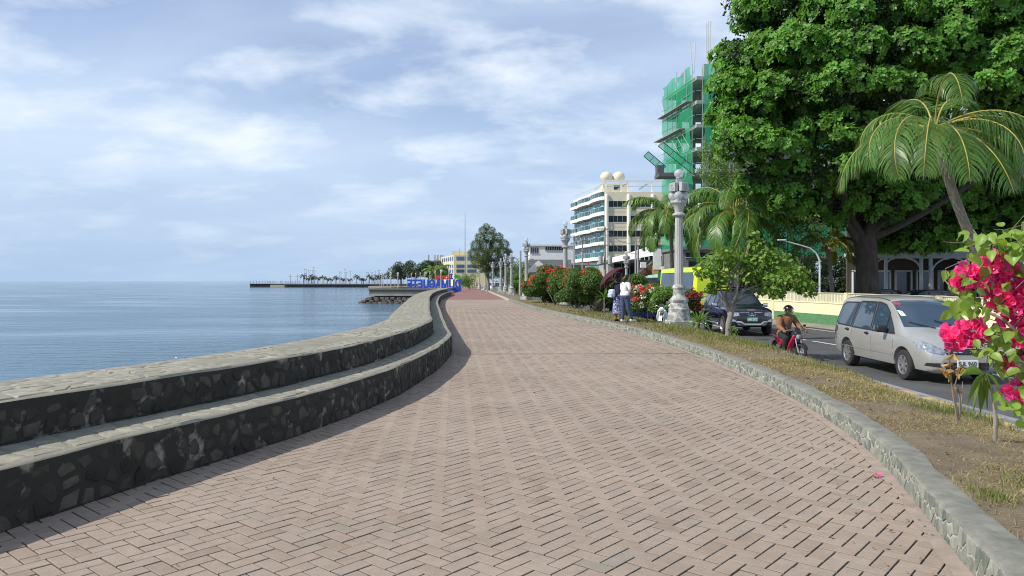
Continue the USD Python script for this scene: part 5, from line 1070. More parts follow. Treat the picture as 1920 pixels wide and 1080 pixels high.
# ---------------------------------------------------------------- utility poles and wires
def pole(label, px, ptop, Y, arms=1, tr_=False, name='utility_pole', mat='pole_wood', r0=.16):
    b_ = pd(px, 540, Y); b_[2] = ZR; H = EYE - (ptop - HZ) / F * Y - ZR; t = thing(name, label, 'utility pole', b_); obj('pole', MB().tube([[0, 0, -.1], [0, 0, H]], [r0, r0 * .7], 8), mat, t, smooth=50)
    for k in range(arms): 
        a = obj('crossarm', MB().box((0, -.15, H - .3 - k * 2.0), (2.0 - .3 * k, .12, .14)), mat, t)
        for x in (-.85, -.3, .3, .85): obj('insulator', MB().tube([[x * (1 - .15 * k), -.15, H - .22 - k * 2.0], [x * (1 - .15 * k), -.15, H - .02 - k * 2.0]], [.05, .03], 6), 'white_paint', a)
    if tr_:
        for x in (-.55, .6): obj('transformer', MB().tube([[x, -.3, H - 4.6], [x, -.3, H - 3.6]], .28, 10), 'frame_grey', t, smooth=50)
    return b_ + [0, 0, H - .25]
tops = [pole('utility pole with crossarms and transformers in front of the hotel', 1134, 425, 92, 2, True), pole('slim utility pole before the white awning, left of two', 1192, 452, 80, 0, r0=.13), pole('utility pole before the white awning, right of two', 1196.5, 462, 86, 0, r0=.15),
        pole('thin pole in front of the hotel balconies', 1092, 446, 100, 1, r0=.11), pole('plain concrete pole behind the lamp columns, left of the orange shrub', 975.5, 470, 82, 0, r0=.17, mat='raw_concrete'), pole('utility pole with crossarm left of the hotel', 1076, 441, 118, 1, r0=.12)]
for a, b_, dz in ((0, 3, 0), (3, 5, 0), (0, 2, -.6), (0, 1, .1)):
    A, B_ = tops[a], tops[b_]; u = np.linspace(0, 1, 12)[:, None]; P = A + (B_ - A) * u - np.array([0, 0, 1.0]) * (1 - (2 * u - 1) ** 2) * .7 + [0, 0, dz]
    obj('power_line', MB().tube(P, .028, 4), 'wire', None, label=['sagging wire from the transformer pole to the thin pole', 'sagging wire between the thin pole and the pole left of the hotel', 'sagging wire from transformer pole to the pole at the awning', 'sagging wire from transformer pole to the slim left awning pole'][[(0, 3), (3, 5), (0, 2), (0, 1)].index((a, b_))], cat='wire')

# ---------------------------------------------------------------- the ornamental lamp columns
def lamp_column(label, base, H, sc=1.0, group=None):
    t = thing('lamp_column', label, 'lamp post', base, group=group); k = H / 5.2; w = sc
    obj('ground_block', MB().box((0, 0, .06), (.84 * w, .84 * w, .42), bev=.03), 'weathered_white', t)
    obj('pedestal', MB().lathe([(0, .26), (.40 * w, .26), (.41 * w, .34), (.385 * w, .40), (.37 * w, .52), (.36 * w, .60), (.375 * w, .66), (.33 * w, .70), (.31 * w, .82), (.30 * w, .88), (.33 * w, .93), (.33 * w, .99), (.26 * w, 1.06), (.215 * w, 1.12), (.205 * w, 1.34), (.235 * w, 1.38), (.235 * w, 1.43), (.19 * w, 1.5), (0, 1.5)], n=16), 'weathered_white', t, smooth=35)
    zs = 1.5; ze = 4.0 * k
    a = np.arange(48) * 2 * PI / 48; fl2 = 1 - .07 * (np.cos(a * 12) > .1); V = np.stack([np.column_stack([np.cos(a) * r_ * fl2, np.sin(a) * r_ * fl2, 0 * a + z]) for r_, z in ((.155 * w, zs), (.152 * w, zs + .1), (.135 * w, ze - .15), (.13 * w, ze))], 0); V = np.concatenate([V, V[:, :1]], 1)
    obj('shaft', MB().grid(V, flip=True), 'column_paint', t, smooth=25)
    obj('capital', MB().lathe([(0, ze - .02), (.17 * w, ze - .02), (.225 * w, ze + .03), (.225 * w, ze + .08), (.145 * w, ze + .13), (.16 * w, ze + .28), (.24 * w, ze + .42), (.29 * w, ze + .46), (.29 * w, ze + .50), (.2 * w, ze + .56), (0, ze + .56)], n=12), 'column_paint', t, smooth=30)
    zc = ze + .56; obj('crown_pedestal', MB().box((0, 0, zc + .30), (.26 * w, .26 * w, .66), bev=.02).box((0, 0, zc + .66), (.20 * w, .20 * w, .16), bev=.02), 'column_paint', t)
    for i in range(4):
        d = rotz(i * PI / 2 + .5) @ np.array([1.0, 0, 0]); pn = obj('panel_block', MB().box(d * .24 * w + [0, 0, zc + .44], (.16, .30, .30), rz=i * PI / 2 + .5, bev=.012), 'column_paint', t)
        S = meshkit.text_mesh('S', .17, .012); S.apply_translation([-.05, -.085, 0]); Rm2 = rotz(i * PI / 2 + .5) @ np.array([[0, 0, 1.], [1, 0, 0], [0, 1, 0]]); S.vertices = S.vertices @ Rm2.T + d * (.322 * w) + [0, 0, zc + .44]; obj('emblem', MB().tm(S), 'frame_grey', pn)
        g = rotz(i * PI / 2 + .5 + PI / 4) @ np.array([.215 * w, 0, 0]); obj('globe', MB().sphere(g + [0, 0, zc + .14], .15, 2), 'globe_glass', t, smooth=True); obj('globe_holder', MB().lathe([(0, -.2), (.07, -.2), (.09, -.12), (.05, -.1)], g + [0, 0, zc + .14], 10), 'column_paint', t)
    obj('top_globe', MB().sphere((0, 0, zc + .92), .165, 2), 'globe_glass', t, smooth=True); obj('globe_cup', MB().lathe([(.04, zc + .70), (.11, zc + .76), (.10, zc + .80)], n=10), 'column_paint', t)
    return t
b_ = bed(1273, 612); b_[:2] = [(1273 - 960) / F * 26.0, 26.0]; b_[2] = .02
L0 = lamp_column('tall weathered white lamp column with glass globes, nearest of the row', b_, 5.05)
for px, ytop, Y, lab in ((1060, 425, 49, 'lamp column rising out of the shrubs left of the hotel'), (987, 453, 58, 'lamp column standing at the left end of the orange red shrub'), (959, 479, 77, 'third lamp column from the shrubs, its foot beside the yellow car'), (948, 480, 86, 'lamp column just left of the one beside the yellow car'),
                     (939, 488, 96, 'lamp column in the middle of the far row, right of the white van'), (924, 494, 114, 'lamp column in front of the parked white van'), (910.5, 498, 128, 'second farthest lamp column of the row along the kerb'), (899, 502, 146, 'farthest lamp column of the row before the feathery tree'), (1174.5, 477, 62, 'pale lamp column showing its globes above the red umbrella')):
    x = (px - 960) / F * Y; z = float(bed_z(x, Y)) if x < ROADE.x_at_y(Y) - .9 else ZR; H = EYE - (ytop - HZ) / F * Y - z
    k = H / 5.2
    copy(L0, 'lamp_column', lab, 'lamp post', (x, Y, z), R.uniform(0, 1.5), None, scale=(max(k, .85), max(k, .85), k))

# ---------------------------------------------------------------- sign, promontory, pier and far shore
o = np.array([(813.5 - 960) / F * 117, 117, 0.0]); sg = thing('letter_sign', 'big blue and red letter sign seen from behind, its words mirrored', 'sign', o)
obj('base', MB().box((0, .4, .30), (8.5, 1.1, .62), bev=.04), 'sign_blue', sg)
def letters(text, h, x_right, z, mat, depth=.30, width=None):
    m = meshkit.text_mesh(text, h, depth, bold=True); v = m.vertices; wd = np.ptp(v[:, 0])
    for g_ in trimesh.graph.connected_components(m.face_adjacency, nodes=np.arange(len(m.faces)), min_len=1):
        sub = m.submesh([g_], append=True); q = sub.vertices; f_ = (width / wd) if width else 1
        # front faces away from the viewer: reading direction runs to the left
        pl = sub.section([0, 0, 1], [0, 0, depth / 2]).to_2D(np.eye(4))[0].polygons_full[0].buffer(h * .045, join_style=2); sub = trimesh.creation.extrude_polygon(pl.simplify(.004), depth, engine='earcut'); q = sub.vertices
        sub.vertices = np.column_stack([x_right - (q[:, 0] - v[:, 0].min()) * f_, .45 - q[:, 2] + .15, q[:, 1] + z]); obj('letter', MB().tm(sub), mat, sg)
letters('DUMAGUETE', 1.22, 4.15, .61, 'sign_blue', width=8.3); letters('I', .80, 2.95, 1.98, 'sign_blue'); letters('love', .72, 2.55, 1.98, 'sign_red', width=2.35)
hv = []
for a in np.linspace(0, 2 * PI, 40, endpoint=False): rr = .34 + .09 * math.cos(a * 6); hv.append((math.cos(a) * rr * 1.15 + 3.55, math.sin(a) * rr))
obj('green_emblem', MB().prism(hv, -.1, .15, R=np.array([[1., 0, 0], [0, 0, -1], [0, 1, 0]]), c=(0, .5, 2.35)), 'sign_green', sg)
# the promontory
ring = [(-18.3, 95.5), (-8.5, 95.5), (-9.5, 126), (-16, 126), (-18.3, 118)]
t = thing('promontory', 'concrete viewing deck on flared walls jutting into the sea', 'terrace'); P_ = Polygon(ring)
obj('deck', MB().prism(P_, -.25, 0.012), 'raw_concrete', t); obj('parapet', MB().prism(P_.difference(Polygon([(-18.05, 95.75), (-7, 95.75), (-7, 127), (-15.8, 127), (-18.05, 117.9)])), .012, .70), 'kerb_top', t); obj('edge_band', MB().prism(P_.buffer(.12, join_style=2).difference(P_.buffer(-.3)), .55, .72), 'top_mortar', t)
inner_ = P_.buffer(-1.1, join_style=2); a_, c_ = np.array(P_.exterior.coords)[:-1], np.array(inner_.exterior.coords)[:-1]
m = MB(); kk = len(a_)
for i in range(kk):
    u = np.linspace(0, 1, 5); A0, A1 = a_[i], a_[(i + 1) % kk]; I0, I1 = [c_[np.argmin(np.linalg.norm(c_ - x, axis=1))] for x in (A0, A1)]
    m.grid(np.stack([np.array([np.append(A0 + (I0 - A0) * w_ ** .5, .0 - w_ * 1.1), np.append(A1 + (I1 - A1) * w_ ** .5, .0 - w_ * 1.1)]) for w_ in u], 0))
obj('flared_wall', m, 'kerb_top', t); obj('foot_wall', MB().prism(inner_, -3, -.9), 'pier_side', t)
blk = MB()
for row in range(3):
    for i in range(15): 
        c = np.array([-18.0 + i * .72 + .3 * (row % 2), 94.9 - row * .55, -.62 - row * .26]); obj('armour_block', MB().box(c + R.normal(0, .05, 3), (.5, .6, .34), rz=R.normal(0, .15), bev=.06), 'rip_rap', t)
for row in range(3):
    for i in range(12): c = np.array([-18.4 - row * .45, 95.6 + i * .75, -.62 - row * .26]); obj('armour_block', MB().box(c + R.normal(0, .05, 3), (.6, .5, .34), rz=R.normal(0, .15), bev=.06), 'rip_rap', t)
def small_lamp(base, H): 
    t = thing('globe_lamp', None, 'lamp post', base); obj('post', MB().tube([[0, 0, 0], [0, 0, .35], [0, 0, .4], [0, 0, H - .4]], [.16, .14, .085, .075], 8), 'column_paint', t, smooth=40); obj('bracket', MB().tube([[0, 0, H - .42], [0, 0, H - .25]], [.16, .10], 8), 'column_paint', t); obj('globe', MB().sphere((0, 0, H - .08), .17, 1), 'globe_glass', t, smooth=True); return t
g0 = None
for i, (px, ytop, Y, lab) in enumerate(((716, 510, 104, 'globe lamp post at the outer corner of the deck'), (732.5, 511, 105, 'globe lamp post second from the outer end of the deck'), (746, 512, 106, 'globe lamp post third from the outer end of the deck'), (827, 507, 101, 'globe lamp post standing before the blue letter sign'))):
    b_ = np.array([(px - 960) / F * Y, Y, .012]); H = EYE - (ytop - HZ) / F * Y
    if g0 is None: g0 = small_lamp(b_, H); keys(g0, lab)
    else: copy(g0, 'globe_lamp', lab, 'lamp post', b_, 0, scale=(1, 1, H / 2.9))
for i in range(16):
    Y = 140 + i * 11; u = i / 15; px = 842 - 130 * u ** .8; b_ = np.array([(px - 960) / F * Y, Y, -.1]); copy(g0, 'globe_lamp', f'slender lamp post, {nth(i)} nearest of the distant row along the shore behind the sign', 'lamp post', b_, 0, group='distant shore lamp posts', scale=(1, 1, 1.35))
# the pier
t = thing('pier', 'long low dark pier running out into the bay', 'pier')
pp = lambda x: (460 + x / 7.385 - 960) / F * 335
obj('pier_wall', MB().box(((pp(540) + -44) / 2, 342, -1.2), (-44 - pp(540), 14, 2.9)), 'pier_side', t); obj('pier_edge', MB().box(((pp(540) + -44) / 2, 341.6, .30), (-44 - pp(540) + .4, 14.4, .22)), 'pier_top', t)
obj('outer_wall', MB().box(((pp(30) + pp(540)) / 2, 346, -1.0), (pp(540) - pp(30), 16, 2.7)), 'pier_side', t); obj('pier_edge', MB().box(((pp(30) + pp(540)) / 2, 345.7, .42), (pp(540) - pp(30) + .3, 16.3, .18)), 'pier_top', t); obj('ramp', MB().box(((pp(325) + pp(545)) / 2, 337.6, -.75), (pp(545) - pp(325), 1.6, 1.4)), 'pale_ramp', t)
t0 = None
for i, x in enumerate((68, 110, 152, 195, 232, 272, 310, 328, 347, 380, 408, 485, 507, 560, 590, 625, 648, 690, 715, 745)):
    lab = f'small grey post on the pier edge, {nth_left(i)}'
    b_ = (pp(x) * 1.015, 340, .45)
    if t0 is None: t0 = thing('bollard', lab, 'bollard', b_, group='posts along the pier edge'); obj('post', MB().tube([[0, 0, 0], [0, 0, 1.1], [0, 0, 1.3]], [.16, .14, .2], 6), 'raw_concrete', t0)
    else: copy(t0, 'bollard', lab, 'bollard', b_, group='posts along the pier edge')
for x, lab in ((594, 'cross shaped mast on the pier, left of two'), (692, 'cross shaped mast on the pier, right of two, beside the first palm')):
    t = thing('cross_mast', lab, 'mast', (pp(x), 338, .4)); obj('mast', MB().tube([[0, 0, 0], [0, 0, 4.4]], [.16, .12], 6), 'frame_grey', t); obj('crossarm', MB().tube([[-1.2, 0, 3.2], [0, 0, 3.35], [1.2, 0, 3.2]], .09, 5), 'frame_grey', t)
t0 = None
for i, (x, y) in enumerate(sorted(((822, 70), (843, 78), (870, 85), (896, 88), (933, 92), (962, 95), (949, 45), (1304, 108), (1324, 113), (1380, 72), (1384, 120), (1405, 122), (1454, 98), (1684, 116), (1702, 116), (1748, 122), (1764, 122), (1802, 100), (1840, 90), (1862, 85)))):
    lab = f'tall slender lamp mast on the distant pier, {nth_left(i)}'
    H = 1.65 - (495 + y / 7.385 - HZ) / F * 345 - .4; b_ = (pp(x) * 1.03, 345, .4)
    if t0 is None: t0 = thing('tall_lamp', lab, 'lamp post', b_, group='lamp masts on the pier'); H0 = H; obj('mast', MB().tube([[0, 0, 0], [0, 0, H]], [.10, .07], 5), 'frame_grey', t0); obj('lamp_head', MB().box((0, 0, H), (.7, .3, .22)), 'frame_grey', t0)
    else: copy(t0, 'tall_lamp', lab, 'lamp post', b_, group='lamp masts on the pier', scale=(1, 1, H / H0))
R = np.random.default_rng(131); t0 = None
for i, (x, y) in enumerate(sorted(((795, 145), (850, 185), (905, 155), (945, 170), (1003, 175), (1080, 165), (1130, 185), (1190, 205), (1250, 168), (1355, 190), (1435, 225), (1540, 155), (1600, 190), (1632, 215), (1720, 155), (1770, 180), (1830, 150), (1868, 160)))):
    lab = f'small dark palm on the distant pier, {nth_left(i)}'
    H = 1.65 - (495 + (y + 22) / 7.385 - HZ) / F * 344 - .4; b_ = np.array([pp(x) * 1.025, 344 + R.uniform(-2, 2), .4])
    if t0 is None: t0 = palm('pier_palm', lab, b_, b_ + [0, 0, H], R, n=13, L=2.3, nuts=0, detail=14, mat='far_palm_leaf', wid=.09, droop=2.2, trunk=(.2, .16), group='palms on the pier'); H0 = H
    else: copy(t0, 'pier_palm', lab, 'palm tree', b_, R.uniform(0, 6), 'palms on the pier', scale=(1, 1, max(.55, H / H0)))
# far trees
R = np.random.default_rng(141)
for px, ptop, Y, wd, lab, mat in ((752, 492, 236, 3.6, 'far round dark tree at the left end of the shore grove', 'leaf_dark'), (778, 486, 232, 4.6, 'far tall dark tree in the middle of the shore grove', 'leaf_dark'), (804, 486, 226, 4.2, 'far dark tree at the right end of the shore grove', 'leaf_dark'), (826, 496, 240, 3.0, 'far tree just left of the yellow building', 'leaf_dark')):
    b_ = pd(px, 540, Y); b_[2] = ZR; H = EYE - (ptop - HZ) / F * Y - ZR
    cl = [((R.normal(0, wd * .5), R.normal(0, 2), H * R.uniform(.45, .85)), np.array([1.9, 1.8, 1.3]) * R.uniform(.7, 1.1)) for _ in range(16)]
    simple_tree('shore_tree', lab, b_, H * .4, .3, cl, .42, .24, 'leaf_bush' if mat != 'leaf_dark' else 'leaf_dark', R, dens=130)
for px, ptop, Y, lab in ((812, 500, 190, 'far yellow green palm left of the red letters of the sign'), (826, 498, 196, 'far yellow green palm behind the red letters of the sign')):
    b_ = pd(px, 540, Y); b_[2] = ZR; palm('shore_palm', lab, b_, pd(px, ptop + 9, Y), R, n=16, L=3.6, nuts=0, detail=20, mat='palm_leaf', wid=.10, droop=2.0)
# the feathery casuarina and the trees at its foot
b_ = pd(916, 540, 116); b_[2] = .0; cl = []
for x, y, s in ((912, 425, .55), (906, 432, .7), (922, 432, .6), (900, 445, .8), (918, 445, 1.0), (934, 445, .8), (893, 460, .9), (912, 462, 1.2), (930, 460, 1.1), (945, 458, .8), (888, 475, .9), (905, 480, 1.2), (925, 478, 1.3), (943, 475, 1.1), (953, 472, .6), (895, 492, 1.0), (915, 497, 1.2), (935, 495, 1.2), (948, 492, .8), (920, 512, .9), (938, 510, .9)): cl.append((pd(x, y, 116 + R.normal(0, .8)) - b_, np.array([1.0, 1.0, .95]) * s))
simple_tree('feathery_tree', 'tall feathery grey green tree beyond the far lamp columns', b_, 4.0, .22, cl, .26, .055, 'leaf_olive', R, dens=1500, up=.1, low=-1)
for px, ptop, Y, wd, lab in ((950, 484, 122, 2.0, 'dark round tree right of the feathery tree'), (968, 478, 128, 2.0, 'dark tree behind the concrete pole'), (990, 482, 132, 1.6, 'dark tree between lamp column and white building'), (880, 508, 150, 1.6, 'low dark tree left of the far lamp columns')):
    b_ = pd(px, 540, Y); b_[2] = ZR; H = EYE - (ptop - HZ) / F * Y - ZR
    cl = [((R.normal(0, wd * .45), R.normal(0, 1), H * R.uniform(.35, .86)), np.array([1.1, 1.1, .9]) * R.uniform(.7, 1.1)) for _ in range(14)]
    simple_tree('street_tree', lab, b_, H * .35, .2, cl, .24, .13, 'leaf_bush', R, dens=200)
# ================================================================ vehicles
random.seed(27); R = np.random.default_rng(201)
mdef('paint_silver', (.40, .398, .38), .34, .40, coat=.6, var=.03, scale=1.5); mdef('paint_black', (.010, .010, .014), .16, coat=.8); mdef('paint_yellow', (.60, .74, .012), .35, coat=.5); mdef('paint_gold', (.60, .33, .02), .3, coat=.6)
mdef('paint_white', (.72, .73, .74), .3, coat=.6); mdef('paint_blue', (.015, .03, .16), .25, coat=.7); mdef('paint_navy', (.012, .015, .03), .25, coat=.7); mdef('paint_red', (.42, .008, .045), .28, coat=.7)
mdef('car_glass', (.012, .020, .028), .04, spec=.9); mdef('car_glass_blue', (.030, .055, .085), .05, spec=.9)
mdef('rubber', (.022, .022, .023), .85, bump=.002, bscale=80); mdef('black_trim', (.018, .018, .019), .55); mdef('alloy', (.62, .62, .62), .28, .85); mdef('chrome', (.75, .75, .76), .12, 1.0)
mdef('lamp_glass', (.30, .33, .37), .06, .4, spec=.9, coat=1.0, var=.6, scale=14); mdef('lamp_amber', (.6, .22, .02), .2); mdef('plate_white', (.72, .73, .70), .5); mdef('plate_green', (.03, .42, .26), .5); mdef('plate_ink', (.03, .06, .05), .5); mdef('under', (.012, .012, .012), .9); mdef('seat_vinyl', (.02, .02, .022), .5)
def prof(pts): a = np.array(pts, float); return PchipInterpolator(a[:, 0], a[:, 1])
def hit(V, Fc, O, d):
    """first hits of rays O + t d with the mesh; nan where they miss"""
    a, e1, e2 = V[Fc[:, 0]], V[Fc[:, 1]] - V[Fc[:, 0]], V[Fc[:, 2]] - V[Fc[:, 0]]; h = np.cross(d, e2); det = (e1 * h).sum(1); ok = np.abs(det) > 1e-12; a, e1, e2, h, det = a[ok], e1[ok], e2[ok], h[ok], det[ok]; out = np.full(len(O), np.nan)
    for i, o in enumerate(O):
        s = o - a; u = (s * h).sum(1) / det; q = np.cross(s, e1); v = (q @ d) / det; t = (e2 * q).sum(1) / det; k = (u >= -1e-6) & (v >= -1e-6) & (u + v <= 1 + 1e-6) & (t > 0)
        if k.any(): out[i] = t[k].min()
    return out
class Body:
    def __init__(s, sp):
        s.sp = sp; L = sp['L']; xs = np.unique(np.concatenate([np.linspace(-L / 2, L / 2, 46), -L / 2 + np.array([.01, .03, .06, .1, .15]), L / 2 - np.array([.01, .03, .06, .1, .15])])); loops = []
        zb, zl, zt, wb, wt = (prof(sp[k]) for k in ('zbot', 'zbelt', 'ztop', 'wbelt', 'wtop'))
        for x in xs:
            b, l_, t, w, q = zb(x), zl(x), zt(x), wb(x), wt(x); l_ = min(l_, t - .035); h = l_ - b
            P = [(0, b), (w * .80, b), (w * .955, b + .05), (w * .985, b + h * .22), (w * 1.0 + .012, b + h * .5), (w * 1.0 + .010, b + h * .72), (w, b + h * .9), (w - .012, l_)]
            for f in (.33, .66, 1.0): P.append((w - .012 + (q - w + .012) * f, l_ + (t - .045 - l_) * f - 0.0))
            for f in (.93, .8, .6, .4, .2): P.append((q * f, t - .045 * f ** 6 + sp.get('crown', .025) * (1 - f * f)))
            P.append((0, t + sp.get('crown', .025)))
            half = np.array(P); full = np.vstack([half, (half[1:-1] * [-1, 1])[::-1]]); loops.append(np.column_stack([np.full(len(full), x), full]))
        n = len(loops[0]); V = np.vstack(loops); f = []
        for i in range(len(loops) - 1):
            for j in range(n): k = (j + 1) % n; f += [[i * n + j, (i + 1) * n + j, (i + 1) * n + k], [i * n + j, (i + 1) * n + k, i * n + k]]
        V = np.vstack([V, loops[0].mean(0), loops[-1].mean(0)]); c0, c1 = len(V) - 2, len(V) - 1
        for j in range(n): k = (j + 1) % n; f += [[c0, j, k], [c1, (len(loops) - 1) * n + k, (len(loops) - 1) * n + j]]
        f = np.array(f); m = trimesh.Trimesh(V, f, process=False)
        if m.volume < 0: f = f[:, ::-1]
        s.V, s.F = V, f
        M0 = m3.Manifold(m3.Mesh(V.astype(np.float32), f.astype(np.uint32)))
        for x in sp['axles']:
            for sg in (-1, 1):
                c = m3.Manifold.cylinder(.36, sp['R'] + .065, sp['R'] + .065, 40).rotate([90, 0, 0]).translate([x, sg * (sp['W'] / 2 - .10) + .18, sp['R'] + .01]); M0 = M0 - c
        s.M = M0
    def patch(s, poly, side, off=.008, mesh=.09):
        """a thin panel: polygon seen from a side ('l','r','f','b','t') laid on the body"""
        poly = Polygon(poly) if not isinstance(poly, Polygon) else poly
        vv, ff = trimesh.creation.triangulate_polygon(poly, engine='earcut'); v3 = np.column_stack([vv, 0 * vv[:, 0]]); v3, ff = trimesh.remesh.subdivide_to_size(v3, ff, mesh)
        v3, inv = np.unique(np.round(v3, 5), axis=0, return_inverse=True); ff = inv.ravel()[ff]
        A, B_ = v3[:, 0], v3[:, 1]; Z = 0 * A
        O, d = {'l': (np.column_stack([A, Z + 5, B_]), [0, -1., 0]), 'r': (np.column_stack([A, Z - 5, B_]), [0, 1., 0]), 'f': (np.column_stack([Z + 8, A, B_]), [-1., 0, 0]), 'b': (np.column_stack([Z - 8, A, B_]), [1., 0, 0]), 't': (np.column_stack([A, B_, Z + 5]), [0, 0, -1.])}[side]
        d = np.array(d); t = hit(s.V, s.F, O, d); bad = np.isnan(t)
        if bad.any(): t[bad] = np.nanmax(t) if (~bad).any() else 0
        P = O + d * (t - off)[:, None]
        return MB().add(P, ff)
def wheel(t, x, y, R_, wd, sg, spokes=7, rim='alloy'):
    """tyre and rim; sg the outer side"""
    Q = np.array([[1., 0, 0], [0, 0, sg], [0, 1, 0]]) @ np.eye(3); c = (x, y, R_)
    ri = R_ * .64; h = wd / 2
    ty = obj('tyre', MB().lathe([(ri, -h), (R_ * .93, -h), (R_ * .985, -h * .8), (R_, -h * .5), (R_, h * .5), (R_ * .985, h * .8), (R_ * .93, h), (ri, h), (ri, h * .6)], c, 36, R=Q), 'rubber', t, smooth=40)
    rm = MB().lathe([(ri * 1.01, h * .98), (ri * .95, h * .98), (ri * .90, h * .55), (ri * .86, h * .2), (0, h * .15)], c, 36, R=Q)
    obj('wheel_well_disc', MB().lathe([(ri * .9, h * .22), (0, h * .22)], c, 24, R=Q), 'under', ty)
    sp = MB().lathe([(ri * 1.0, h * .99), (ri * .92, h * .99), (ri * .86, h * .75), (ri * .86, h * .4)], c, 36, R=Q).lathe([(ri * .22, h * .4), (ri * .2, h * .86), (0, h * .9)], c, 16, R=Q)
    for k in range(spokes):
        a = k * 2 * PI / spokes + .2; d = np.array([math.cos(a), math.sin(a)]); e = np.array([-d[1], d[0]]); w0, w1 = ri * .11, ri * .15
        v = np.array([np.append(d * ri * .15 + e * w0 * q, z) for z in (h * .5, h * .88) for q in (-1, 1)] + [np.append(d * ri * .93 + e * w1 * q, z) for z in (h * .5, h * .93) for q in (-1, 1)])
        sp.add(v @ Q.T + c, [[0, 1, 3, 2], [4, 6, 7, 5], [0, 4, 5, 1], [2, 3, 7, 6], [0, 2, 6, 4], [1, 5, 7, 3]])
    obj('rim', sp, rim, ty, smooth=30)
def plate(t, text, c, w_, h_, bgm, ink, R3):
    p_ = obj('number_plate', MB().box(c, (.02, w_, h_), bev=.004), bgm, t); m = meshkit.text_mesh(text, h_ * .55, .006, bold=True); v = m.vertices; v[:, 0] -= v[:, 0].mean(); v[:, 1] -= (v[:, 1].max() + v[:, 1].min()) / 2; k = min(1, w_ * .86 / np.ptp(v[:, 0])); m.vertices = np.column_stack([c[0] + .010 + v[:, 2], c[1] + v[:, 0] * k, c[2] + v[:, 1]]); obj('plate_letters', MB().tm(m), ink, p_)
def mirror_poly(p): return [(-a, b) for a, b in p]
def build_car(name, label, cat, loc, rz, sp, paint, glass='car_glass', wins=(), shield=None, rear=None, lamps=(), grilles=(), doors=(), handles=(), mir=None, arch=None, rim='alloy', spokes=7, extra=None, group=None, detail=True):
    t = thing(name, label, cat, loc, rz, group); B = Body(sp); obj('body', MB().mf(B.M), paint, t, smooth=38)
    obj('underbody', MB().box((0, 0, sp['zu']), (sp['L'] * .86, sp['W'] * .72, .22)), 'under', t)
    for sd in ('l', 'r'):
        for p_ in wins:
            w_ = obj('side_window', B.patch(p_, sd, .007), glass, t, smooth=True); pp_ = Polygon(p_); obj('window_frame', B.patch(pp_.buffer(.022, join_style=2).difference(pp_.buffer(-.012)), sd, .011), 'black_trim', w_)
        for x0, z0, x1, z1 in doors: obj('door_gap', B.patch(Polygon([(x0, z0), (x0 + .009, z0), (x1 + .009, z1), (x1, z1)]), sd, .003, .2), 'under', t)
        for x, z in handles:
            y = float(np.nanmin([hit(B.V, B.F, np.array([[x, 5., z]]), np.array([0, -1., 0]))[0]])); yy = 5 - y; sg = 1 if sd == 'l' else -1; obj('door_handle', MB().box((x, sg * (yy + .018), z), (.19, .035, .035), bev=.012).box((x, sg * (yy + .006), z - .005), (.10, .02, .075), bev=.01), 'black_trim', t)
        if mir:
            x, y, z, mm = mir; sg = 1 if sd == 'l' else -1; m_ = obj('door_mirror', MB().tm(trimesh.Trimesh(*rounded((.13, .22, .15), .05))).box((0, 0, 0), (.001, .001, .001)) if False else rb((x, sg * y, z), (.14, .24, .16), .05), mm, t, smooth=True); obj('mirror_stalk', MB().tube([[x, sg * (y - .18), z - .06], [x, sg * (y - .08), z - .03]], .025, 6), 'black_trim', t)
        if arch:
            for x in sp['axles']:
                a = np.linspace(.03, PI - .03, 18); r0, r1 = sp['R'] + .062, sp['R'] + .105; pl = [(x + math.cos(q) * r0, sp['R'] + .01 + math.sin(q) * r0) for q in a] + [(x + math.cos(q) * r1, sp['R'] + .01 + math.sin(q) * r1) for q in a[::-1]]; obj('arch_trim', B.patch(pl, sd, .006, .12), arch, t)
    if shield: obj('windscreen', B.patch(shield, 't' if False else 'f', .007, .08), glass, t, smooth=True)
    if rear: obj('rear_window', B.patch(rear, 'b', .007), glass, t, smooth=True)
    for nm, p_, mat, side in lamps:
        for q in ((p_, mirror_poly(p_)) if nm not in ('grille', 'bumper_grille', 'emblem_bar') else (p_,)): obj(nm, B.patch(q, side, .009 if nm != 'headlight' else .014, .06), mat, t, smooth=True)
    for x in sp['axles']:
        for sg in (-1, 1): wheel(t, x, sg * (sp['W'] / 2 - .11), sp['R'], .21, sg, spokes, rim)
    if extra: extra(t, B)
    return t
def rb(c, size, r):                                # rounded box
    h = np.array(size) / 2 - r; S = m3.Manifold.sphere(r, 16); m = m3.Manifold.batch_hull([S.translate([float(a) for a in h * np.array(sg)]) for sg in [(x, y, z) for x in (-1, 1) for y in (-1, 1) for z in (-1, 1)]]); return MB().mf(m.translate([float(x) for x in c]))

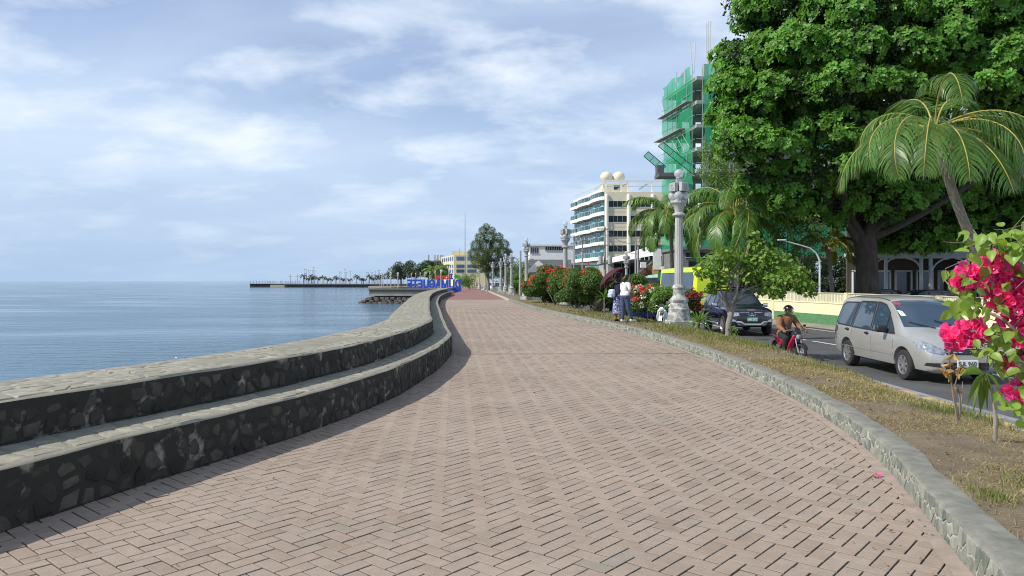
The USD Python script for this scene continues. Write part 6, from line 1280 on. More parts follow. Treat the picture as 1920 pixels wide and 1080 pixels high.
# ---- the silver people carrier
SP = dict(L=4.58, W=1.77, R=.325, axles=(1.43, -1.32), zu=.34, crown=.035,
          zbot=[(-2.29, .42), (-2.2, .34), (-1.6, .27), (0, .25), (1.5, .25), (2.15, .22), (2.29, .30)],
          ztop=[(-2.29, .98), (-2.26, 1.22), (-2.18, 1.47), (-2.05, 1.64), (-1.85, 1.71), (-1.2, 1.755), (-.3, 1.755), (.25, 1.715), (.52, 1.64), (1.0, 1.33), (1.36, 1.085), (1.62, 1.02), (1.95, .93), (2.15, .83), (2.25, .72), (2.29, .60)],
          zbelt=[(-2.29, .90), (-2.0, 1.02), (-1.0, 1.0), (0, .965), (1.0, .93), (1.4, .94), (1.9, .86), (2.29, .5)],
          wbelt=[(-2.29, .66), (-2.24, .76), (-2.1, .835), (-1.7, .872), (-.5, .885), (.8, .885), (1.5, .878), (1.85, .84), (2.08, .755), (2.2, .66), (2.29, .50)],
          wtop=[(-2.29, .58), (-2.1, .63), (-1.7, .665), (0, .68), (.5, .665), (1.0, .72), (1.4, .77), (1.9, .70), (2.15, .58), (2.29, .42)])
def innova_extra(t, B):
    plate(t, 'SJL 960', (2.315, 0.0, .44), .42, .15, 'plate_white', 'plate_ink', None)
    obj('roof_groove', B.patch([(-2.0, .60), (.35, .60), (.35, .63), (-2.0, .63)], 't', .004), 'black_trim', t); obj('roof_groove', B.patch([(-2.0, -.63), (.35, -.63), (.35, -.60), (-2.0, -.60)], 't', .004), 'black_trim', t)
    obj('wiper', MB().tube([[1.40, .45, 1.10], [1.16, -.05, 1.27]], .012, 5).tube([[1.42, -.15, 1.11], [1.15, -.60, 1.23]], .012, 5), 'black_trim', t)
    obj('red_sticker', B.patch([(-.62, 1.60), (-.50, 1.60), (-.50, 1.64), (-.62, 1.64)], 'f', .012), 'red_paint', t); obj('paper_sticker', B.patch([(-.66, 1.36), (-.56, 1.36), (-.58, 1.46), (-.66, 1.48)], 'f', .012), 'plate_white', t)
    obj('side_strip', B.patch([(-2.1, .50), (1.05, .50), (1.05, .515), (-2.1, .515)], 'r', .008), 'paint_silver', t); obj('sill_strip', B.patch([(-.95, .30), (1.05, .30), (1.05, .34), (-.95, .335)], 'r', .016), 'paint_silver', t)
    for sg in (-1, 1): obj('seat', MB().box((-.1, sg * .35, 1.0), (.15, .45, .6), bev=.06), 'seat_vinyl', t)
build_car('people_carrier', 'silver seven seat people carrier driving up behind the magenta flowers', 'car', (9.33, 17.55, ZR), -PI / 2 - .012, SP, 'paint_silver', 'car_glass_blue',
          wins=([(.60, .985), (.60, 1.40), (.36, 1.58), (.12, 1.63), (.02, 1.63), (.02, .985)], [(-.07, .99), (-.07, 1.63), (-.80, 1.63), (-.90, 1.60), (-1.02, 1.01)], [(-1.10, 1.02), (-.98, 1.60), (-1.72, 1.585), (-1.92, 1.50), (-2.05, 1.30), (-2.02, 1.10), (-1.9, 1.04)], [(.66, .98), (1.02, .985), (.66, 1.32)]),
          shield=[(-.74, 1.13), (.74, 1.13), (.625, 1.655), (.4, 1.69), (-.4, 1.69), (-.625, 1.655)], rear=[(-.6, 1.1), (.6, 1.1), (.5, 1.58), (-.5, 1.58)],
          lamps=[('headlight', [(.43, .70), (.48, .62), (.70, .66), (.83, .74), (.85, .84), (.80, .90), (.62, .83)], 'lamp_glass', 'f'), ('tail_lamp', [(.72, .95), (.80, .95), (.78, 1.25), (.70, 1.25)], 'red_paint', 'b'), ('fog_recess', [(.52, .36), (.76, .38), (.74, .44), (.54, .45)], 'black_trim', 'f'),
                 ('grille', [(-.40, .62), (.40, .62), (.46, .70), (.44, .74), (-.44, .74), (-.46, .70)], 'black_trim', 'f'), ('bumper_grille', [(-.42, .30), (.42, .30), (.48, .46), (-.48, .46)], 'black_trim', 'f'), ('grille_bar', [(.06, .66), (.43, .67), (.44, .685), (.06, .68)], 'chrome', 'f'), ('bumper_bar', [(.0, .37), (.44, .37), (.44, .385), (.0, .385)], 'paint_silver', 'f')],
          doors=((-.03, .32, -.03, 1.66), (1.02, .40, 1.03, .97), (-1.05, .70, -1.06, 1.0)), handles=((-.22, .90), (-1.28, .93)), mir=(.72, 1.00, 1.06, 'black_trim'), spokes=7, extra=innova_extra)
# ---- the black off-roader
SP = dict(L=4.70, W=1.86, R=.385, axles=(1.45, -1.35), zu=.45, crown=.03,
          zbot=[(-2.35, .55), (-2.2, .45), (0, .40), (1.5, .40), (2.2, .36), (2.35, .46)], ztop=[(-2.35, 1.02), (-2.32, 1.2), (-2.22, 1.5), (-2.05, 1.66), (-1.8, 1.73), (-1, 1.765), (-.2, 1.76), (.15, 1.71), (.35, 1.64), (1.0, 1.22), (1.12, 1.16), (1.5, 1.13), (2.0, 1.07), (2.22, .98), (2.32, .86), (2.35, .72)],
          zbelt=[(-2.35, .95), (-2, 1.1), (0, 1.06), (1, 1.03), (1.6, 1.02), (2.0, .94), (2.35, .6)], wbelt=[(-2.35, .70), (-2.28, .80), (-2.1, .87), (-1.5, .915), (0, .92), (1.5, .92), (1.9, .90), (2.15, .83), (2.27, .74), (2.35, .58)], wtop=[(-2.35, .58), (-2, .65), (0, .68), (.3, .665), (1.1, .80), (1.6, .80), (2.1, .74), (2.35, .5)])
def suv_extra(t, B):
    plate(t, 'UMZ 1205'[0:4] + '205', (2.375, 0.02, .66), .40, .145, 'plate_green', 'plate_white', None)
    for sg in (-1, 1): obj('roof_rail', MB().tube([[-1.75, sg * .60, 1.78], [-1.6, sg * .60, 1.85], [-.1, sg * .60, 1.85], [.05, sg * .60, 1.77]], .022, 6), 'black_trim', t, smooth=True)
    for x in (-1.4, -.9, -.4): obj('rack_bar', MB().box((x, 0, 1.86), (.06, 1.25, .035), bev=.01), 'black_trim', t)
    obj('roof_tray', MB().box((-.9, 0, 1.885), (1.5, 1.2, .025)), 'black_trim', t)
    # three diamonds of the emblem, and the letters on the bonnet edge
    for k in range(3):
        a = PI / 2 + k * 2 * PI / 3; d = np.array([math.cos(a), math.sin(a)]); e = np.array([-d[1], d[0]]); q = [d * .005, d * .045 + e * .026, d * .085, d * .045 - e * .026]; obj('emblem_diamond', B.patch([(p_[0], p_[1] + .83) for p_ in q], 'f', .03), 'chrome', t)
    m = meshkit.text_mesh('MONTERO', .045, .006, bold=True); v = m.vertices; v[:, 0] -= v[:, 0].mean(); m.vertices = np.column_stack([2.27 + v[:, 2] - v[:, 1] * .5, v[:, 0], 1.0 + v[:, 1] * .8]); obj('bonnet_letters', MB().tm(m), 'chrome', t)
    obj('bull_bar', MB().tube([[2.30, -.62, .56], [2.42, -.42, .55], [2.42, -.30, .46], [2.42, .30, .46], [2.42, .42, .55], [2.30, .62, .56]], .035, 8), 'frame_grey', t, smooth=True); obj('side_step', MB().tube([[-.85, -.95, .42], [.95, -.95, .42]], .05, 8).tube([[-.85, .95, .42], [.95, .95, .42]], .05, 8), 'alloy', t, smooth=True)
build_car('off_roader', 'black off-road car with green number plate and roof rails, coming towards us', 'car', (9.28, 31.0, ZR), -PI / 2 - .03, SP, 'paint_black', 'car_glass',
          wins=([(.42, 1.10), (.40, 1.42), (.05, 1.63), (-.12, 1.63), (-.12, 1.10)], [(-.20, 1.10), (-.20, 1.63), (-.95, 1.62), (-1.12, 1.11)], [(-1.20, 1.12), (-1.05, 1.60), (-1.85, 1.56), (-2.0, 1.4), (-1.95, 1.16)], [(.48, 1.10), (.9, 1.10), (.48, 1.36)]),
          shield=[(-.76, 1.20), (.76, 1.20), (.63, 1.64), (.4, 1.67), (-.4, 1.67), (-.63, 1.64)], rear=[(-.6, 1.2), (.6, 1.2), (.5, 1.6), (-.5, 1.6)],
          lamps=[('headlight', [(.47, .80), (.50, .92), (.72, .93), (.86, .90), (.86, .80), (.7, .76)], 'lamp_glass', 'f'), ('fog_lamp', [(.62, .56), (.76, .56), (.78, .63), (.70, .66), (.62, .63)], 'lamp_glass', 'f'), ('grille', [(-.44, .78), (.44, .78), (.46, .91), (-.46, .91)], 'black_trim', 'f'), ('grille_edge', [(.10, .915), (.46, .915), (.46, .935), (.10, .935)], 'chrome', 'f'), ('grille_edge', [(.09, .775), (.13, .775), (.16, .92), (.12, .92)], 'chrome', 'f'), ('skid_plate', [(.0, .42), (.5, .42), (.58, .50), (.0, .50)], 'frame_grey', 'f'), ('tail_lamp', [(.74, 1.0), (.84, 1.0), (.82, 1.3), (.73, 1.3)], 'red_paint', 'b')],
          doors=((-.16, .48, -.16, 1.66), (1.05, .6, 1.05, 1.05), (-1.15, .8, -1.15, 1.1)), handles=((-.32, 1.0), (-1.3, 1.02)), mir=(.62, 1.02, 1.16, 'chrome'), arch='paint_black', spokes=6, extra=suv_extra)
# ---- smaller and half hidden cars
SPs = dict(L=4.2, W=1.75, R=.33, axles=(1.3, -1.25), zu=.38, crown=.03, zbot=[(-2.1, .45), (-1.9, .35), (0, .30), (1.9, .30), (2.1, .38)], ztop=[(-2.1, 1.0), (-2.05, 1.2), (-1.9, 1.42), (-1.6, 1.55), (-.8, 1.62), (0, 1.60), (.35, 1.50), (.95, 1.12), (1.1, 1.06), (1.6, 1.0), (1.95, .88), (2.1, .65)],
           zbelt=[(-2.1, .85), (-1.8, 1.0), (0, .95), (1, .92), (1.6, .9), (2.1, .5)], wbelt=[(-2.1, .66), (-1.9, .82), (-1.3, .865), (1.3, .865), (1.75, .82), (2.0, .68), (2.1, .5)], wtop=[(-2.1, .55), (-1.6, .62), (0, .64), (.4, .63), (1.05, .75), (1.7, .7), (2.1, .4)])
WS = ([(.40, .99), (.36, 1.34), (.1, 1.48), (-.1, 1.49), (-.1, .99)], [(-.18, 1.0), (-.18, 1.49), (-.9, 1.49), (-1.05, 1.01)], [(-1.12, 1.02), (-1.0, 1.47), (-1.5, 1.43), (-1.75, 1.2), (-1.7, 1.06)])
SH = [(-.68, 1.10), (.68, 1.10), (.56, 1.50), (-.56, 1.50)]
LM = [('headlight', [(.45, .70), (.48, .80), (.78, .84), (.80, .76), (.6, .70)], 'lamp_glass', 'f'), ('grille', [(-.4, .62), (.4, .62), (.42, .78), (-.42, .78)], 'black_trim', 'f'), ('tail_lamp', [(.66, .85), (.78, .85), (.74, 1.15), (.64, 1.15)], 'red_paint', 'b')]
def small_car(name, label, loc, rz, paint, glass='car_glass'): return build_car(name, label, 'car', loc, rz, SPs, paint, glass, wins=WS, shield=SH, rear=[(-.5, 1.1), (.5, 1.1), (.42, 1.45), (-.42, 1.45)], lamps=LM, doors=((-.14, .4, -.14, 1.5), (.98, .45, .98, .95)), handles=((-.3, .9), (-1.2, .92)), mir=(.55, .94, 1.03, paint), spokes=5)
def at_(px, Y, z=ZR): return ((px - 960) / F * Y, Y, z)
small_car('compact_car', 'golden yellow compact car parked by the far lamp columns', at_(973, 112), -PI / 2 - 1.0, 'paint_gold')
small_car('parked_car', 'dark car behind the garden wall just right of the thick trunk', at_(1632, 46.5), PI + .2, 'paint_navy'); small_car('parked_car', 'dark grey car roof behind the garden wall above the silver people carrier', at_(1722, 44), PI + .15, 'paint_black'); small_car('parked_car', 'dark car behind the garden wall left of the thick trunk', at_(1530, 47), .1, 'paint_black'); small_car('parked_car', 'bluish car behind the garden wall beside the crooked tree', at_(1425, 51), .3, 'paint_blue')
small_car('blue_car', 'blue car hidden behind the shrub and the two women', at_(1203, 38.5), -PI / 2 - .1, 'paint_blue')
SPv = dict(L=4.6, W=1.72, R=.33, axles=(1.35, -1.3), zu=.38, crown=.04, zbot=[(-2.3, .4), (0, .32), (2.3, .4)], ztop=[(-2.3, 1.2), (-2.25, 1.8), (-2.0, 1.92), (0, 1.95), (1.2, 1.9), (1.6, 1.75), (2.1, 1.2), (2.25, 1.05), (2.3, .8)], zbelt=[(-2.3, .95), (0, 1.05), (1.8, 1.0), (2.3, .6)], wbelt=[(-2.3, .74), (-2.1, .84), (0, .86), (1.9, .84), (2.2, .74), (2.3, .6)], wtop=[(-2.3, .66), (0, .72), (1.6, .70), (2.1, .72), (2.3, .5)])
build_car('white_van', 'white van parked beyond the far lamp columns', 'van', at_(934, 140), -PI / 2 - .85, SPv, 'paint_white', wins=([(.9, 1.1), (1.5, 1.1), (1.2, 1.7), (.9, 1.75)], [(-.2, 1.1), (.8, 1.1), (.8, 1.75), (-.2, 1.75)], [(-1.9, 1.1), (-.3, 1.1), (-.3, 1.75), (-1.9, 1.75)]), shield=[(-.66, 1.25), (.66, 1.25), (.6, 1.8), (-.6, 1.8)], lamps=LM[:2], mir=(1.5, .95, 1.2, 'black_trim'))
# ---- the yellow bus going away
SPb = dict(L=7.0, W=2.28, R=.42, axles=(2.2, -1.9), zu=.5, crown=.05, zbot=[(-3.5, .55), (-3.3, .42), (3.3, .42), (3.5, .5)], ztop=[(-3.5, 2.3), (-3.46, 2.75), (-3.3, 2.92), (0, 2.95), (2.9, 2.92), (3.3, 2.75), (3.5, 2.1)], zbelt=[(-3.5, 1.3), (3.5, 1.3)], wbelt=[(-3.5, .98), (-3.42, 1.09), (-3.1, 1.14), (3.1, 1.14), (3.42, 1.05), (3.5, .9)], wtop=[(-3.5, .9), (-3.2, 1.0), (0, 1.03), (3.2, 1.0), (3.5, .85)])
def bus_extra(t, B):
    for sd in ('l', 'r'): obj('white_stripe', B.patch([(-3.2, 1.04), (3.2, 1.04), (3.2, 1.18), (-3.2, 1.18)], sd, .006, .3), 'paint_white', t)
    obj('white_stripe', B.patch([(-.95, 1.04), (.95, 1.04), (.95, 1.18), (-.95, 1.18)], 'b', .006, .3), 'paint_white', t); obj('rear_panel_seam', B.patch([(-.8, 1.25), (.8, 1.25), (.8, 1.27), (-.8, 1.27)], 'b', .008), 'black_trim', t)
    obj('bumper', MB().box((-3.52, 0, .55), (.12, 2.0, .26), bev=.04), 'black_trim', t)
build_car('bus', 'neon yellow minibus with big dark windows behind the black off-road car', 'bus', (11.15, 46.2, ZR), PI / 2 + .10, SPb, 'paint_yellow', 'car_glass_blue', wins=([(-3.15, 1.42), (-3.2, 2.4), (-3.0, 2.62), (-1.2, 2.62), (-1.2, 1.42)], [(-1.1, 1.42), (-1.1, 2.62), (.8, 2.62), (.8, 1.42)], [(.9, 1.42), (.9, 2.62), (2.9, 2.62), (2.9, 1.42)]), rear=[(-.82, 1.45), (.82, 1.45), (.75, 1.55), (-.75, 1.55)], lamps=[('tail_lamp', [(.82, .75), (.95, .75), (.95, 1.0), (.82, 1.0)], 'red_paint', 'b')], rim='frame_grey', spokes=5, extra=bus_extra)
# ---- two wheelers (built along +x)
def two_wheeler(name, label, loc, rz, paint, scooter=False, sc=1.0, cat='motorcycle'):
    t = thing(name, label, cat, loc, rz, scale=sc); Q = np.array([[1., 0, 0], [0, 0, -1], [0, 1, 0]])
    for x, nm in ((.62, 'front_wheel'), (-.62, 'rear_wheel')):
        a = np.linspace(0, 2 * PI, 13); ty = obj(nm, MB().lathe([(.235 + .045 * math.cos(q), .045 * math.sin(q)) for q in a], (x, 0, .285), 30, R=Q), 'rubber', t, smooth=True); rm = MB()
        rm.lathe([(.215, -.02), (.235, -.03), (.235, .03), (.215, .02), (.215, -.02)], (x, 0, .285), 30, R=Q); rm.lathe([(0, -.05), (.045, -.05), (.045, .05), (0, .05)], (x, 0, .285), 12, R=Q)
        for k in range(5): q = k * 2 * PI / 5; rm.tube([[x, 0, .285], [x + math.cos(q) * .22, 0, .285 + math.sin(q) * .22]], .014, 5)
        obj('rim', rm, 'alloy', ty, smooth=40)
    for sg in (-1, 1): obj('fork_leg', MB().tube([[.62, sg * .085, .285], [.45, sg * .085, .72]], .024, 8), 'chrome', t, smooth=True)
    obj('front_mudguard', MB().grid(np.stack([[[.62 + math.cos(a) * .31, y, .285 + math.sin(a) * .31] for a in np.linspace(.35, 2.5, 10)] for y in (-.065, 0, .065)], 0)), paint if scooter else 'black_trim', t, smooth=True)
    obj('headset', MB().tube([[.47, 0, .60], [.36, 0, .92]], [.05, .045], 8), 'black_trim', t); obj('handlebar', MB().tube([[.28, -.36, .93], [.33, -.22, .97], [.37, 0, .93], [.33, .22, .97], [.28, .36, .93]], .014, 8), 'chrome', t, smooth=True)
    for sg in (-1, 1):
        obj('grip', MB().tube([[.25, sg * .40, .925], [.30, sg * .28, .95]], .020, 8), 'rubber', t); m_ = obj('mirror', MB().sphere((.30, sg * .34, 1.10), (.012, .052, .036), 2), 'black_trim', t, smooth=True); obj('mirror_stalk', MB().tube([[.32, sg * .24, .96], [.30, sg * .33, 1.08]], .007, 5), 'chrome', m_)
    hl = rb((.50, 0, .76), (.13, .17, .17), .06); obj('headlight_cowl', rb((.42, 0, .82), (.20, .22, .24), .08), 'black_trim' if not scooter else paint, t, smooth=True); obj('headlight', hl, 'lamp_glass', t, smooth=True); obj('windscreen', MB().grid(np.array([[[.50, -.09, .90], [.50, .09, .90]], [[.40, -.08, 1.04], [.40, .08, 1.04]]])), 'black_trim', t)
    def hullp(*sp): return MB().mf(m3.Manifold.batch_hull([m3.Manifold.sphere(r, 14).translate([x, y, z]) for x, y, z, r in sp]))
    for sg in (-1, 1): obj('leg_shield', hullp((.44, sg * .12, .78, .05), (.34, sg * .20, .55, .035), (.22, sg * .19, .34, .035), (.30, sg * .07, .42, .03)), paint, t, smooth=40); obj('side_panel', hullp((-.15, sg * .11, .62, .05), (-.70, sg * .10, .74, .04), (-.30, sg * .12, .46, .04)), paint, t, smooth=40)
    obj('frame', MB().tube([[.36, 0, .66], [.15, 0, .42], [-.2, 0, .42], [-.62, 0, .285]], .045, 8), 'black_trim', t, smooth=True); obj('engine', rb((.02, 0, .34), (.42, .24, .22), .06), 'frame_grey', t, smooth=True); obj('exhaust', MB().tube([[.1, -.13, .26], [-.35, -.15, .26], [-.85, -.16, .36]], [.025, .03, .05], 8), 'chrome', t, smooth=True)
    obj('seat', hullp((.05, 0, .71, .09), (-.35, .06, .73, .07), (-.35, -.06, .73, .07), (-.72, 0, .80, .06)), 'seat_vinyl', t, smooth=40); obj('tail_lamp', rb((-.80, 0, .74), (.08, .16, .08), .03), 'red_paint', t, smooth=True); obj('rear_mudguard', MB().grid(np.stack([[[-.62 + math.cos(a) * .31, y, .285 + math.sin(a) * .31] for a in np.linspace(1.0, 3.3, 8)] for y in (-.06, .06)], 0)), 'black_trim', t, smooth=True)
    obj('number_plate', MB().box((-.93, 0, .52), (.012, .2, .13)), 'plate_white', t)
    return t
BK = np.array([7.46, 20.1, ZR]); BS = 1.0
two_wheeler('motorcycle', 'red motorcycle ridden along the road edge towards us', BK, -PI / 2 + .22, 'paint_red', sc=.86)
two_wheeler('scooter', 'white scooter parked beside the foot of the tall lamp column', (6.15, 30.3, ZC), -PI / 2 - .35, 'paint_white', True, cat='scooter')
# ================================================================ people
mdef('skin', (.36, .205, .135), .55, var=.08, scale=12); mdef('skin_dark', (.26, .14, .085), .55, var=.08, scale=12); mdef('hair', (.012, .010, .009), .5)
mdef('cloth_brown', (.235, .115, .055), .9, var=.15, scale=9, bump=.006, bscale=24); mdef('cloth_white', (.72, .70, .72), .9, var=.04, scale=9, bump=.004, bscale=24); mdef('cloth_jeans', (.035, .052, .105), .9, col2=(.06, .085, .15), scale=7, bump=.004, bscale=30); mdef('cloth_navy', (.014, .016, .055), .9, var=.2, scale=9, bump=.006, bscale=24); mdef('cloth_black', (.018, .018, .02), .9)
mdef('shoe_white', (.66, .65, .62), .7); mdef('sandal', (.05, .035, .03), .7); mdef('bag_pale', (.42, .46, .58), .8, var=.15, scale=12, bump=.01, bscale=20); mdef('strap', (.05, .035, .04), .7); mdef('umbrella_cloth', (.050, .007, .013), .8, transl=.06); mdef('eye_white', (.7, .7, .68), .4); mdef('helmet_paint', (.018, .016, .028), .2, coat=.6); mdef('lip', (.25, .10, .08), .6)
def print_mat(path):
    return usdkit.material(stage, path, {'g': ('geometry', {}), 'v': ('voronoi_texture', {'scale': 26.0}), 'r': ('rgb_ramp', {'ramp': [(0, (.50, .52, .62)), (.40, (.40, .43, .56)), (.46, (.05, .065, .20)), (1, (.035, .045, .16))]}), 'p': ('principled_bsdf', {'roughness': .9})}, [('g.position', 'v.vector'), ('v.distance', 'r.fac'), ('r.color', 'p.base_color')], surface='p.BSDF')
DEFS['cloth_print'] = print_mat
def flesh(bones, res=.028, it=8):
    """bones: lists of (x, y, z, r) hulled in sequence; one continuous smooth surface"""
    parts = []
    for ch in bones:
        for a, b in zip(ch[:-1], ch[1:]): parts.append(m3.Manifold.batch_hull([m3.Manifold.sphere(float(q[3]), 18).translate([float(q[0]), float(q[1]), float(q[2])]) for q in (a, b)]))
    M0 = m3.Manifold.batch_boolean(parts, m3.OpType.Add).refine_to_length(res); q = M0.to_mesh(); m = trimesh.Trimesh(q.vert_properties[:, :3], q.tri_verts, process=True); trimesh.smoothing.filter_taubin(m, iterations=it); return MB().tm(m)
def hand(w, d, side, up, r=.0085, curl=.5, s=1.0):
    """palm and five fingers: w wrist, d pointing direction, side towards the thumb, up back of the hand"""
    d, side, up = unit(np.array(d, float)), unit(np.array(side, float)), unit(np.array(up, float)); w = np.array(w, float); ch = []
    P = lambda a, b, c, rr: tuple(w + (d * a + side * b + up * c) * s) + (rr * s,)
    for b in (-.026, 0, .026): ch.append([P(0, b * .7, 0, .019), P(.075, b, 0, .014)])
    for b, L in ((-.032, .055), (-.011, .070), (.011, .075), (.032, .066)):
        a1, a2, a3 = curl * .6, curl * 1.4, curl * 2.1; x, z = .078, 0; pts = [P(x - .02, b, 0, .011)]
        for ang, f in ((a1, .45), (a2, .32), (a3, .25)): x += math.cos(ang) * L * f; z -= math.sin(ang) * L * f; pts.append(P(x, b, z, r))
        ch.append(pts)
    ch.append([P(.015, .03, -.005, .014), P(.045, .055, -.012, .011), P(.072, .062, -.03, .009)])
    return ch
def head(bones, c, fwd, s=1.0):
    """skull, jaw, nose, ears; c the centre, fwd where the face looks"""
    f = unit(np.array(fwd, float)); l = unit(np.cross([0, 0, 1.0], f)); u = np.cross(f, l); c = np.array(c, float); P = lambda a, b, d, r: tuple(c + (f * a + l * b + u * d) * s) + (r * s,)
    bones += [[P(-.012, 0, .03, .083), P(.020, 0, .02, .078)], [P(.018, 0, .0, .073), P(.05, 0, -.085, .036)], [P(.07, 0, .01, .022), P(.098, 0, -.022, .014)], [P(.03, .03, -.03, .05), P(.03, -.03, -.03, .05)], [P(0, .082, -.012, .018), P(-.006, .086, .016, .016)], [P(0, -.082, -.012, .018), P(-.006, -.086, .016, .016)]]
    return P, f, l, u
def face(t, P, f, l, u, s=1.0):
    for b in (.031, -.031):
        e = P(.086, b, .012, .0)[:3]; w_ = obj('eye', MB().sphere(e, np.array([.013, .013, .008]) * s, 1), 'eye_white', t, smooth=True); obj('iris', MB().sphere(np.array(e) + f * .010 * s, .0065 * s, 1), 'hair', w_); obj('eyebrow', MB().tube([P(.088, b * .55, .034, 0)[:3], P(.094, b, .040, 0)[:3], P(.082, b * 1.6, .034, 0)[:3]], .0045 * s, 5), 'hair', t)
    obj('mouth', MB().tube([P(.075, .024, -.062, 0)[:3], P(.087, 0, -.060, 0)[:3], P(.075, -.024, -.062, 0)[:3]], .006 * s, 5), 'lip', t)
def grow(ch, k, dr): return [[(a[0], a[1], a[2], a[3] + dr) for a in c] for c in ch]

# ---- the rider (local: +x forward, y left, the motorcycle's frame)
S = BS
rd = thing('person', 'rider in a brown jacket and dark half helmet on the red motorcycle', 'person', BK, -PI / 2 + .22, scale=S)
hipz = .70; torso = [[(-.22, -.09, hipz, .115), (-.22, .09, hipz, .115)], [(-.22, 0, hipz, .13), (-.18, 0, .90, .138), (-.13, 0, 1.08, .142)], [(-.13, -.17, 1.13, .070), (-.13, 0, 1.10, .12), (-.13, .17, 1.13, .070)], [(-.12, 0, 1.15, .065), (-.08, 0, 1.24, .055)]]
arms = []; legs = []; hands = []
for sg in (-1, 1):
    sh = (-.13, sg * .20, 1.13, .064); el = (.0, sg * .30, .90, .050); wr = (.20, sg * .30, .835, .036); arms.append([sh, el, wr]); hands += hand((.21, sg * .30, .83), (.8, sg * .25, -.15), (.1, -sg * 1, .1), (.1, 0, 1), curl=1.0)
    legs.append([(-.22, sg * .10, hipz, .10), (.16, sg * .19, .62, .075), (.06, sg * .18, .33, .052), (.04, sg * .18, .25, .045)]); legs.append([(.02, sg * .18, .225, .045), (.19, sg * .19, .21, .033)])
bones = torso + arms + legs + hands; Ph, f_, l_, u_ = head(bones, (-.03, 0, 1.34), (1, -.05, -.02)); obj('body', flesh(bones, .024), 'skin_dark', rd, smooth=True); face(rd, Ph, f_, l_, u_)
ja = grow(torso[:3], 0, .020) + [[(a[0], a[1], a[2], a[3] + .024) for a in c[:2]] + [(c[2][0] - .015, c[2][1], c[2][2], c[2][3] + .014)] for c in arms] + [[(-.09, -.05, 1.17, .055), (-.09, .05, 1.17, .055)]]
obj('jacket', flesh(ja, .03, 5), 'cloth_brown', rd, smooth=True); obj('zip', MB().tube([[-.02, 0, .74], [-.015, 0, .90], [.03, 0, 1.08], [-.03, 0, 1.19]], .007, 5), 'strap', rd)
obj('trousers', flesh([[(-.22, -.09, hipz, .125), (-.22, .09, hipz, .125)]] + [grow([c], 0, .016)[0] for c in legs if len(c) == 4], .03, 5), 'cloth_black', rd, smooth=True); obj('shoes', flesh(grow([c for c in legs if len(c) == 2], 0, .014), .03, 3), 'cloth_black', rd, smooth=True)
hm = m3.Manifold.sphere(.135, 40).scale([1.08, .95, .98]).translate([-.035, 0, 1.36]) - m3.Manifold.cube([1, 1, .5], True).translate([0, 0, 1.115]) - m3.Manifold.sphere(.119, 30).translate([-.03, 0, 1.34]); hel = obj('helmet', MB().mf(hm), 'helmet_paint', rd, smooth=40); obj('peak', MB().grid(np.array([[[.08, -.09, 1.39], [.115, 0, 1.40], [.08, .09, 1.39]], [[.13, -.07, 1.365], [.165, 0, 1.37], [.13, .07, 1.365]]])), 'helmet_paint', hel, smooth=True)
for sg in (-1, 1): obj('chin_strap', MB().tube([[-.02, sg * .108, 1.35], [.0, sg * .098, 1.27], [.04, sg * .03, 1.215]], .008, 5), 'strap', hel); obj('visor_wing', MB().tube([[-.03, sg * .13, 1.33], [.01, sg * .145, 1.31]], .012, 5), 'strap', hel)

# ---- the woman in the white top (local: +x is where she faces)
wp = bed(1163, 602); wp[:2] = [(1172 - 960) / F * 26.4, 26.4]; wp[2] = ZK + .012
w1 = thing('person', 'woman in white top and blue jeans stepping along the planting bed', 'person', wp, .55); s_ = 1.0
legs = [[(-.02, .085, .86, .105), (-.02, .09, .46, .068), (-.05, .09, .09, .043)], [(.02, -.085, .86, .105), (.10, -.09, .47, .068), (.22, -.09, .10, .043)]]; feet = [[(-.07, .09, .045, .040), (.11, .095, .030, .030)], [(.20, -.09, .055, .040), (.38, -.095, .034, .030)]]
torso = [[(0, -.075, .90, .12), (0, .075, .90, .12)], [(0, 0, .92, .125), (.0, 0, 1.10, .112), (.02, 0, 1.24, .12)], [(.02, -.15, 1.32, .058), (.02, 0, 1.28, .10), (.02, .15, 1.32, .058)], [(.02, 0, 1.34, .052), (.05, 0, 1.43, .046)]]
arms = [[(.02, .18, 1.31, .052), (.03, .23, 1.06, .042), (.20, .13, .98, .031)], [(.02, -.18, 1.31, .052), (.02, -.25, 1.07, .042), (.20, -.18, 1.02, .031)]]; hands = hand((.205, .13, .98), (1, -.35, .05), (0, -.3, 1), (0, 1, .2), curl=.7) + hand((.205, -.18, 1.02), (1, .35, .05), (0, .3, 1), (0, -1, .2), curl=.7)
bones = legs + feet + torso + arms + hands; Ph, f_, l_, u_ = head(bones, (.085, 0, 1.52), (1, -.1, -.35)); obj('body', flesh(bones, .024), 'skin', w1, smooth=True); face(w1, Ph, f_, l_, u_)
obj('top', flesh(grow([[(0, -.075, .97, .115), (0, .075, .97, .115)], [(0, 0, .97, .12), (.0, 0, 1.10, .112), (.02, 0, 1.24, .12)], torso[2]] + [[c[0], tuple(np.array(c[0]) * .4 + np.array(c[1]) * .6)] for c in arms], 0, .020), .03, 5), 'cloth_white', w1, smooth=True)
obj('jeans', flesh(grow([torso[0]] + legs, 0, .016), .03, 5), 'cloth_jeans', w1, smooth=True); obj('shoe', flesh(grow([feet[0]], 0, .014), .02, 3), 'shoe_white', w1, smooth=True); obj('shoe', flesh(grow([feet[1]], 0, .014), .02, 3), 'shoe_white', w1, smooth=True)
obj('hair', flesh([[(.04, 0, 1.56, .095), (.075, 0, 1.575, .085)], [(.02, 0, 1.53, .085), (-.035, 0, 1.50, .06), (-.05, 0, 1.43, .04)]], .02, 4), 'hair', w1, smooth=True)
R = np.random.default_rng(303); fm = MB()
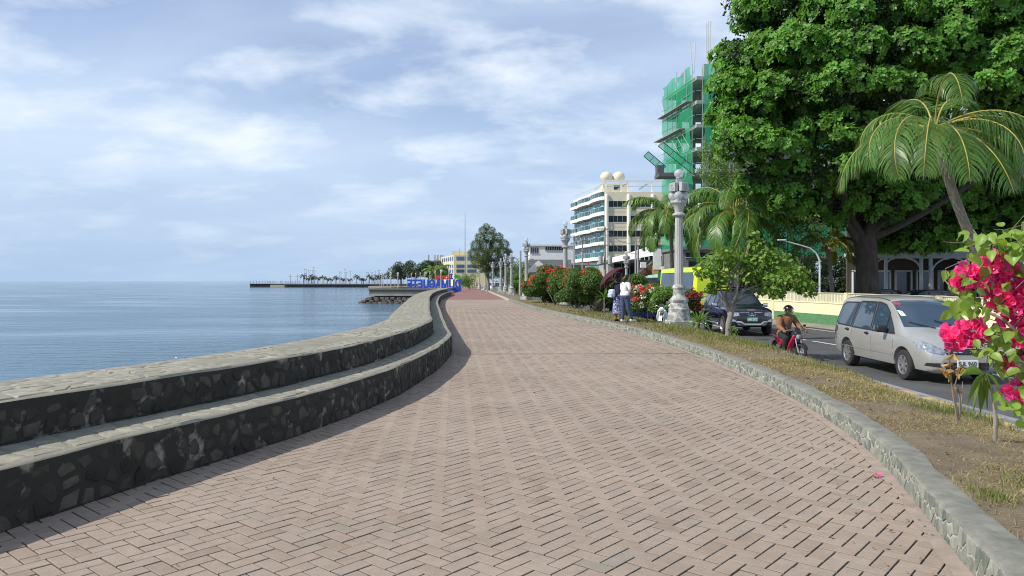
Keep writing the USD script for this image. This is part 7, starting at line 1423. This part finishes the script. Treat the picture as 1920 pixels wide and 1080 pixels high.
for k in range(16):
    a = R.uniform(-2.6, -1.4); fm.add(*leaf_mesh(np.array([[.02 + R.uniform(-.1, .09), -.175 - .035, R.uniform(1.12, 1.32)]]) - [0, .006, 0], unit(R.normal(size=(1, 3)) * [1, .1, 1]), np.array([[0, -1.0, .1]]), .05, .03, np.array([R.random()]), False))
obj('printed_leaves', fm, 'leaf_dark', w1, kind='stuff')
bg = thing('shoulder_bag', 'small red brown bag on a dark strap across the white top', 'bag', wp, .55)
obj('pouch', rb((.11, -.20, .93), (.18, .07, .15), .03), 'brick_red', bg, smooth=True); obj('strap', MB().tube([[.08, -.20, 1.0], [.0, -.175, 1.15], [-.11, -.02, 1.28], [-.06, .12, 1.37], [.06, .13, 1.36], [.15, .04, 1.22], [.16, -.10, 1.08], [.14, -.20, 1.0]], .009, 6), 'strap', bg, smooth=True)

# ---- the woman under the umbrella
up_ = wp + np.array([-.20, .36, 0]); w2 = thing('person', 'woman in navy blouse and printed skirt under the dark red umbrella', 'person', up_, .65)
legs = [[(0, .085, .84, .105), (.0, .09, .45, .066), (-.03, .09, .09, .042)], [(0, -.085, .84, .105), (.05, -.09, .45, .066), (.06, -.09, .09, .042)]]; feet = [[(-.05, .09, .045, .036), (.13, .10, .030, .028)], [(.04, -.09, .045, .036), (.22, -.10, .030, .028)]]
torso = [[(0, -.075, .88, .12), (0, .075, .88, .12)], [(0, 0, .90, .13), (.0, 0, 1.08, .122), (.03, 0, 1.22, .125)], [(.04, -.15, 1.29, .06), (.03, 0, 1.26, .10), (.04, .15, 1.29, .06)], [(.04, 0, 1.31, .052), (.08, 0, 1.40, .046)]]
arms = [[(.04, .18, 1.28, .052), (.02, .25, 1.05, .042), (.18, .16, 1.17, .031)], [(.04, -.18, 1.28, .052), (.05, -.23, 1.03, .042), (.22, -.14, 1.0, .031)]]; hands = hand((.185, .155, 1.18), (.6, -.3, .6), (.3, 1, 0), (-.6, .3, .6), curl=1.1) + hand((.225, -.14, 1.0), (1, .4, .1), (0, .3, 1), (0, -1, .2), curl=.7)
bones = legs + feet + torso + arms + hands; Ph, f_, l_, u_ = head(bones, (.11, 0, 1.49), (1, -.1, -.3)); obj('body', flesh(bones, .024), 'skin_dark', w2, smooth=True); face(w2, Ph, f_, l_, u_)
obj('blouse', flesh(grow([[(0, -.08, .84, .115), (0, .08, .84, .115)], [(0, 0, .86, .13), (.0, 0, 1.08, .122), (.03, 0, 1.22, .125)], torso[2]] + [c[:2] for c in arms], 0, .022), .03, 5), 'cloth_navy', w2, smooth=True)
obj('skirt', MB().lathe([(.155, .92), (.175, .82), (.185, .65), (.20, .42), (.215, .28), (.205, .28), (.19, .45)], (.015, 0, 0), 26), 'cloth_print', w2, smooth=50)
for c in feet: obj('sandal', flesh(grow([c], 0, .006), .02, 2), 'sandal', w2, smooth=True)
obj('hair', flesh([[(.06, 0, 1.53, .098), (.095, 0, 1.545, .085)], [(.04, 0, 1.50, .085), (-.01, 0, 1.46, .06)]], .02, 4), 'hair', w2, smooth=True)
bk = thing('backpack', 'pale bluish backpack hanging behind the navy blouse', 'bag', up_, .65); obj('sack', rb((-.21, .10, 1.0), (.16, .27, .30), .07), 'bag_pale', bk, smooth=True); obj('pocket', rb((-.30, .10, .93), (.06, .20, .15), .025), 'bag_pale', bk, smooth=True)
for y in (.02, .18): obj('shoulder_strap', MB().tube([[-.14, y, 1.12], [-.12, y, 1.30], [.0, y * .8, 1.37], [.13, y, 1.30]], .014, 6), 'strap', bk, smooth=True)
# the umbrella, tilted towards the sun
hb = up_ + rotz(.65) @ np.array([.235, .12, 1.22]); ax = unit(np.array([-.58, .26, .72])); um = thing('umbrella', 'dark red umbrella tilted against the sun above the two women', 'umbrella', hb); e1 = unit(np.cross(ax, [0, 1.0, 0])); e2_ = np.cross(ax, e1)
tipp = ax * .68; n = 8; rows3 = []
for u in np.linspace(0, 1, 8):
    ring_ = []
    for a in np.linspace(0, 2 * PI, n * 5 + 1):
        q = (a * n / (2 * PI)) % 1; rr = .60 * math.sin(u * 1.12) / math.sin(1.12) * (1 - .06 * math.sin(q * PI) * u); dp = .27 * (1 - math.cos(u * 1.12)) / (1 - math.cos(1.12)); ring_.append(tipp + (e1 * math.cos(a) + e2_ * math.sin(a)) * rr - ax * (dp - .03 * math.sin(q * PI) * u ** 2))
    rows3.append(ring_)
obj('canopy', MB().grid(np.array(rows3)), 'umbrella_cloth', um, smooth=True); obj('shaft', MB().tube([-ax * .10, tipp + ax * .06], .007, 6), 'pole_metal', um); obj('handle', MB().tube([-ax * .14, ax * .02], .014, 8), 'cloth_black', um)
for k in range(n): a = 2 * PI * k / n; obj('rib', MB().tube([np.array(rows3[i][k * 5]) - ax * .012 for i in range(0, 8)], .004, 4), 'pole_metal', um); obj('stretcher', MB().tube([ax * .36, np.array(rows3[4][k * 5]) - ax * .014], .003, 4), 'pole_metal', um)
